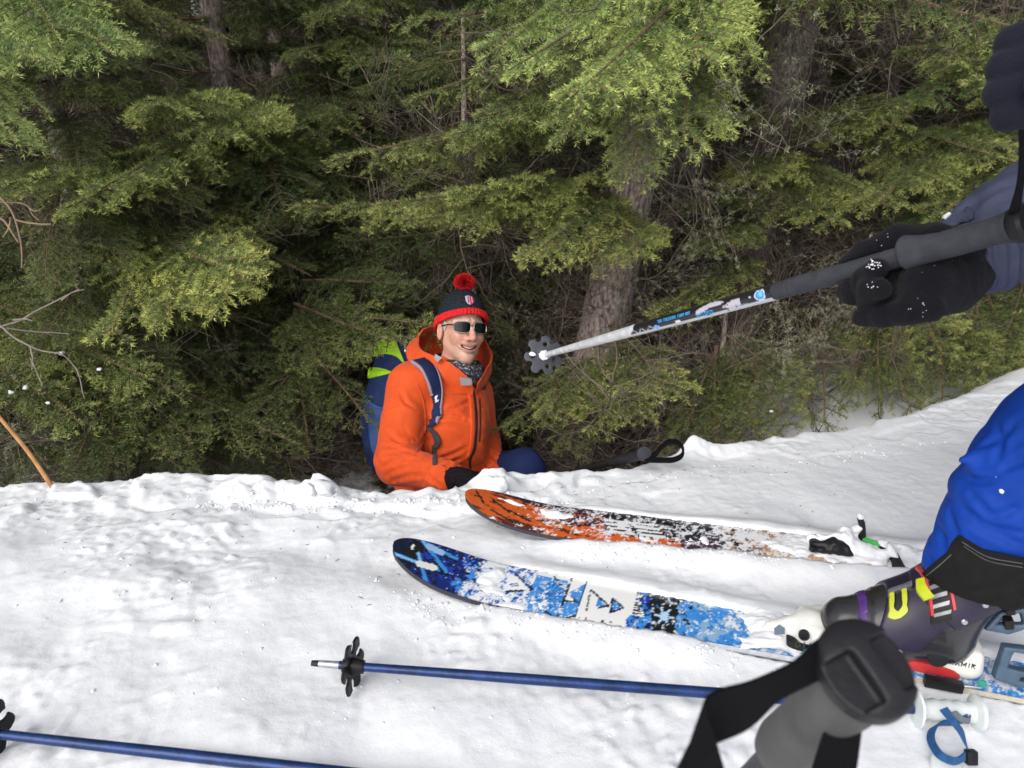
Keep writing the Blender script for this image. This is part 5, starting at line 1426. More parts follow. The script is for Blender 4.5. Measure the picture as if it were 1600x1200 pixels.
link('grip_cap', frame_mesh(surface('grip_cap', cap_f, (-0.03, -0.03, -0.016), (0.03, 0.03, 0.022), 0.0011), KA, cx_, -cy_, KW), M_DARKP, near_pole)
g = MB(); g.tube([KA + KW * 0.16, KA + KW * (gl + 0.06)], [0.0095, 0.0075], 20); g.build('shaft', M_BLACKP, near_pole)
kb = KA + KW * (gl - 0.02)
g = MB(); g.lathe(kb, KW, [(0, 0.009), (0.002, 0.045), (0.006, 0.046), (0.008, 0.011), (0.02, 0.010)], 28); g.build('basket', M_BLACKP, near_pole)
pts = [at(1292, 1022, 0.385), at(1240, 1056, 0.375), at(1170, 1102, 0.36), at(1108, 1126, 0.35), at(1084, 1150, 0.34), at(1082, 1205, 0.335), at(1100, 1290, 0.345), at(1200, 1330, 0.37), at(1290, 1240, 0.40), at(1320, 1130, 0.40)]
wd = [UP * 0.8 - RT * 0.2, UP * 0.8 + RT * 0.35, UP * 0.85 + RT * 0.3, UP + RT * 0.2, RT * 0.8 - UP * 0.6 , RT, RT, RT * 0.6 - FW * 0.5 , RT, RT]
ribbon('wrist_strap', pts, wd, [0.018, 0.021, 0.024, 0.028, 0.029, 0.026, 0.022, 0.022, 0.022, 0.018], M_WEB, near_pole, n=60, t=0.0022)

# ---- the blue poles lying on the snow
M_BLUEALU = material('blue_anodised', (0.010, 0.034, 0.130), 0.34, metal=0.35, vary=0.35, vscale=30, bump=0.2, bscale=120, stretch=(1, 1, 1))
M_TAPE = material('bare_worn_aluminium', (0.42, 0.45, 0.50), 0.4, metal=0.7, vary=0.3, vscale=60)
def lying_pole(label, a, b, butt, with_handle):
    w = (b - a) / np.linalg.norm(b - a)
    root = thing('ski_pole', label, 'ski pole', (a + b) / 2)
    g = MB(); g.tube([a + w * 0.045, a + w * 0.35, b - w * 0.10], [0.0065, 0.0085, 0.0092], 14); g.build('shaft', M_BLUEALU, root)
    g = MB(); g.tube([a + w * 0.012, a + w * 0.046], [0.0055, 0.0062], 12); g.build('ferrule', M_TAPE, root)
    g = MB(); g.tube([a, a + w * 0.013], [0.0045, 0.0052], 10); g.build('tip', M_DARKP, root)
    c = a + w * butt; 
    up = np.array([0.10, -0.25, 1.0]); up -= w * up.dot(w); up /= np.linalg.norm(up); sd = np.cross(w, up)
    g = MB(); g.lathe(c - w * 0.012, w, [(0, 0.011), (0.004, 0.0125), (0.02, 0.0135), (0.034, 0.0105)], 16); hub = g.build('basket_hub', M_BLACKP, root)
    def bf(P):
        x, y, z = P[..., 0], P[..., 1], P[..., 2]; r = np.hypot(x, y); t = np.arctan2(y, x)
        d = r - (0.041 + 0.005 * np.cos(6 * t))
        for k in range(6):
            q = x * math.cos(k * math.pi / 3 + 0.5) + y * math.sin(k * math.pi / 3 + 0.5); p = -x * math.sin(k * math.pi / 3 + 0.5) + y * math.cos(k * math.pi / 3 + 0.5)
            d = np.maximum(d, -(np.hypot((q - 0.029) / 1.2, p) - 0.0068))
        return smax(d, np.abs(z - 0.10 * r) - 0.0025, 0.0015)
    w2 = w + sd * 0.06 + up * 0.10; w2 /= np.linalg.norm(w2); X = up - w2 * up.dot(w2); X /= np.linalg.norm(X)
    link('basket', frame_mesh(surface('basket', bf, (-0.055, -0.055, -0.006), (0.055, 0.055, 0.014), 0.0022), c, X, np.cross(w2, X), w2), M_BLACKP, root)
    return root, w, up, sd
PA, PB = on_plane(487, 1036, 0.046), on_plane(1532, 1114, 0.024)
p1, w, up, sd = lying_pole('blue ski pole lying lengthwise on the snow, pale grip and blue strap at its end', PA, PB, 0.063, True)
M_PALE = material('translucent_white_rubber', (0.62, 0.66, 0.66), 0.4, vary=0.06, vscale=40)
h0 = PB - w * 0.098
g = MB()
prof = [(0, 0.010), (0.002, 0.028), (0.005, 0.029), (0.007, 0.0145)]
for k in range(4): prof += [(0.012 + k * 0.018, 0.0165), (0.020 + k * 0.018, 0.0140)]
prof += [(0.086, 0.0155), (0.090, 0.027), (0.096, 0.0265), (0.102, 0.012)]
g.lathe(h0, w, prof, 32); g.build('grip', M_PALE, p1)
M_STRAP = material('blue_webbing', (0.022, 0.110, 0.300), 0.75, vary=0.3, vscale=90, bump=0.6, bscale=240, btype='WAVE')
M_STRAPG = material('grey_webbing', (0.16, 0.19, 0.22), 0.8, vary=0.2, vscale=90, bump=0.5, bscale=240, btype='WAVE')
def sp(u, v, z): return on_plane(u, v, z)
ribbon('strap', [sp(1474, 1107, 0.052), sp(1488, 1126, 0.045), sp(1501, 1143, 0.035), sp(1508, 1160, 0.025), sp(1516, 1180, 0.014)], [RT + UP * .4, RT + UP * .3, RT, RT * .6 + FW * .6, RT * .2 + FW], 0.0125, M_STRAP, p1)
ribbon('strap', [sp(1512, 1122, 0.030), sp(1490, 1128, 0.020), sp(1470, 1130, 0.016), sp(1455, 1145, 0.016), sp(1458, 1165, 0.018), sp(1472, 1182, 0.020), sp(1488, 1189, 0.018), sp(1508, 1182, 0.016)],
       [UP, UP, UP * .8 + RT * .6, RT, RT * .9 + UP * .3, RT * .5 + UP * .8, UP, UP], 0.0120, M_STRAP, p1, n=50)
ribbon('strap_tail', [sp(1490, 1112, 0.044), sp(1500, 1122, 0.036), sp(1513, 1126, 0.030), sp(1516, 1120, 0.026)], [RT + UP * .3, RT * .5 + UP * .6, UP, UP], 0.010, M_STRAPG, p1)
g = MB(); g.box(sp(1517, 1183, 0.014), RT * 0.0075, UP * 0.010, FW * 0.006); g.build('strap_buckle', M_BLACKP, p1, bevel=0.002)
g = MB(); g.lathe(sp(1478, 1200, 0.004), np.array([0.1, -0.2, 1.0]), [(0, 0.022), (0.006, 0.022), (0.008, 0.017), (0.008, 0.004)], 24); g.build('strap_disc', M_PALE, p1)
QA = on_plane(-12, 1146, 0.040); QB = on_plane(440, 1197, 0.020); qd = (QB - QA) / np.linalg.norm(QB - QA)
p2, w2_, up2, sd2 = lying_pole('blue ski pole cut off by the lower left corner, worn silver near its basket', QA - qd * 0.075, QA + qd * 1.05, 0.066, False)
g = MB(); g.lathe(QA + qd * 0.95, qd, [(0, 0.010), (0.003, 0.02), (0.01, 0.0155), (0.1, 0.0138), (0.11, 0.022), (0.12, 0.012)], 24); g.build('grip', M_PALE, p2)

# ---- the black pole whose grip and strap loop lie on the rim behind
BA, BB = at(985, 722, 2.12), at(1012, 709, 2.02)
bd = BB - BA; bd = bd / np.linalg.norm(bd)
p3 = thing('ski_pole', 'black ski pole on the far snow rim, round cap and strap loop showing', 'ski pole', BB)
ax3 = at(1012, 709, 2.03) - at(900, 738, 2.25); ax3 /= np.linalg.norm(ax3)
c3 = at(1006, 709, 1.985)
g = MB(); g.lathe(c3 - ax3 * 0.125, ax3, [(0, 0.010), (0.01, 0.0135), (0.06, 0.0145), (0.10, 0.0138), (0.115, 0.0165), (0.122, 0.0185)], 24); g.build('grip', M_DARKP, p3)
cn = (CAM - c3) / np.linalg.norm(CAM - c3) + np.array([0.35, 0, -0.1]); cn /= np.linalg.norm(cn)
g = MB(); g.lathe(c3 - cn * 0.004, cn, [(0, 0.017), (0.003, 0.0195), (0.010, 0.0190), (0.0125, 0.014), (0.013, 0.002)], 28); g.build('grip_cap', M_FOAM, p3)
g = MB(); g.tube([c3 - ax3 * 0.8, c3 - ax3 * 0.12], [0.008, 0.009], 14); g.build('shaft', M_BLACKP, p3)
loop = [(1004, 714, 1.99), (1022, 711, 1.985), (1034, 698, 1.99), (1047, 690, 2.00), (1060, 692, 2.00), (1067, 701, 1.985), (1065, 712, 1.97), (1054, 718, 1.965), (1036, 719, 1.965), (1008, 718, 1.98)]
ribbon('strap', [at(*q) for q in loop], [FW + UP * 0.5] * 4 + [FW + UP * 0.7 + RT * 0.3] * 6, 0.017, M_WEB, p3, n=56, t=0.006)
# ================================================================== the man in the tree well
def skin_material(name, col):
    m = material(name, col, 0.45, vary=0.10, vscale=60, attr='Col', bump=0.12, bscale=450, sss=0.25)
    return m
M_SKIN = skin_material('skin', (0.55, 0.30, 0.22))
M_ORANGE = material('orange_shell_fabric', (0.66, 0.082, 0.014), 0.62, vary=0.10, vscale=14, bump=0.25, bscale=900, sheen=0.1, spec=0.18)
M_NAVYPACK = material('navy_pack_fabric', (0.012, 0.024, 0.082), 0.7, vary=0.2, vscale=18, bump=0.35, bscale=700, spec=0.18)
M_BLUEPACK = material('blue_pack_fabric', (0.020, 0.058, 0.190), 0.65, vary=0.18, vscale=16, bump=0.35, bscale=700)
M_LIMEPACK = material('lime_pack_fabric', (0.30, 0.56, 0.012), 0.6, vary=0.1, vscale=20, bump=0.3, bscale=700)
M_NAVYTROU = material('dark_navy_trousers', (0.010, 0.020, 0.075), 0.75, vary=0.2, vscale=15, bump=0.3, bscale=600, spec=0.18)
M_KNIT = material('charcoal_knit', (0.016, 0.021, 0.030), 0.9, bump=1.0, bscale=130, btype='VORONOI', vary=0.3, vscale=160, spec=0.18)
M_REDKNIT = material('red_knit', (0.62, 0.018, 0.022), 0.85, bump=0.7, bscale=260, vary=0.2, vscale=120, spec=0.18)
M_GLOVE = material('black_glove_fabric', (0.007, 0.005, 0.008), 0.8, vary=0.3, vscale=30, bump=0.5, bscale=420, spec=0.18)
M_GREYTAB = material('grey_reflective_tab', (0.24, 0.24, 0.25), 0.5, vary=0.15, vscale=60)
M_GREYWEB = material('dark_grey_webbing', (0.055, 0.055, 0.062), 0.8, bump=0.5, bscale=300, btype='WAVE')
M_ZIP = material('dark_zip', (0.022, 0.017, 0.022), 0.5)
M_LENS = material('dark_lens', (0.002, 0.0035, 0.004), 0.12, spec=0.22)
M_FRAME = material('metal_frame', (0.55, 0.50, 0.44), 0.3, metal=1.0)
M_TEETH = material('teeth', (0.62, 0.58, 0.51), 0.3)
M_SCARF = material('patterned_scarf', (0.04, 0.04, 0.055), 0.9, attr='Col', bump=0.5, bscale=300)
M_HAIR = material('white_hair', (0.50, 0.49, 0.47), 0.7, vary=0.2, vscale=200)
M_LILAC = material('lilac_badge', (0.48, 0.42, 0.58), 0.7, vary=0.1, vscale=90)
M_BADGERED = material('badge_red', (0.45, 0.012, 0.035), 0.7, vary=0.1, vscale=90)
M_PIPING = material('mauve_piping', (0.30, 0.22, 0.27), 0.7)

man = thing('person', 'man in an orange jacket, bobble hat and sunglasses smiling from the snow hollow', 'person', (-0.10, 2.50, snow_at(-0.1, 2.5)))

HC = at(721, 514, 2.60)
def unit(v): return v / np.linalg.norm(v)
yaw = R(24)
Hf = unit(-FW * math.cos(yaw) + RT * math.sin(yaw) - UP * 0.03)       # the way the face looks
Hu = unit(UP * 1.0 + FW * 0.04 + RT * 0.02); Hu = unit(Hu - Hf * Hu.dot(Hf))
Hr = np.cross(Hu, Hf)                       # towards the man's left, photo right
Hm = np.stack([Hr, Hu, Hf])                 # world -> head rows
HS = 0.965; HA = HS * 0.94
def hw(a, b, c): return HC + HA * a * Hr + HS * (b * Hu + c * Hf)

def head_f(P):
    """face, skull, ears and neck in head axes: a sideways, b up, c forward"""
    Q = ((P - HC) @ Hm.T) / np.array([HA, HS, HS])
    A = np.abs(Q[..., 0]); Qs = np.concatenate([A[..., None], Q[..., 1:]], -1)
    d = ell(Q, (0, 0.025, -0.012), (0.076, 0.092, 0.098))
    d = smin(d, ell(Q, (0, -0.034, 0.026), (0.060, 0.082, 0.068)), 0.02)
    d = smin(d, cone(Qs, (0.045, -0.050, 0.000), (0.008, -0.103, 0.058), 0.020, 0.016), 0.03)
    d = smin(d, ball(Q, (0, -0.101, 0.068), 0.0150), 0.025)
    d = smin(d, ball(Qs, (0.037, -0.028, 0.066), 0.0225), 0.024)          # smiling cheeks
    d = smin(d, cone(Qs, (0.010, 0.022, 0.086), (0.050, 0.018, 0.062), 0.010, 0.010), 0.012)
    d = smax(d, -ball(Qs, (0.031, 0.000, 0.100), 0.016), 0.012)
    d = smin(d, cone(Q, (0, 0.010, 0.090), (0, -0.034, 0.118), 0.0085, 0.0125), 0.009)
    d = smin(d, ball(Qs, (0.0140, -0.038, 0.101), 0.0092), 0.006)
    d = smax(d, -ball(Qs, (0.007, -0.047, 0.106), 0.0032), 0.002)
    # smile folds, open mouth and lips
    d = smax(d, -cone(Qs, (0.021, -0.036, 0.101), (0.040, -0.062, 0.085), 0.0010, 0.0014), 0.009)
    xm = A / 0.032
    ym = -0.0700 + 0.011 * xm ** 2
    d = smin(d, np.sqrt((Q[..., 1] - ym - 0.0085) ** 2 + (Q[..., 2] - (0.0925 - 0.011 * xm ** 2)) ** 2) - 0.0052 + 0.004 * np.maximum(xm - 0.75, 0), 0.005) if True else d
    d = smin(d, np.sqrt((Q[..., 1] - ym + 0.0090) ** 2 + (Q[..., 2] - (0.0915 - 0.011 * xm ** 2)) ** 2) - 0.0062 + 0.008 * np.maximum(xm - 0.6, 0), 0.006)
    open_ = np.maximum(np.abs(Q[..., 1] - ym) - 0.0046 * np.sqrt(np.clip(1 - xm ** 2, 0, 1)), A - 0.029)
    d = smax(d, -np.maximum(open_, 0.072 - Q[..., 2]), 0.002)
    ear = smax(ell(Qs, (0.081, -0.012, -0.008), (0.009, 0.032, 0.019)), -ell(Qs, (0.089, -0.010, -0.004), (0.006, 0.020, 0.010)), 0.004)
    d = smin(d, ear, 0.006)
    d = smin(d, cone(Q, (0, -0.075, -0.020), (0, -0.20, -0.035), 0.050, 0.058), 0.03)
    d = d + 0.0012 * pnoise(Q, 34, 1.0)
    return d * HA

# joints of the body (world), read from where the photo shows shoulders, elbows, hands and knee
J = {'neck': at(706, 592, 2.62), 'chest': at(694, 655, 2.62), 'waist': at(692, 745, 2.66), 'hip': at(690, 830, 2.74),
     'rs': at(641, 606, 2.52), 're': at(618, 722, 2.38), 'rw': at(702, 748, 2.23), 'rh': at(738, 752, 2.14),
     'ls': at(739, 618, 2.70), 'le': at(756, 694, 2.70), 'lw': at(776, 758, 2.56), 'lh': at(782, 790, 2.48)}
HIPL, HIPR = J['hip'] + RT * 0.09, J['hip'] - RT * 0.09
KNEE_L = at(818, 738, 2.56); FOOT_L = np.array([KNEE_L[0] - 0.02, KNEE_L[1] - 0.12, -0.78])
KNEE_R = J['hip'] + np.array([-0.14, -0.36, 0.05]); FOOT_R = KNEE_R + np.array([0.0, 0.0, -0.42])
FOOT_R[2] = max(FOOT_R[2], -0.86)

def body_f(P):
    d = chain(P, [J['hip'], J['waist'], J['chest'], J['neck']], [0.12, 0.11, 0.12, 0.07], 0.05)
    d = smin(d, chain(P, [J['rs'], J['re'], J['rw']], [0.05, 0.043, 0.030], 0.02), 0.03)
    d = smin(d, chain(P, [J['ls'], J['le'], J['lw']], [0.05, 0.043, 0.030], 0.02), 0.03)
    d = smin(d, chain(P, [HIPL, KNEE_L, FOOT_L], [0.075, 0.052, 0.040], 0.02), 0.03)
    d = smin(d, chain(P, [HIPR, KNEE_R, FOOT_R], [0.075, 0.052, 0.040], 0.02), 0.03)
    return smin(d, cone(P, J['neck'], HC - Hu * 0.1 - Hf * 0.03, 0.058, 0.05), 0.03)
def person_f(P):
    return smin(head_f(P), body_f(P), 0.02)
me_h = surface('head', person_f, HC - 0.17, HC + np.array([0.17, 0.17, 0.17]), 0.0026)
# the rest of the body, under the clothes, more coarsely; both halves share one mesh and overlap at the neck
allj = np.array(list(J.values()) + [KNEE_L, FOOT_L, KNEE_R, FOOT_R])
me_b = surface('body', body_f, allj.min(0) - 0.15, allj.max(0) + 0.15, 0.014)
Vh, Vb = verts_of(me_h), verts_of(me_b)
def faces_of(me):
    a = np.empty(len(me.loops), np.int32); me.loops.foreach_get('vertex_index', a); return a.reshape(-1, 4)
me = mesh_np('person_body', np.concatenate([Vh, Vb]), F4=np.concatenate([faces_of(me_h), faces_of(me_b) + len(Vh)]))
def skin_cols(V):
    Q = ((V - HC) @ Hm.T) / np.array([HA, HS, HS]); a, b, c = Q[:, 0], Q[:, 1], Q[:, 2]; A = np.abs(a)
    col = np.tile(np.array([0.62, 0.365, 0.270]), (len(V), 1))
    n = fbm(Q, 60, 3, 3.0)[:, None]
    red = np.exp(-((A - 0.042) / 0.022) ** 2 - ((b + 0.030) / 0.024) ** 2) * (c > 0.03) + 0.9 * np.exp(-(A / 0.016) ** 2 - ((b + 0.034) / 0.018) ** 2) * (c > 0.09)
    col = col * (1 - 0.45 * red[:, None]) + 0.45 * red[:, None] * np.array([0.56, 0.19, 0.13])
    xm = A / 0.032; ym = -0.0700 + 0.011 * xm ** 2
    lip = (np.abs(b - ym) < 0.013 * np.sqrt(np.clip(1.15 - xm ** 2, 0, 1))) & (A < 0.033) & (c > 0.06)
    col[lip] = np.array([0.44, 0.165, 0.13])
    inner = (np.abs(b - ym) < 0.0060 * np.sqrt(np.clip(1.0 - xm ** 2, 0, 1))) & (A < 0.031) & (c < 0.0875) & (c > 0.05)
    col[inner] = np.array([0.10, 0.02, 0.02])
    stub = sstep(-0.05, -0.08, b) * (c > -0.02)
    col = col * (1 - 0.18 * stub[:, None]) + 0.18 * stub[:, None] * np.array([0.46, 0.33, 0.28])
    brow = np.exp(-((A - 0.032) / 0.018) ** 2 - ((b - 0.026 + 0.10 * np.maximum(A - 0.03, 0)) / 0.0045) ** 2) * (c > 0.05)
    col = col * (1 - 0.6 * brow[:, None]) + 0.6 * brow[:, None] * np.array([0.42, 0.38, 0.35])
    return col * (1 + 0.06 * n)
colattr(me, 'Col', skin_cols(np.concatenate([Vh, Vb])))
link('body', me, M_SKIN, man)
# upper teeth
g = MB(); tt = np.linspace(-1, 1, 25)
top = np.array([hw(0.026 * t, -0.0640 + 0.0085 * t * t, 0.0875 - 0.010 * t * t) for t in tt]); bot = np.array([hw(0.025 * t, -0.0705 + 0.0105 * t * t - 0.0008 * abs(math.sin(t * 14)), 0.0865 - 0.010 * t * t) for t in tt])
g.slab(top, bot, -Hf, 0.004); g.build('teeth', M_TEETH, man)
# white sideburns
def hair_f(P):
    Q = ((P - HC) @ Hm.T) / np.array([HA, HS, HS]); A = np.abs(Q[..., 0]); Qs = np.concatenate([A[..., None], Q[..., 1:]], -1)
    return ell(Qs, (0.0715, 0.012, 0.016), (0.0065, 0.022, 0.012)) + 0.0022 * pnoise(Q * [1, 0.4, 1], 240, 2.0)
link('hair', surface('hair', hair_f, HC - 0.12, HC + 0.12, 0.003), M_HAIR, man)

# ---- knitted hat
def hat_pt(th, t, off=0.0):
    """th round the head (0 in front), t from the brim (0) to the crown (1)"""
    ca, sa = math.cos(th), math.sin(th)
    b0 = 0.020 + 0.030 * ca - 0.006 * abs(sa)
    b1 = 0.138
    rr = math.sqrt(max(0.0, 1 - (max(t, 0.0) * 0.985) ** 2.3))
    lean = 0.004 * t
    return hw((0.0855 + off) * sa * rr + lean, b0 + (b1 - b0) * t + off * 0.4 * t, (0.106 + off) * ca * rr - 0.008 - 0.012 * t)
n, m_ = 96, 26
G = np.array([[hat_pt(2 * math.pi * j / n, t, 0.0045 + 0.0016 * math.sin(t * 70) * (0.6 + 0.4 * math.sin(j * 2.1))) for j in range(n)] for t in np.linspace(0.10, 1.0, m_)])
g = MB(); g.grid(G, F_close_u=True); g.add(G[-1], [tuple(range(n))])
hat = g.build('hat', M_KNIT, man)
rows = [(0.20, 0.004), (0.205, 0.0085), (0.16, 0.0105), (0.08, 0.0115), (0.0, 0.0110), (-0.03, 0.0075), (-0.02, 0.0)]
n = 192
G = np.array([[hat_pt(2 * math.pi * j / n, t, off + 0.0016 * math.cos(j * 2 * math.pi / 4) * (off > 0.005)) for j in range(n)] for t, off in rows])
g = MB(); g.grid(G, F_close_u=True); g.build('brim', M_REDKNIT, hat)
PC = hat_pt(0, 1.0) + Hu * 0.026
rg = np.random.RandomState(4); g = MB()
for _ in range(2600):
    e = rg.normal(size=3); e /= np.linalg.norm(e); L = 0.0385 * rg.uniform(0.80, 1.06) * (1 - 0.22 * abs(e.dot(Hu)))
    s = np.cross(e, rg.normal(size=3)); s /= np.linalg.norm(s)
    g.add([PC + e * 0.018 - s * 0.0014, PC + e * L - s * 0.0011, PC + e * L + s * 0.0011, PC + e * 0.018 + s * 0.0014], [(0, 1, 2, 3)])
g.build('bobble', M_REDKNIT, hat, smooth=False)
def hat_local(x, y):
    """badge plane: x, y metres round the front of the hat, a little to the photo's right"""
    th = R(-6) + x / 0.10; t = 0.52 + y / 0.105
    return hat_pt(th, t, 0.0075)
def badge(name, poly, mat, off):
    po = np.array(poly); c = po.mean(0); P = []
    for q in poly: P.append(hat_local(*q))
    cc = hat_local(*c); nrm = unit(cc - hw(0, 0.06, 0)); V = [cc + nrm * off] + [p + nrm * off for p in P] + [p - nrm * 0.003 for p in P]
    k = len(P); F = [(0, 1 + i, 1 + (i + 1) % k) for i in range(k)] + [(1 + i, 1 + k + i, 1 + k + (i + 1) % k, 1 + (i + 1) % k) for i in range(k)]
    g = MB(); g.add(V, F); return g.build(name, mat, hat, smooth=False)
badge('badge', [(-0.019, 0.014), (0.001, 0.016), (0.001, -0.021), (-0.010, -0.016), (-0.017, -0.004)], M_LILAC, 0.0015)
badge('badge', [(0.001, 0.016), (0.016, 0.012), (0.021, 0.002), (0.018, -0.012), (0.010, -0.019), (0.001, -0.021)], M_BADGERED, 0.0015)
for sx, mt in ((-1, M_BADGERED), (1, M_LILAC)):
    for i in range(4):
        x0 = sx * 0.0085 + 0.001; y0 = 0.009 - i * 0.0065
        badge('badge_star', [(x0 + 0.0026 * math.cos(a), y0 + 0.0026 * math.sin(a)) for a in np.linspace(0, 2 * math.pi, 8)[:-1]], mt, 0.0032)

# ---- sunglasses
sg = bpy.data.objects.new('sunglasses', None); COL.objects.link(sg); sg.parent = man; sg.location = Vector(tuple(hw(0, 0, 0.1))) - man.location; sg.empty_display_size = 0.02
def lens_ring(cx, k=1.0, n=40):
    out = []
    for i in range(n):
        t = 2 * math.pi * i / n; x = abs(math.cos(t)) ** 0.55 * math.copysign(1, math.cos(t)) * 0.0285 * k; y = abs(math.sin(t)) ** 0.6 * math.copysign(1, math.sin(t)) * 0.0185 * k
        X = cx + x; out.append(hw(X, 0.001 + y, 0.1075 - 5.6 * X * X * (1 if abs(X) < 0.07 else 1)))
    return np.array(out)
for sx in (-1, 1):
    ring = lens_ring(sx * 0.0345)
    g = MB(); c = ring.mean(0) + Hf * 0.002
    k = len(ring); inner = lens_ring(sx * 0.0345, 0.5) + Hf * 0.0015
    V = np.concatenate([[c], inner, ring]); F = [(0, 1 + i, 1 + (i + 1) % k) for i in range(k)] + [(1 + i, 1 + k + i, 1 + k + (i + 1) % k, 1 + (i + 1) % k) for i in range(k)]
    g.add(V, F); g.build('lens', M_LENS, sg)
    g = MB(); g.tube(np.concatenate([ring, ring[:2]]), [0.0009] * (k + 2), 6, caps=False)
    g.build('rim', M_FRAME, sg)
    g = MB(); g.tube([hw(sx * 0.063, 0.007, 0.086), hw(sx * 0.074, 0.008, 0.072), hw(sx * 0.081, 0.007, 0.03), hw(sx * 0.083, 0.004, -0.01)], [0.0022, 0.0026, 0.0020, 0.0018], 6); g.build('temple', M_ZIP, sg)
g = MB(); g.tube([hw(-0.0075, 0.006, 0.108), hw(0, 0.009, 0.110), hw(0.0075, 0.006, 0.108)], [0.0012] * 3, 6); g.build('bridge', M_FRAME, sg)

# ---- neck tube
def scarf_f(P):
    Q = P - (HC - Hu * 0.142 - Hf * 0.012)
    x, y, z = Q @ Hr, Q @ Hf, Q @ Hu
    r = np.hypot(x / 1.05, y / 1.12); d = np.hypot((r - 0.056) * 0.9, (z + 0.012) * 0.55) - 0.024
    d = smin(d, cone(P, HC - Hu * 0.150 + Hf * 0.055, HC - Hu * 0.200 + Hf * 0.052 + Hr * 0.012, 0.022, 0.018), 0.02)
    th = np.arctan2(x, y)
    return d + 0.004 * np.sin(z * 240 + 2.2 * np.sin(th * 3)) * 0.6 + 0.003 * pnoise(P, 45, 2)
me = surface('scarf', scarf_f, HC - 0.30, HC + 0.12, 0.0035)
V = verts_of(me); n = fbm(V, 150, 2, 3.0); th = (V - HC) @ Hf
col = np.tile(np.array([0.040, 0.038, 0.052]), (len(V), 1)); col[(n > 0.32) & (th > 0.01)] = np.array([0.34, 0.35, 0.40])
colattr(me, 'Col', col); link('scarf', me, M_SCARF, man)

# ---- jacket
def jacket_core(P):
    d = chain(P, [J['hip'], J['waist'], J['chest'], J['neck']], [0.158, 0.150, 0.152, 0.085], 0.06)
    d = smin(d, cone(P, J['rs'] + RT * 0.02, J['ls'] - RT * 0.02, 0.088, 0.078), 0.05)
    d = smin(d, ell(P, at(702, 690, 2.52), (0.12, 0.075, 0.13)), 0.05)
    ra = chain(P, [J['rs'], J['re'], J['rw']], [0.082, 0.064, 0.049], 0.03)
    la = chain(P, [J['ls'], J['le'], J['lw']], [0.072, 0.060, 0.046], 0.03)
    d = smin(d, ra, 0.022)
    return smin(d, la, 0.020)
JCREASE = lines_on([[(588, 716), (612, 706), (634, 705), (652, 710)], [(594, 731), (620, 719), (652, 716)], [(602, 743), (626, 732), (664, 727)], [(615, 706), (634, 714)], [(612, 752), (640, 744), (676, 742)],
    [(654, 698), (661, 682), (668, 668)], [(664, 735), (676, 752), (690, 760)], [(684, 729), (704, 722), (722, 715)], [(690, 734), (718, 728)], [(676, 716), (700, 712), (728, 700)], [(757, 690), (770, 712), (788, 733)], [(757, 714), (776, 710)],
    [(762, 730), (785, 722)], [(672, 656), (702, 650), (730, 656)], [(700, 642), (734, 628)], [(606, 676), (622, 690), (648, 690)], [(600, 696), (622, 700)], [(625, 610), (634, 630), (650, 640)], [(752, 640), (757, 662)]], jacket_core, 1.9, 3.0)
def crease(P, c, axis, freq, wob, seed, sharp=0.55):
    """sharp valleys between soft swells, running across axis"""
    ph = ((P - c) @ unit(np.asarray(axis, float))) * freq + wob * pnoise(P, 11, seed) + 0.4 * wob * pnoise(P, 31, seed + 1)
    return np.abs(np.sin(ph)) ** sharp - 0.75
def folds(P):
    """creases: broken rings at the elbows, slanting pulls on the chest and broad soft sagging"""
    f = 0.007 * fbm(P, 7, 2, 2.0)
    for e, w_, amp, ax, fr, sc, wob, sd in ((J['re'] + RT * 0.02, 0.13, 0.0060, (0.55, -0.2, 0.8), 62, (1, 1, 1), 2.2, 7.0), (J['le'], 0.11, 0.0060, (0.2, 0, 1), 62, (1, 1, 1), 2.2, 7.0),
            (J['rw'] - RT * 0.03, 0.09, 0.0055, (1, -0.4, 0.15), 75, (1, 1, 1), 2.2, 7.0), (J['rs'] - UP * 0.06, 0.10, 0.0060, (0.3, 0, 1), 55, (1, 1, 1), 2.2, 7.0),
            (at(702, 738, 2.5), 0.085, 0.0060, (0.35, 0, 0.95), 62, (0.6, 1, 1.2), 1.8, 9.0), (at(715, 660, 2.5), 0.11, 0.0065, (0.75, 0, 0.6), 36, (0.8, 1, 0.8), 1.5, 13.0)):
        q = np.linalg.norm((P - e) * np.array(sc), axis=-1)
        f = f - near(P, q, 1.9 * w_, lambda p, k: amp * np.exp(-(k / w_) ** 2) * crease(p, e, ax, fr, wob, sd))
    return f
def jacket_f(P):
    d = carve(P, jacket_core(P) + folds(P), JCREASE, 0.0075, 0.0065)
    # gusset line where the sleeve leaves the body, and the zip channel
    return d
jlo = allj[:12].min(0) - 0.17; jhi = allj[:12].max(0) + 0.17
jl = surface('jacket', jacket_f, jlo, jhi, 0.0042)
jacket = link('jacket', jl, M_ORANGE, man)
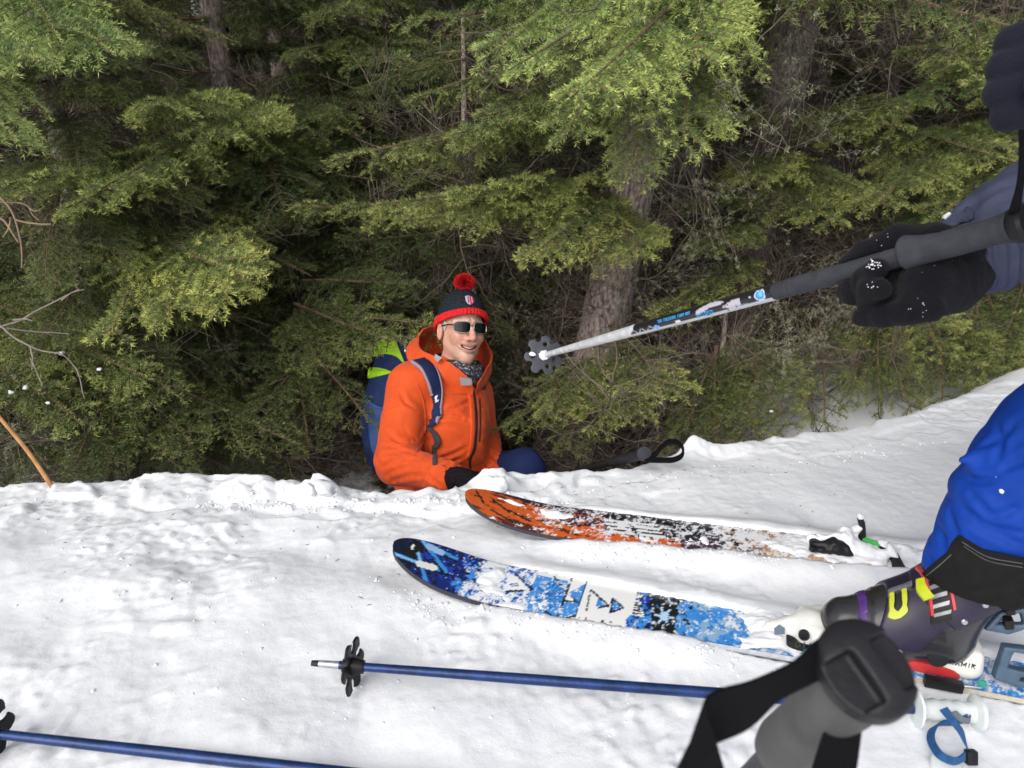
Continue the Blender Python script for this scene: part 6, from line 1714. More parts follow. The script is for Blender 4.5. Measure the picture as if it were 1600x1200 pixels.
# collar and lowered hood: a thick shell round the neck, open in front
up_e = [(738, 596, 2.50), (718, 578, 2.485), (698, 564, 2.485), (673, 554, 2.51), (655, 545, 2.56), (652, 528, 2.63), (664, 512, 2.72), (700, 508, 2.79), (742, 516, 2.78), (764, 540, 2.72), (770, 560, 2.66), (760, 580, 2.60), (748, 598, 2.53)]
lo_e = [(738, 618, 2.51), (715, 612, 2.50), (688, 603, 2.50), (660, 592, 2.52), (645, 575, 2.57), (645, 558, 2.66), (660, 555, 2.76), (700, 560, 2.84), (735, 570, 2.82), (752, 588, 2.74), (756, 602, 2.67), (750, 612, 2.60), (742, 620, 2.53)]
nU = 72; U_ = resample(np.array([at(*q) for q in up_e]), nU); L_ = resample(np.array([at(*q) for q in lo_e]), nU)
cc = (U_.mean(0) + L_.mean(0)) / 2
rowsG = []
for t in np.linspace(0, 1, 10):
    p = L_ * (1 - t) + U_ * t; o = p - cc; o -= UP * (o @ UP)[:, None] * 0.8; o /= np.linalg.norm(o, axis=1)[:, None]
    bul = np.interp(np.linspace(0, 1, nU), [0, 0.15, 0.35, 0.6, 0.85, 1], [0.004, 0.012, 0.030, 0.030, 0.012, 0.004])[:, None]
    wob = 0.004 * pnoise(p, 26, 5.0)[:, None]
    rowsG.append(p + o * (bul * math.sin(math.pi * min(t * 1.15, 1)) + wob))
rowsI = [r - unit_o * 0.0 for r, unit_o in zip(rowsG, rowsG)]
inn = []
for t, r in zip(np.linspace(0, 1, 10), rowsG):
    o = r - cc; o -= UP * (o @ UP)[:, None] * 0.8; o /= np.linalg.norm(o, axis=1)[:, None]; inn.append(r - o * 0.007)
G = np.array(rowsG + inn[::-1] + [rowsG[0]])
g = MB(); g.grid(G); g.add(G[:, 0], [tuple(range(len(G) - 1))]); g.add(G[:, -1], [tuple(range(len(G) - 1))[::-1]])
g.build('collar', M_ORANGE, jacket)
def slabpx(name, quad, t, mat, parent, d_off=0.0):
    P = [at(*q) for q in quad]; nrm = unit(CAM - np.mean(P, 0)); n_ = 6
    A = resample(np.array([P[0], P[1]]), n_) + nrm * d_off; B = resample(np.array([P[3], P[2]]), n_) + nrm * d_off
    g = MB(); g.slab(A, B, nrm, t); return g.build(name, mat, parent, smooth=False)
slabpx('collar_tab', [(718, 589, 2.470), (737, 592, 2.480), (737, 602, 2.480), (720, 602, 2.470)], 0.004, M_GREYTAB, jacket, 0.004)
slabpx('collar_tab', [(680, 553, 2.490), (691, 559, 2.482), (683, 566, 2.480), (678, 560, 2.490)], 0.004, M_GREYTAB, jacket, 0.010)
# dark lining that shows inside the collar
def lining_f(P): 
    Q = P - (HC - Hu * 0.175 - Hf * 0.03); return smax(np.linalg.norm(Q * [1, 0.95, 1], axis=-1) - 0.104, Q @ UP - 0.070, 0.01)
link('collar_lining', surface('lining', lining_f, HC - 0.33, HC + 0.1, 0.006), M_ZIP, jacket)
# zip, storm flap, chest pocket zip, toggle
pz = lambda nm, A, B, mat, t=0.003, m=4, n=30: patch(nm, A, B, jacket_f, 2.2, 2.9, mat, jacket, n=n, m=m, t=t)
pz('zip', [(738, 612), (742, 640), (742, 680), (739, 704), (733, 716), (733, 732)], [(741, 612), (745, 640), (745, 680), (742, 705), (736, 717), (736, 732)], M_ZIP, 0.0022)
pz('storm_flap', [(731, 612), (734, 640), (735, 676), (733, 700), (728, 716)], [(738, 612), (741, 640), (741, 680), (738, 703), (732, 716)], M_ORANGE, 0.0045)
pz('zip', [(748, 622), (749, 650), (748, 690)], [(750, 622), (751, 650), (750, 690)], M_ZIP, 0.002)
pz('toggle', [(697, 593), (704, 601)], [(702, 591), (708, 599)], M_ORANGE, 0.008, n=8)
pz('storm_flap', [(690, 612), (712, 614), (730, 612)], [(690, 615), (712, 617), (730, 615)], M_ORANGE, 0.0035)

pz('seam', [(652, 600), (661, 628), (664, 660), (661, 690), (650, 706)], [(653.2, 600), (662.2, 628), (665.2, 660), (662.2, 690), (651.2, 706)], M_ORANGE, 0.0022, m=3)
pz('seam', [(606, 640), (620, 634), (640, 634), (656, 640)], [(606, 641.2), (620, 635.2), (640, 635.2), (656, 641.2)], M_ORANGE, 0.002, m=3)
pz('hem_band', [(690, 728), (695, 745)], [(696, 728), (701, 745)], M_ORANGE, 0.004, n=8)
# ---- gloves
def glove_r(P):
    w, h = J['rw'], J['rh']
    f = unit(h - w); s = unit(np.cross(f, [0, 0, 1.0])); u = np.cross(s, f)
    palm = ell(P, w + f * 0.075 + u * 0.006, (0.036, 0.055, 0.024), np.stack([s, f, u]))
    d = smin(palm, cone(P, w - f * 0.015, w + f * 0.04, 0.043, 0.034), 0.02)
    k = w + f * 0.118 + u * 0.004
    for i, (o_, ln) in enumerate(((-0.030, 0.034), (-0.010, 0.040), (0.011, 0.037), (0.030, 0.028))):
        a = k + s * o_; b = a + f * ln * 0.8 - u * 0.012; c = b + f * 0.012 - u * ln * 0.8
        d = smin(d, chain(P, [a - f * 0.02, b, c], [0.0135, 0.0130, 0.0115], 0.008), 0.006)
    d = smin(d, chain(P, [w + f * 0.05 - s * 0.030, w + f * 0.085 - s * 0.056 - u * 0.01, w + f * 0.115 - s * 0.055 - u * 0.02], [0.016, 0.0145, 0.012], 0.01), 0.01)
    ph = (P - w) @ f
    return d + 0.0022 * np.sin((P - w) @ unit(s + f * 0.6) * 330 + 2 * pnoise(P, 40, 3)) * np.exp(-((ph - 0.06) / 0.05) ** 2)
link('glove', surface('glove', glove_r, np.minimum(J['rw'], J['rh']) - 0.14, np.maximum(J['rw'], J['rh']) + 0.14, 0.0034), M_GLOVE, man)
def glove_l(P):
    w, h = J['lw'], J['lh']; f = unit(h - w); s = unit(np.cross(f, [0, 1.0, 0])); u = np.cross(s, f)
    d = smin(ell(P, w + f * 0.07, (0.038, 0.055, 0.024), np.stack([s, f, u])), cone(P, w - f * 0.01, w + f * 0.04, 0.040, 0.034), 0.02)
    for o_, ln in ((-0.03, 0.05), (-0.01, 0.06), (0.01, 0.055), (0.03, 0.042)):
        a = w + f * 0.105 + s * o_; d = smin(d, chain(P, [a, a + f * ln * 0.5 - u * 0.006, a + f * ln - u * 0.02], [0.0130, 0.0125, 0.011], 0.006), 0.006)
    return smin(d, cone(P, w + f * 0.04 + s * 0.034, w + f * 0.09 + s * 0.058 - u * 0.01, 0.015, 0.012), 0.01)
link('glove', surface('glove', glove_l, np.minimum(J['lw'], J['lh']) - 0.16, np.maximum(J['lw'], J['lh']) + 0.16, 0.005), M_GLOVE, man)
# ---- trousers and boots
def trou_f(P):
    d = chain(P, [HIPL, KNEE_L, FOOT_L + [0, 0, 0.08]], [0.105, 0.070, 0.070], 0.03)
    d = smin(d, chain(P, [HIPR, KNEE_R, FOOT_R + [0, 0, 0.08]], [0.105, 0.080, 0.070], 0.03), 0.04)
    d = smin(d, ball(P, J['hip'], 0.15), 0.05)
    d = smin(d, cone(P, at(765, 726, 2.70), KNEE_L, 0.062, 0.062), 0.03)
    return d + 0.005 * fbm(P, 10, 2, 3.0)
tl = np.array([HIPL, HIPR, KNEE_L, KNEE_R, FOOT_L, FOOT_R])
link('trousers', surface('trousers', trou_f, tl.min(0) - 0.2, tl.max(0) + 0.2, 0.010), M_NAVYTROU, man)
for F_ in (FOOT_L, FOOT_R):
    def boot_f(P, F_=F_): return smin(cone(P, F_ + [0, 0.03, 0.14], F_ + [0, 0.03, 0.0], 0.062, 0.058), cone(P, F_ + [0, 0, 0.0], F_ + [0, -0.17, -0.01], 0.052, 0.045), 0.03)
    link('boot', surface('boot', boot_f, F_ - 0.28, F_ + 0.28, 0.009), M_BLACKP, man)

# ================================================================== backpack
pack = thing('backpack', 'navy hiking backpack with lime green panels on the back of the man', 'backpack', at(625, 700, 2.85))
def pack_f(P):
    d = chain(P, [at(634, 590, 2.86), at(628, 650, 2.84), at(624, 705, 2.84)], [0.128, 0.138, 0.118], 0.06)
    d = smin(d, cone(P, at(680, 600, 2.92), at(672, 700, 2.92), 0.14, 0.13), 0.06)
    d = smin(d, cone(P, at(628, 558, 2.84), at(665, 556, 2.90), 0.075, 0.075), 0.035)
    # side pocket bulging out
    d = smin(d, chain(P, [at(598, 650, 2.80), at(600, 690, 2.79), at(612, 735, 2.80)], [0.060, 0.068, 0.045], 0.04), 0.02)
    # lid seam and soft creases
    v = (P - CAM) @ UP / ((P - CAM) @ FW)
    d = d + 0.010 * np.exp(-((v - (600 - 577) / FPX) / 0.003) ** 2)
    return d + 0.006 * fbm(P, 11, 3, 6.0) + 0.0025 * pnoise(P * [1, 1, 2], 40, 2.0)
plo = at(625, 640, 2.85) - np.array([0.32, 0.34, 0.42]); phi = at(640, 640, 2.85) + np.array([0.40, 0.34, 0.42])
body_p = link('pack_body', surface('pack_body', pack_f, plo, phi, 0.0060), M_NAVYPACK, pack)
pp = lambda nm, A, B, mat, t=0.004, n=24, m=12: patch(nm, A, B, pack_f, 2.3, 3.2, mat, pack, n=n, m=m, t=t)
pp('lid_panel', [(583, 556), (591, 537), (604, 529), (618, 532)], [(583, 557), (600, 553), (620, 558), (634, 571)], M_LIMEPACK, 0.005)
pp('side_panel', [(577, 575), (590, 574), (612, 582)], [(576, 592), (592, 588), (613, 583)], M_LIMEPACK, 0.005)
pp('side_pocket', [(573, 622), (586, 634), (602, 640)], [(581, 700), (592, 722), (606, 730)], M_BLUEPACK, 0.007, n=30, m=18)
pp('pocket_hem', [(572, 620), (586, 632), (604, 638)], [(573, 624), (586, 637), (604, 643)], M_BLUEPACK, 0.011, n=30, m=4)
pp('buckle', [(629, 537), (632, 552)], [(634, 536), (637, 551)], M_METAL, 0.010, n=6, m=3)
# shoulder strap over the jacket
ps = lambda nm, A, B, mat, t=0.010, n=40, m=6: patch(nm, A, B, jacket_f, 2.1, 2.9, mat, pack, n=n, m=m, t=t)
ps('shoulder_strap', [(643, 568), (657, 577), (667, 595), (674, 618), (677, 640), (674, 655), (667, 668)], [(668, 562), (678, 580), (686, 602), (690, 625), (689, 645), (683, 660), (670, 671)], M_NAVYPACK, 0.012)
ps('strap_piping', [(667, 561), (677, 579), (685.5, 602), (689.5, 625), (688.5, 645), (682.5, 660)], [(670, 561), (679.5, 579), (688, 602), (692, 625), (691, 646), (685, 661)], M_PIPING, 0.014, m=3)
ps('strap_piping', [(641, 568), (655, 578), (665, 596), (672, 619)], [(643.5, 567), (657.5, 577), (667.5, 595), (674.5, 618)], M_PIPING, 0.014, m=3)
ps('strap_webbing', [(667, 669), (674, 676), (680, 690), (679, 698)], [(672, 668), (682, 675), (689, 690), (684, 699)], M_GREYWEB, 0.012)
ps('strap_webbing', [(675, 696), (676, 712), (677, 727)], [(681, 696), (682, 712), (684, 726)], M_GREYWEB, 0.006)
ps('strap_emblem', [(679, 619), (680, 628)], [(683, 618), (683.5, 627)], M_WHITEINK, 0.015, n=5, m=3)
ps('strap_emblem', [(679, 629), (679.5, 632)], [(686, 626), (686, 629)], M_WHITEINK, 0.015, n=4, m=3)
# ================================================================== the skier standing on the blue ski
M_ROYAL = material('royal_blue_trousers', (0.004, 0.042, 0.300), 0.62, vary=0.08, vscale=14, bump=0.2, bscale=900, spec=0.18)
M_BLACKFAB = material('black_reinforced_fabric', (0.0105, 0.0105, 0.011), 0.9, vary=0.2, vscale=60, bump=0.5, bscale=700, spec=0.18)
M_SLATE = material('slate_jacket_fabric', (0.050, 0.056, 0.098), 0.6, vary=0.18, vscale=18, bump=0.35, bscale=600, spec=0.18)
M_FLEECE = material('black_fleece', (0.0042, 0.0046, 0.0075), 0.95, vary=0.3, vscale=40, bump=0.7, bscale=420, sheen=0.04, spec=0.18)
M_NAVYFLEECE = material('navy_fleece', (0.009, 0.010, 0.019), 0.95, vary=0.2, vscale=30, bump=0.5, bscale=420, sheen=0.05, spec=0.18)
M_SHELL = material('grey_black_boot_shell', (0.024, 0.023, 0.026), 0.26, vary=0.25, vscale=14, coat=0.35)
M_PURPLE = material('dark_purple_shell', (0.017, 0.012, 0.033), 0.40, vary=0.2, vscale=16, coat=0.05)
M_VIOLET = material('violet_band', (0.075, 0.022, 0.17), 0.5, vary=0.45, vscale=60)
M_LIMEB = material('lime_buckle', (0.44, 0.50, 0.012), 0.38, vary=0.08, vscale=50)

skier = thing('person', 'skier in royal blue trousers at the right edge, holding out a ski pole', 'person', bl(BOOT_S + 0.14, 0, 0))
BS = BOOT_S
BK = 0.88                                  # the boot's length next to the drawing it is built from
def bs(s): return BS + (s - BS) * BK
def b_loc(P):
    Q = P - blue.O
    s, y, z = BS + (Q @ blue.X - BS) / BK, Q @ blue.Y, Q[..., 2]
    return np.stack([s, y, z - 0.015], -1)
def shell_f(P):
    Q = b_loc(P); Qa = Q.copy()
    d = chain(Qa, [(BS + 0.042, 0, 0.050), (BS + 0.13, 0.002, 0.056), (BS + 0.215, 0, 0.060)], [0.042, 0.047, 0.045], 0.03)
    d = smin(d, cone(Qa, (BS + 0.10, 0, 0.070), (BS + 0.185, 0, 0.118), 0.044, 0.054), 0.03)
    d = smin(d, cone(Qa, (BS + 0.204, 0, 0.09), (BS + 0.240, 0, 0.185), 0.051, 0.056), 0.03)
    d = smax(d, 0.014 - Q[..., 2], 0.006)
    d = smax(d, Q[..., 2] - 0.195, 0.006)
    # toe box seam, sole lip
    d = smin(d, smax(rbox(Q, (BS + 0.13, 0, 0.010), (0.134, 0.034, 0.010), 0.006), d - 0.010, 0.004), 0.004)
    return d - 0.0022 * sstep(BS + 0.078, BS + 0.082, Q[..., 0]) * sstep(0.03, 0.04, Q[..., 2])
boot = bpy.data.objects.new('ski_boot', None); COL.objects.link(boot); boot.parent = skier
boot.location = Vector(tuple(bl(BS + 0.14, 0, 0.05))) - skier.location; boot.empty_display_size = 0.05
bb = np.array([bl(BS - 0.03, -0.09, -0.02), bl(BS + 0.30, 0.09, 0.26), bl(BS - 0.03, 0.09, 0.26), bl(BS + 0.30, -0.09, -0.02)])
link('shell', surface('shell', shell_f, bb.min(0) - 0.01, bb.max(0) + 0.01, 0.0034), M_SHELL, boot)
def band(name, f0, f1, mat, t, fn, h=0.0032):
    """a shell piece lying t thick over the boot where fn(local) < 0"""
    def f(P): return smax(smax(shell_f(P) - t, -(shell_f(P) + 0.004), 0.0015), fn(b_loc(P)), 0.0025)
    return link(name, surface(name, f, bb.min(0) - 0.02, bb.max(0) + 0.02, h), mat, boot)
band('overlap_panel', 0, 0, M_PURPLE, 0.0042, lambda Q: np.maximum(np.maximum(BS + 0.092 - Q[..., 0] + 0.25 * (Q[..., 2] - 0.09), Q[..., 0] - (BS + 0.178) - 0.55 * (Q[..., 2] - 0.09)), 0.052 + 0.10 * (Q[..., 0] - BS - 0.1) - Q[..., 2]))
band('cuff', 0, 0, M_PURPLE, 0.0055, lambda Q: np.maximum(np.maximum(0.118 + 0.55 * np.abs(Q[..., 0] - BS - 0.205) - Q[..., 2], Q[..., 2] - 0.190), BS + 0.125 - Q[..., 0]))
band('violet_band', 0, 0, M_VIOLET, 0.0012, lambda Q: np.maximum(np.maximum(BS + 0.058 - Q[..., 0], Q[..., 0] - BS - 0.074), 0.045 - Q[..., 2]))
def near_pt(s, z, lift):
    """point on the camera side of the boot at ski position s, height z"""
    y = -0.12
    for _ in range(40):
        p = bl(bs(s), y, z - 0.0); dd = float(shell_f(p[None])[0])
        if dd < lift: break
        y += max(dd * 0.8, 0.0005)
    return bl(bs(s), y, z)
def local_patch(name, A, B, mat, t, n=14, m=5):
    a, b = resample(np.array(A), n), resample(np.array(B), n)
    w = np.linspace(0, 1, m)[None, :, None]
    q = (a[:, None] * (1 - w) + b[:, None] * w).reshape(-1, 2)          # (s, angle) round the boot's long axis
    c = bl(bs(q[:, 0]), 0, 0.055 + 0.55 * np.maximum(0.0, q[:, 0] - BS - 0.10))
    dr = -np.sin(q[:, 1:2]) * blue.Y + np.cos(q[:, 1:2]) * blue.Z
    r = np.full(len(q), 0.12)
    for _ in range(45): r = r - np.maximum(shell_f(c + dr * r[:, None]) * 0.8, 0)
    top = (c + dr * (r + t)[:, None]).reshape(n, m, 3); bot = (c + dr * (r - 0.002)[:, None]).reshape(n, m, 3)
    g = MB(); V = np.concatenate([top.reshape(-1, 3), bot.reshape(-1, 3)]); N = n * m; F = []
    for i in range(n - 1):
        for j in range(m - 1):
            k = i * m + j; F += [(k, k + 1, k + m + 1, k + m), (N + k, N + k + m, N + k + m + 1, N + k + 1)]
    for i in range(n - 1):
        for k in (i * m, i * m + m - 1): F.append((k, k + m, N + k + m, N + k))
    for j in range(m - 1):
        for k in (j, (n - 1) * m + j): F.append((k, k + 1, N + k + 1, N + k))
    g.add(V, F); return g.build(name, mat, boot)
# lime buckle in the shape of a U over the instep, its catch and the ladder straps of the ankle
def arc_u(s0, w, a0, a1, k):
    return [(s0 - w, a0), (s0 - w, a1 - 0.25), (s0 - w * 0.75, a1 - 0.05), (s0, a1), (s0 + w * 0.75, a1 - 0.05), (s0 + w, a1 - 0.25), (s0 + w, a0)]
o_, i_ = arc_u(BS + 0.116, 0.0125, 0.26, 0.84, 0), arc_u(BS + 0.116, 0.0056, 0.26, 0.68, 0)
local_patch('buckle', o_, i_, M_LIMEB, 0.0105, n=28, m=4)
local_patch('buckle_tongue', [(BS + 0.113, 0.15), (BS + 0.113, 0.70)], [(BS + 0.123, 0.15), (BS + 0.123, 0.70)], M_BLACKP, 0.008)
local_patch('buckle_wire', [(BS + 0.102, 0.18), (BS + 0.102, 0.28)], [(BS + 0.136, 0.18), (BS + 0.136, 0.28)], M_METAL, 0.013, n=5, m=8)
M_LADDER = material('dull_steel', (0.30, 0.30, 0.32), 0.45, metal=0.8, vary=0.2, vscale=80)
for k in range(7):
    a0 = -0.10 + 0.17 * k
    local_patch('ladder_rung', [(BS + 0.150 + 0.0030 * k, a0), (BS + 0.150 + 0.0030 * k, a0 + 0.07)], [(BS + 0.168 + 0.0038 * k, a0), (BS + 0.168 + 0.0038 * k, a0 + 0.07)], M_LADDER, 0.0125, n=3, m=5)
local_patch('ladder_strap', [(BS + 0.146, -0.15), (BS + 0.164, 0.95)], [(BS + 0.150, -0.15), (BS + 0.168, 0.95)], M_RED, 0.0125, n=14, m=3)
local_patch('ladder_strap', [(BS + 0.171, -0.15), (BS + 0.194, 0.95)], [(BS + 0.175, -0.15), (BS + 0.198, 0.95)], M_RED, 0.0125, n=14, m=3)
local_patch('ladder_strap', [(BS + 0.149, -0.15), (BS + 0.167, 1.15)], [(BS + 0.172, -0.15), (BS + 0.195, 1.15)], M_BLACKP, 0.0100, n=14, m=3)
for s_, z_ in ((BS + 0.128, 0.058), (BS + 0.105, 0.050), (BS + 0.215, 0.135), (BS + 0.24, 0.17)):
    p = near_pt(s_, z_ - 0.0, 0.001)
    e = 1e-3; nn = unit(np.array([float(shell_f((p + np.eye(3)[i] * e)[None])[0] - shell_f((p - np.eye(3)[i] * e)[None])[0]) for i in range(3)]))
    g = MB(); g.lathe(p - nn * 0.001, nn, [(0, 0.0052), (0.0055, 0.0052), (0.0075, 0.0036), (0.0078, 0.001)], 16); g.build('rivet', M_METAL, boot)
p = near_pt(BS + 0.195, 0.050, 0.001); nn = -blue.Y
g = MB(); g.lathe(p, nn, [(-0.003, 0.016), (0.002, 0.015), (0.003, 0.011)], 24, squash=1.0); g.build('ankle_disc', M_DARKP, boot)
g = MB()
for k in range(4): g.box(bl(BS + 0.262 - 0.004 * k, -0.012, 0.120 + 0.026 * k), blv((0.006, 0, 0.002)), blv((0, 0.020, 0)), blv((-0.002, 0, 0.008)))
g.build('walk_lever', M_BLACKP, boot, bevel=0.002)

# ---- joints
ANK = bl(BS + 0.186, 0.0, 0.185)
def px(p):
    q = np.asarray(p) - CAM; z = q @ FW
    return 800 + FPX * (q @ RT) / z, 600 - FPX * (q @ UP) / z, z
dA = px(ANK)[2]
CUFF = at(1510, 905, dA); SHIN = at(1532, 830, dA - 0.02); KN0 = at(1566, 742, dA - 0.05); KN1 = at(1566, 708, dA - 0.06); THI = at(1665, 694, dA - 0.10)
HIP = np.array([1.14, 1.08, 0.55]); HIP2 = HIP + np.array([0.02, 0.22, 0.0])
KNEE2 = np.array([1.22, 1.42, 0.44]); ANK2 = np.array([1.42, 1.50, 0.12])
SHO_L, SHO_R, NCK = np.array([1.08, 0.90, 1.10]), np.array([1.06, 1.28, 1.08]), np.array([1.03, 1.09, 1.17])
HD = np.array([0.96, 1.09, 1.34])
HAND_R = at(1430, 440, 1.035); WR_R = at(1535, 408, 1.02); ELB_R = np.array([0.98, 1.16, 0.80])
HAND_L = at(1610, 112, 0.66); WR_L = at(1690, 112, 0.67); ELB_L = np.array([0.84, 0.78, 0.86])

def sk_body(P):
    d = chain(P, [HIP + [0, 0.11, 0], HIP + np.array([-0.03, 0.11, 0.24]), (SHO_L + SHO_R) / 2 - [0, 0, 0.06], NCK], [0.12, 0.11, 0.13, 0.06], 0.05)
    d = smin(d, chain(P, [HIP, THI, KN0, SHIN, CUFF], [0.085, 0.065, 0.050, 0.045, 0.030], 0.02), 0.04)
    d = smin(d, chain(P, [HIP2, KNEE2, ANK2], [0.085, 0.055, 0.036], 0.02), 0.04)
    d = smin(d, chain(P, [SHO_L, ELB_L, WR_L, HAND_L], [0.055, 0.042, 0.028, 0.022], 0.02), 0.04)
    d = smin(d, chain(P, [SHO_R, ELB_R, WR_R, HAND_R], [0.055, 0.042, 0.028, 0.022], 0.02), 0.04)
    d = smin(d, cone(P, NCK, HD - [0, 0, 0.08], 0.056, 0.050), 0.03)
    d = smin(d, ell(P, HD, (0.095, 0.075, 0.115)), 0.03)
    d = smin(d, ell(P, HD + np.array([-0.045, 0, -0.05]), (0.055, 0.055, 0.065)), 0.02)
    d = smin(d, cone(P, HD + np.array([-0.092, 0, 0.01]), HD + np.array([-0.116, 0, -0.03]), 0.008, 0.012), 0.01)
    Pa = P.copy(); Pa[..., 1] = HD[1] + np.abs(P[..., 1] - HD[1])
    d = smax(d, -ball(Pa, HD + np.array([-0.098, 0.032, 0.005]), 0.013), 0.01)
    d = smin(d, ell(Pa, HD + np.array([0.01, 0.079, -0.01]), (0.018, 0.008, 0.030)), 0.006)
    return smax(d, -ell(P, HD + np.array([-0.105, 0, -0.068]), (0.014, 0.024, 0.004)), 0.003)
sj = np.array([ANK, CUFF, SHIN, KN0, HIP, HIP2, KNEE2, ANK2, SHO_L, SHO_R, HD, HAND_L, HAND_R, ELB_L, ELB_R])
me = surface('person_body', sk_body, sj.min(0) - 0.18, sj.max(0) + 0.18, 0.013)
V = verts_of(me); colattr(me, 'Col', np.tile(np.array([0.55, 0.31, 0.22]), (len(V), 1)))
link('body', me, M_SKIN, skier)
def beanie(P): return smax(np.maximum(ell(P, HD + np.array([0.005, 0, 0.012]), (0.112, 0.092, 0.125)), -ell(P, HD, (0.09, 0.07, 0.11))), HD[2] + 0.035 - 0.25 * (P[..., 0] - HD[0]) - P[..., 2] - 0.02, 0.006) + 0.0012 * np.sin(P[..., 2] * 500)
link('hat', surface('beanie', beanie, HD - 0.16, HD + 0.18, 0.006), M_KNIT, skier)

# ---- trousers: a bloused upper leg over a narrower lower leg, sharp pulls and creases
def sharp_fold(P, c, axis, freq, wob, seed):
    ph = ((P - c) @ unit(axis)) * freq + wob * pnoise(P, 7, seed) + 0.3 * wob * pnoise(P, 19, seed + 1)
    return np.abs(np.sin(ph)) ** 0.6 - 0.72
def trousers_f(P, crease=True):
    up = chain(P, [HIP, at(1840, 600, dA - 0.15), at(1765, 660, dA - 0.13), THI + RT * 0.022, at(1606, 742, dA - 0.06)], [0.150, 0.125, 0.112, 0.100, 0.086], 0.04)
    up = smin(up, cone(P, at(1580, 712, dA - 0.07), at(1502, 719, dA - 0.07), 0.040, 0.003), 0.016)      # the pointed fold in front of the knee
    c = at(1600, 700, dA - 0.12)
    up = up - near(P, np.abs(up), 0.05, lambda p, k: 0.0045 * sharp_fold(p, c, RT * 0.62 + UP * 0.75 + FW * 0.2, 30, 1.3, 8.0))
    lo_ = chain(P, [at(1602, 755, dA - 0.05), at(1578, 785, dA - 0.04), at(1554, 838, dA - 0.02), at(1526, 885, dA - 0.01), at(1513, 908, dA)], [0.080, 0.077, 0.071, 0.067, 0.061], 0.03)
    q = P - at(1540, 800, dA - 0.03); a = q @ UP; r = q @ RT
    lo_ = lo_ - near(P, np.abs(lo_), 0.05, lambda p, k: 0.0060 * np.exp(-(((p - at(1540, 800, dA - 0.03)) @ (UP + 0.25 * RT) - 0.01) / 0.070) ** 2) * sharp_fold(p, at(1540, 800, dA - 0.03), UP * 0.9 + RT * 0.42 - FW * 0.35, 46, 1.2, 4.0))
    lo_ = lo_ - near(P, np.abs(lo_), 0.05, lambda p, k: 0.0040 * np.exp(-(((p - at(1540, 800, dA - 0.03)) @ UP + 0.10) / 0.05) ** 2) * sharp_fold(p, at(1530, 890, dA), UP * 0.95 - RT * 0.25, 66, 1.0, 5.0))
    d = smin(up, lo_, 0.008)
    if crease: d = carve(P, d, TCREASE, 0.0085, 0.0060)
    d = smin(d, chain(P, [HIP2, KNEE2, ANK2 + [0, 0, 0.06]], [0.13, 0.092, 0.085], 0.03), 0.04)
    dr = unit(at(1508, 925, dA) - at(1530, 860, dA - 0.01))
    cut = (P - at(1508, 914, dA)) @ dr
    d = smax(d, np.where(P[..., 0] < 1.15, cut, -1), 0.006)
    d = smax(d, P[..., 2] - 0.74, 0.01)
    return d + 0.0020 * fbm(P, 22, 2, 3.0)
TCREASE = lines_on([[(1507, 758), (1528, 782), (1550, 806), (1574, 800), (1604, 786)], [(1509, 784), (1534, 821), (1600, 850)], [(1530, 812), (1560, 826), (1604, 832)], [(1499, 776), (1521, 814), (1563, 842)], [(1466, 820), (1474, 838), (1480, 862)],
    [(1485, 796), (1490, 815), (1500, 836)], [(1553, 808), (1582, 797)], [(1560, 660), (1566, 690), (1560, 720)], [(1530, 700), (1556, 690), (1590, 660)], [(1575, 730), (1604, 716)], [(1505, 742), (1530, 752), (1560, 748)], [(1450, 868), (1458, 880)]], lambda P: trousers_f(P, False), 0.9, 1.6)
tj = np.array([CUFF, SHIN, KN0, THI, HIP, HIP2, KNEE2, ANK2])
trou = link('trousers', surface('trousers', trousers_f, tj.min(0) - np.array([0.14, 0.18, 0.12]), tj.max(0) + np.array([0.2, 0.2, 0.16]), 0.0050), M_ROYAL, skier)
# black reinforced panel sewn over the lower end
_pr = at(1500, 850, dA - 0.05)
def panel_f(P):
    t = trousers_f(P)
    q = P - CAM; k = FPX / (q @ FW)
    uu = 800 + (q @ RT) * k; vv = 600 - (q @ UP) * k; q = P - _pr
    edge = np.interp(uu, [1380, 1440, 1480, 1486, 1498, 1537, 1600, 1700], [921, 895, 862, 848, 835, 858, 871, 884])
    return smax(np.maximum(t - 0.0045 - 0.0034 * (np.abs(np.sin((q @ (UP - 0.22 * RT)) * 62 + 1.6 * pnoise(P, 9, 3.0))) ** 0.6 - 0.6), -(t + 0.003)), (edge - vv) / k * 0.75, 0.0015)
link('reinforced_cuff', surface('panel', panel_f, np.array([CUFF, SHIN]).min(0) - 0.16, np.array([CUFF, SHIN]).max(0) + np.array([0.14, 0.16, 0.10]), 0.0032), M_BLACKFAB, trou)
M_STITCH = material('grey_stitching', (0.09, 0.09, 0.095), 0.8)
for A_, B_ in (([(1447, 899), (1466, 884), (1486, 866)], [(1448, 900.2), (1467, 885.2), (1487, 867.2)]), ([(1503, 846), (1540, 868), (1598, 880)], [(1503, 847.2), (1540, 869.2), (1598, 881.2)]), ([(1506, 853), (1540, 874), (1598, 886)], [(1506, 854), (1540, 875), (1598, 887)])):
    patch('stitching', A_, B_, panel_f, 0.9, 1.6, M_STITCH, trou, n=30, m=2, t=0.0008, sink=0.001)
def fluff(P): return ell(P, at(1565, 768, dA - 0.135), (0.0045, 0.003, 0.0045)) + 0.001 * pnoise(P, 300, 1)
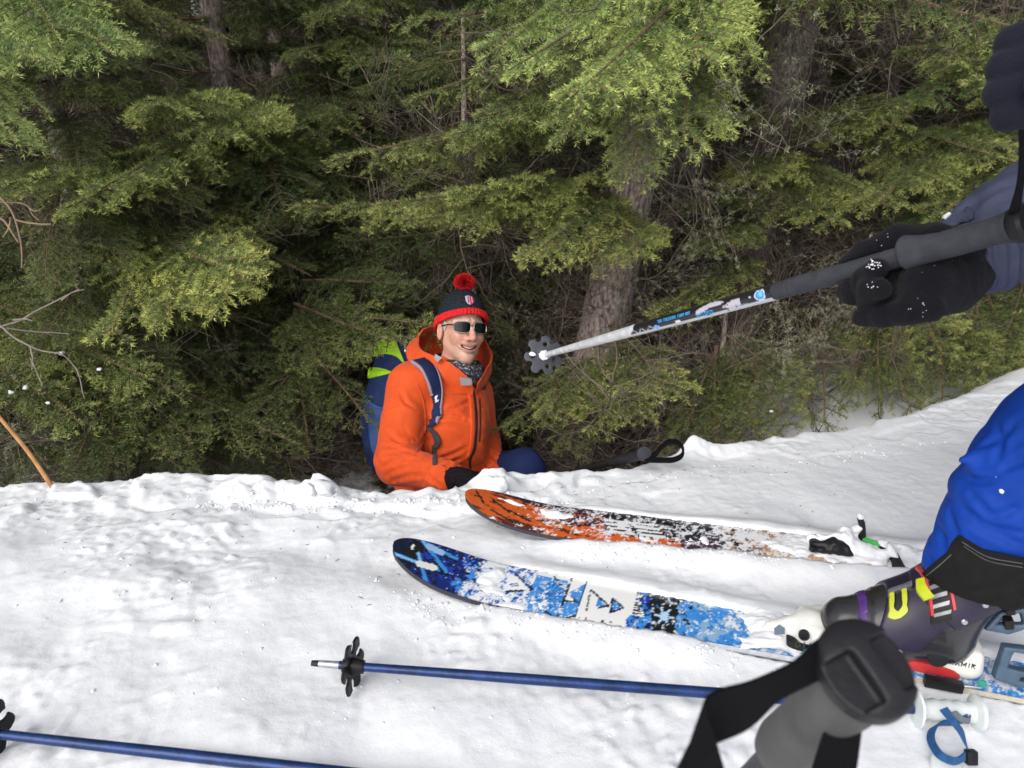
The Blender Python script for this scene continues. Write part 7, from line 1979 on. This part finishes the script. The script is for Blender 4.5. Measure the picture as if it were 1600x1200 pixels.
# the strap of the boot that shows under the cuff
pt = lambda nm, A, B, mat, t: patch(nm, A, B, shell_f, 1.0, 1.6, mat, boot, t=t, n=16, m=4)
_c = bl(BS + 0.150, -0.060, 0.175)
g = MB(); _p = [at(1437, 905, dA - 0.045), at(1441, 922, dA - 0.058), at(1452, 936, dA - 0.066)]
ribbon('buckle', _p, [RT + UP * 0.25, RT + UP * 0.35, RT + UP * 0.4], [0.012, 0.016, 0.016], M_LIMEB, boot, t=0.006)
f2 = np.array([1.30, 1.50, 0.0])
def boot2(P):
    b0 = np.array([1.42, 1.50, 0.06])
    d = chain(P, [b0 + [-0.16, 0, -0.01], b0 + [-0.05, 0, 0], b0 + [0.06, 0, 0]], [0.042, 0.046, 0.045], 0.03)
    d = smin(d, cone(P, b0, ANK2 + [0, 0, 0.08], 0.055, 0.06), 0.03)
    return smax(d, 0.015 - P[..., 2], 0.006)
link('ski_boot', surface('shell', boot2, np.array([1.15, 1.35, -0.02]), np.array([1.6, 1.65, 0.32]), 0.006), M_SHELL, skier)

# ---- jacket with both sleeves
def sjacket_f(P, crease=True):
    d = chain(P, [HIP + [0, 0.09, 0.05], HIP + np.array([-0.03, 0.11, 0.24]), (SHO_L + SHO_R) / 2 - [0, 0, 0.05], NCK + [0, 0, 0.02]], [0.198, 0.175, 0.165, 0.085], 0.05)
    d = smin(d, cone(P, SHO_L, SHO_R, 0.085, 0.085), 0.05)
    d = smin(d, chain(P, [SHO_L, ELB_L, WR_L + (WR_L - HAND_L) * 0.1], [0.085, 0.066, 0.050], 0.03), 0.03)
    sl_ = chain(P, [SHO_R, ELB_R, at(1655, 312, 1.02), at(1575, 352, 1.03), at(1516, 386, 1.035)], [0.085, 0.068, 0.066, 0.058, 0.046], 0.03)
    q = P - at(1560, 355, 1.0)
    sl_ = sl_ - near(P, np.linalg.norm(q, axis=-1), 0.30, lambda p, k: 0.0065 * (np.abs(np.sin(((p - at(1560, 355, 1.0)) @ unit(RT * 0.8 + UP * 0.35 + FW * 0.2)) * 60 + 2.6 * pnoise(p, 10, 2.0) + 1.2 * pnoise(p, 26, 3.0))) ** 0.6 - 0.72) * np.exp(-(k / 0.17) ** 2))
    if crease: sl_ = carve(P, sl_, SCREASE, 0.0075, 0.0055)
    d = smin(d, sl_, 0.03)
    return d + 0.003 * fbm(P, 14, 2, 5.0)
SCREASE = lines_on([[(1467, 357), (1500, 335), (1527, 312)], [(1477, 355), (1533, 342), (1602, 334)], [(1523, 336), (1530, 314), (1567, 296)], [(1540, 330), (1570, 312), (1604, 300)], [(1555, 402), (1575, 415)], [(1550, 300), (1580, 290)],
    [(1560, 395), (1580, 412), (1600, 410)], [(1590, 395), (1606, 405)], [(1548, 408), (1556, 425)]], lambda P: sjacket_f(P, False), 0.7, 1.25)
aj = np.array([HIP, HIP2, SHO_L, SHO_R, NCK, ELB_L, ELB_R, WR_L, WR_R, at(1500, 390, 1.035)])
sjk = link('jacket', surface('jacket', sjacket_f, aj.min(0) - 0.2, aj.max(0) + 0.2, 0.0056), M_SLATE, skier)
patch('cuff_tab', [(1464, 352), (1472, 348), (1486, 340), (1512, 326)], [(1474, 362), (1484, 358), (1500, 352), (1524, 340)], sjacket_f, 0.8, 1.2, M_SLATE, sjk, n=14, m=5, t=0.005)
patch('cuff_mark', [(1474, 341), (1486, 333)], [(1478, 344), (1486, 335)], sjacket_f, 0.8, 1.3, M_WHITEINK, sjk, n=4, m=3, t=0.004)

# ---- the glove round the pole: thumb along the top, fingers coming round from behind
def pd(u):  # lens depth of the held pole at photo column u
    return float((GA + GW * along(u) - CAM) @ FW)
def hp(u, v, off): return at(u, v, pd(min(u, 1580)) + off)
fingers = [
    ([(1452, 432, 0.030), (1390, 436, 0.028), (1342, 442, 0.018), (1327, 455, 0.000), (1332, 461, -0.008)], [0.019, 0.018, 0.0165, 0.0155, 0.0140]),      # first finger, its tip below the pole
    ([(1450, 450, 0.022), (1395, 462, 0.020), (1352, 462, 0.004), (1350, 438, -0.020), (1370, 421, -0.030)], [0.019, 0.018, 0.0165, 0.0160, 0.0145]),   # second finger, snow on its tip
    ([(1452, 468, 0.012), (1400, 474, 0.008), (1360, 470, -0.012), (1360, 452, -0.034), (1374, 452, -0.038)], [0.018, 0.017, 0.0160, 0.0160, 0.0145]),  # third finger
    ([(1455, 482, 0.004), (1415, 488, -0.004), (1378, 493, -0.012), (1346, 496, -0.014)], [0.017, 0.0160, 0.0150, 0.0125])]                                    # little finger
thumb = ([(1505, 388, 0.075), (1460, 376, 0.036), (1405, 375, 0.022), (1352, 397, 0.012), (1322, 421, 0.006)], [0.026, 0.0215, 0.0200, 0.0185, 0.0150])
FG = [([hp(*q) for q in pts], r) for pts, r in fingers + [thumb]]
PALM_A = [at(1528, 408, 1.03), at(1490, 425, 1.02), hp(1448, 444, 0.024)]; PALM_B = [at(1520, 428, 1.01), at(1488, 450, 1.00), hp(1440, 474, 0.008)]
def glove_hold(P):
    d = chain(P, PALM_A, [0.030, 0.034, 0.033], 0.02)
    d = smin(d, chain(P, PALM_B, [0.026, 0.028, 0.024], 0.02), 0.02)
    for pts, r in FG:
        d = smin(d, chain(P, pts, r, 0.006), 0.0055)
    # keep clear of the pole itself
    Q = P - GA; s = Q @ GW; r = np.linalg.norm(Q - s[..., None] * GW, axis=-1)
    d = smax(d, 0.0142 - r + np.where((s < 0) | (s > GL), 1, 0) * -1.0, 0.003)
    # seam across the palm
    return d + 0.0012 * fbm(P, 60, 2, 2.0)
gl_lo = np.min([hp(u, v, 0) for u, v in ((1300, 350), (1300, 520), (1560, 350), (1560, 520))], 0) - 0.06
gl_hi = np.max([hp(u, v, 0) for u, v in ((1300, 350), (1300, 520), (1560, 350), (1560, 520))], 0) + 0.06
glove1 = link('glove', surface('glove', glove_hold, gl_lo, gl_hi, 0.0026), M_FLEECE, skier)
def specks(pts, name, parent, sd):
    rg = np.random.RandomState(sd)
    for (u, v, spread, k, r) in pts:
        g = MB()
        for _ in range(k):
            uu_, vv_ = u + rg.normal(0, spread), v + rg.normal(0, spread * 0.6)
            P_, N_ = march(np.array([[uu_, vv_]]), parent_f[parent], 0.7, 1.5)
            if abs(float(parent_f[parent](P_)[0])) > 0.004: continue
            g.lathe(P_[0] - N_[0] * 0.0005, N_[0], [(0, r * rg.uniform(0.5, 1.2)), (r * 0.9, r * 0.6), (r * 1.1, r * 0.1)], 6)
        if g.n:
            o = g.build(name, M_SNOW, parent, smooth=False); o['kind'] = 'stuff'
parent_f = {glove1: glove_hold, trou: trousers_f}
specks([(1366, 414, 6, 26, 0.0012), (1400, 372, 22, 12, 0.0008), (1430, 484, 14, 8, 0.0008), (1440, 425, 36, 6, 0.0006), (1362, 448, 6, 6, 0.0010)], 'snow_specks', glove1, 3)
specks([(1565, 768, 1.2, 5, 0.0030), (1557, 745, 1, 2, 0.0012)], 'snow_specks', trou, 4)
# knitted wristband that closes the glove under the sleeve
def cuff_f(P):
    d = chain(P, [at(1500, 415, 1.028), at(1545, 400, 1.025)], [0.043, 0.050], 0.01)
    a = (P - at(1520, 405, 1.025)) @ unit(RT * 0.9 + UP * 0.3)
    return d + 0.0028 * np.sin(a * 420 + 2.5 * pnoise(P, 30, 2.0))
link('glove_cuff', surface('cuff', cuff_f, at(1520, 405, 1.025) - 0.11, at(1520, 405, 1.025) + 0.11, 0.004), M_SLATE, glove1)

# ---- the other glove, closed round the end of the wrist strap, close to the lens
def glove_up(P):
    d = ell(P, at(1668, 115, 0.675), (0.040, 0.032, 0.046))
    d = smin(d, cone(P, at(1665, 120, 0.675), WR_L, 0.038, 0.036), 0.03)
    for v0, v1, tip, r in ((60, 68, 1580, 0.0148), (102, 106, 1567, 0.0152), (143, 146, 1563, 0.0148), (179, 181, 1570, 0.0130)):
        d = smin(d, chain(P, [at(1660, v0 - 4, 0.655), at(tip + 40, v0 - 6, 0.638), at(tip + 4, v1, 0.646), at(tip + 6, v1 + 4, 0.676)], [r, r, r * 0.92, r * 0.8], 0.006), 0.0015)
    d = smin(d, chain(P, [at(1675, 40, 0.640), at(1650, 90, 0.612), at(1628, 130, 0.612)], [0.016, 0.0145, 0.013], 0.01), 0.004)
    return d + 0.0012 * fbm(P, 60, 2, 7.0)
c_ = at(1640, 115, 0.66)
link('glove', surface('glove', glove_up, c_ - 0.13, c_ + 0.13, 0.003), M_NAVYFLEECE, skier)
# ================================================================== small things: bare twigs, stalk, snow chunks and crumbs
M_STALK = material('bark_of_bent_stalk', (0.42, 0.215, 0.085), 0.8, vary=0.25, vscale=40, bump=0.4, bscale=120)
M_PALE_TWIG = material('pale_bare_twig', (0.22, 0.155, 0.100), 0.85, vary=0.25, vscale=50)
M_GREY_TWIG = material('grey_bare_twig', (0.21, 0.18, 0.155), 0.85, vary=0.25, vscale=50)
rg6 = np.random.RandomState(66)
def bare(name, label, cat, limbs, mat, base, group=None):
    """limbs: list of (list of (u, v, d), r0, r1); each limb is a part of the shrub"""
    root = thing(name, label, cat, base, group)
    for pts, r0, r1 in limbs:
        P = resample(np.array([at(*p) for p in pts]), max(8, len(pts) * 5))
        P = P + 0.003 * np.stack([pnoise(P, 22, 1), pnoise(P, 22, 2), pnoise(P, 22, 3)], -1)
        g = MB(); g.tube(P, np.linspace(r0, r1, len(P)), 7); g.build('branch', mat, root)
    return root
bare('bare_shrub', 'leafless shrub with grey forked branches at the left edge', 'shrub', [
    ([(-120, 560, 1.75), (-30, 520, 1.75), (40, 496, 1.76), (80, 474, 1.78), (125, 452, 1.80)], 0.0036, 0.0015),
    ([(-60, 500, 1.75), (-10, 505, 1.75), (35, 535, 1.74), (55, 545, 1.74), (98, 556, 1.75), (120, 576, 1.76)], 0.0030, 0.0013),
    ([(120, 576, 1.76), (127, 600, 1.76), (131, 622, 1.76)], 0.0018, 0.0010),
    ([(48, 542, 1.74), (52, 560, 1.73), (50, 576, 1.73)], 0.0022, 0.0014), ([(49, 560, 1.73), (57, 580, 1.72), (66, 603, 1.72)], 0.0018, 0.0012),
    ([(20, 500, 1.755), (38, 498, 1.75), (50, 501, 1.74)], 0.0022, 0.0012), ([(10, 512, 1.75), (60, 518, 1.78), (110, 521, 1.8)], 0.0016, 0.0010),
    ([(95, 470, 1.785), (112, 458, 1.79), (132, 452, 1.79)], 0.0018, 0.0010), ([(85, 553, 1.75), (97, 550, 1.74), (101, 551, 1.74)], 0.0014, 0.0010)], M_GREY_TWIG, at(-120, 780, 1.75))
bare('bare_shrub', 'leafless reddish twigs with knobbly ends, higher at the left edge', 'shrub', [
    ([(-60, 290, 1.6), (0, 308, 1.6), (22, 340, 1.6), (31, 375, 1.6), (34, 418, 1.6)], 0.0028, 0.0015), ([(24, 344, 1.6), (52, 349, 1.6), (80, 350, 1.6)], 0.0022, 0.0014),
    ([(-40, 330, 1.6), (5, 346, 1.6), (16, 358, 1.6), (28, 378, 1.6)], 0.0028, 0.0018), ([(16, 345, 1.6), (14, 360, 1.6), (6, 372, 1.6)], 0.0020, 0.0014),
    ([(-30, 318, 1.6), (40, 320, 1.62), (58, 330, 1.62), (70, 322, 1.63)], 0.0016, 0.0010), ([(45, 322, 1.62), (55, 338, 1.62), (62, 344, 1.62)], 0.0012, 0.0009)], M_PALE_TWIG, at(-110, 780, 1.6))
S1 = on_plane(79, 757, -0.04)
root = thing('bent_stalk', 'orange-brown bare stalk leaning out of the snow at the left edge', 'stalk', S1)
a, b = at(-40, 605, 1.95), S1 + np.array([0.01, 0.01, -0.06])
P = resample(np.array([a, at(2, 655, 1.95), at(42, 703, 1.95), S1, b]), 24)
g = MB(); g.tube(P, np.linspace(0.0045, 0.0062, 24), 10); g.build('stem', M_STALK, root)

# wiry dead stems standing in the hollow snow behind the rim
def tangle(label, u0, u1, v0, v1, y0, y1, k, sd, group='wiry dead stems behind the snow rim'):
    rg = np.random.RandomState(sd)
    base = yd((u0 + u1) / 2, v1, (y0 + y1) / 2)
    root = thing('dead_brushwood', label, 'brushwood', base, group)
    for i in range(k):
        p = yd(rg.uniform(u0, u1), rg.uniform(v0, v1), rg.uniform(y0, y1)); a = rg.uniform(0, 2 * math.pi); L = rg.uniform(0.25, 0.7)
        t = p + L * np.array([math.cos(a), 0.6 * math.sin(a), rg.uniform(-0.25, 0.7)])
        if not clear_ok(p, t): continue
        place((DEADS if rg.rand() < 0.75 else LICHENED)[rg.randint(3)], 'dead_branch', p, t, root, 1.0, roll=rg.uniform(0, 6.28))
tangle('grey-brown brushwood tangled below the silver end of the ski pole', 830, 960, 600, 730, 2.6, 3.3, 46, 1)
tangle('lichen-hung brushwood between the two leaning trunks', 980, 1240, 430, 620, 3.0, 3.7, 44, 2)
tangle('brushwood in the dark hollow to the left of the backpack', 380, 580, 560, 740, 2.7, 3.5, 60, 3)
tangle('black twigs low over the snow at the far left', 10, 180, 690, 745, 2.3, 2.8, 26, 4)
tangle('fine dead twigs in the gloom above the man', 600, 900, 400, 520, 3.4, 4.2, 40, 5)
tangle('dead twigs behind the gloved hand', 1220, 1420, 340, 560, 3.1, 3.9, 46, 6)
tangle('dead twigs in the dark gap at the top right', 1060, 1230, 20, 250, 3.9, 4.7, 40, 7)
tangle('brown dead twigs behind the boughs on the left', 20, 420, 250, 520, 3.4, 4.2, 36, 8)

# ---- snow: broken chunks and crumbs
def chunk_mesh(sd, n=2):
    rg = np.random.RandomState(sd)
    bm = bmesh.new(); bmesh.ops.create_icosphere(bm, subdivisions=n, radius=1.0)
    V = np.array([v.co[:] for v in bm.verts]); sc = rg.uniform(0.65, 1.2, 3)
    N = 1 + 0.34 * fbm(V, 1.3, 3, sd * 1.7); V = V * N[:, None] * sc
    for _ in range(3):     # broken flat faces
        d = rg.normal(size=3); d /= np.linalg.norm(d); h = rg.uniform(0.5, 0.85); q = V @ d
        V = V - np.maximum(q - h, 0)[:, None] * d * 0.85
    me = bpy.data.meshes.new('snow_chunk')
    me.from_pydata([tuple(v) for v in V], [], [tuple(v.index for v in f.verts) for f in bm.faces]); bm.free()
    me.materials.append(M_SNOW)
    for p in me.polygons: p.use_smooth = True
    return me
CH = [chunk_mesh(k, 3) for k in range(5)]
def chunk(label, u, v, size, k, sq=0.8, rot=0.0, dz=0.3):
    p = on_plane(u, v, -0.02); z = snow_at(p[0], p[1]); p = on_plane(u, v, z + size * dz); 
    o = bpy.data.objects.new('snow_chunk', CH[k]); COL.objects.link(o)
    o.location = Vector(tuple(p)); o.scale = (size, size, size * sq); o.rotation_euler = (0.3 * k, 0.2, rot)
    tag(o, label, 'snow chunk', 'broken chunks of snow')
chunk('rounded snow chunk beside the tip of the orange ski, below the glove', 779, 758, 0.024, 0, 0.9, 0.5)
chunk('crumbling snow block on the rim left of the backpack', 505, 762, 0.030, 1, 0.9, 1.2)
chunk('flat snow block on the rim, left of the crumbling one', 440, 762, 0.028, 2, 0.6, 0.2)
chunk('snow lump leaning on the crumbling block at the rim', 484, 766, 0.020, 3, 0.8, 2.0)
chunk('snow lump lying on the dark part of the orange ski', 1102, 850, 0.017, 4, 1.0, 0.6, 1.0)
chunk('small snow lump at the near edge of the orange ski', 1122, 856, 0.012, 0, 0.8, 2.6, 0.9)
chunk('snow lump pressed against the orange edge of the ski', 958, 862, 0.014, 2, 0.9, 1.6)
chunk('snow lump under the orange stripe of the ski', 1040, 870, 0.015, 3, 0.7, 0.9)

for a, b, t, r_ in (((-150, 470, 2.9), (210, 560, 2.3), 0.72, 0.010), ((-150, 470, 2.9), (210, 560, 2.3), 0.86, 0.008), ((-140, 500, 2.9), (90, 610, 2.3), 0.80, 0.010), ((-140, 500, 2.9), (90, 610, 2.3), 0.92, 0.007),
                    ((-120, 520, 2.9), (30, 600, 2.35), 0.9, 0.009), ((-150, 450, 2.9), (160, 500, 2.4), 0.75, 0.008), ((1140, 540, 3.0), (1225, 665, 2.62), 0.8, 0.007)):
    o = bpy.data.objects.new('snow_chunk', CH[int(r_ * 1000) % 5]); COL.objects.link(o); L_ = np.linalg.norm(at(*b) - at(*a))
    o.location = Vector(tuple(at(*a) * (1 - t) + at(*b) * t + np.array([0, 0, 0.012 - 0.08 * L_ * t ** 1.8]))); o.scale = (r_, r_, r_ * 0.7)
    tag(o, 'bit of snow caught on a spruce bough', 'snow chunk', 'bits of snow caught on the boughs')

# fine crumbs lying about where the snow was broken: nobody could count them
def crumbs(name, label, spots, sd):
    rg = np.random.RandomState(sd); base = [chunk_mesh(50 + k, 1) for k in range(4)]
    BV = [verts_of(m) for m in base]; BF = []
    for m in base:
        a = np.empty(len(m.loops), np.int32); m.loops.foreach_get('vertex_index', a); BF.append(a.reshape(-1, 3))
    Vs, Fs, n = [], [], 0
    X, Y, S = [], [], []
    for (u0, v0, u1, v1, spread, cnt, s0, s1) in spots:
        t = rg.rand(cnt); uu = u0 + (u1 - u0) * t + rg.normal(0, spread, cnt); vv = v0 + (v1 - v0) * t + rg.normal(0, spread * 0.55, cnt)
        for a, b in zip(uu, vv):
            p = on_plane(a, b, 0.0); X.append(p[0]); Y.append(p[1]); S.append(s0 * (s1 / s0) ** (rg.rand() ** 2.2))
    X, Y, S = np.array(X), np.array(Y), np.array(S)
    ok = Y < rim_y(X) + 0.02; 
    for sk in (blue, orange):
        c = np.stack([X, Y, 0 * X], -1) - sk.O; s_, y_ = c @ sk.X, c @ sk.Y
        ok &= ~((s_ > 0.0) & (np.abs(y_) < sk.half(np.clip(s_, 0, 1.8)) + 0.004))
    X, Y, S = X[ok], Y[ok], S[ok]; Z = snow_z(X, Y)
    for x, y, z, s in zip(X, Y, Z, S):
        k = rg.randint(4); a = rg.uniform(0, 6.28); c_, s_ = math.cos(a), math.sin(a)
        V = BV[k] * s; V = np.stack([V[:, 0] * c_ - V[:, 1] * s_, V[:, 0] * s_ + V[:, 1] * c_, V[:, 2] * 0.8], -1) + [x, y, z + s * 0.05]
        Vs.append(V); Fs.append(BF[k] + n); n += len(V)
    o = link(name, mesh_np(name, np.concatenate(Vs), F3=np.concatenate(Fs)), M_SNOW)
    tag(o, label, 'snow crumbs', kind='stuff')
crumbs('snow_crumbs', 'loose crumbs of broken snow scattered over the slope', [
    (0, 900, 700, 900, 130, 160, 0.0010, 0.0055), (200, 1060, 1000, 1060, 90, 90, 0.0010, 0.0045), (640, 940, 1250, 1060, 24, 420, 0.0012, 0.006), (860, 868, 1300, 885, 12, 260, 0.0012, 0.006),
    (300, 765, 900, 765, 10, 520, 0.0014, 0.0085), (850, 750, 1600, 660, 14, 200, 0.001, 0.005), (1100, 780, 1500, 760, 50, 30, 0.001, 0.003), (600, 850, 700, 980, 40, 120, 0.001, 0.005)], 12)

# fallen needles and bark bits on the snow below the trees
rgn = np.random.RandomState(91); g = MB()
for _ in range(110):
    u, v = rgn.uniform(-20, 1350), 0
    v = np.interp(u, [p[0] for p in _RIM_UV], [p[1] for p in _RIM_UV]) + 8 + 190 * rgn.rand() ** 2.6
    p = on_plane(u, v, -0.01); z = snow_at(p[0], p[1]); p = np.array([p[0], p[1], z + 0.0008]); a = rgn.uniform(0, 6.28); L = rgn.uniform(0.003, 0.009)
    d = np.array([math.cos(a), math.sin(a), rgn.uniform(-0.1, 0.15)]); w = np.array([-math.sin(a), math.cos(a), 0]) * rgn.uniform(0.0006, 0.0012)
    g.add([p - d * L, p - w, p + d * L, p + w, p + [0, 0, 0.0012]], [(0, 1, 4), (1, 2, 4), (2, 3, 4), (3, 0, 4)])
o = g.build('fallen_needles', M_TWIG, None, smooth=False)
tag(o, 'fallen spruce needles scattered on the snow near the rim', 'needles', kind='stuff')
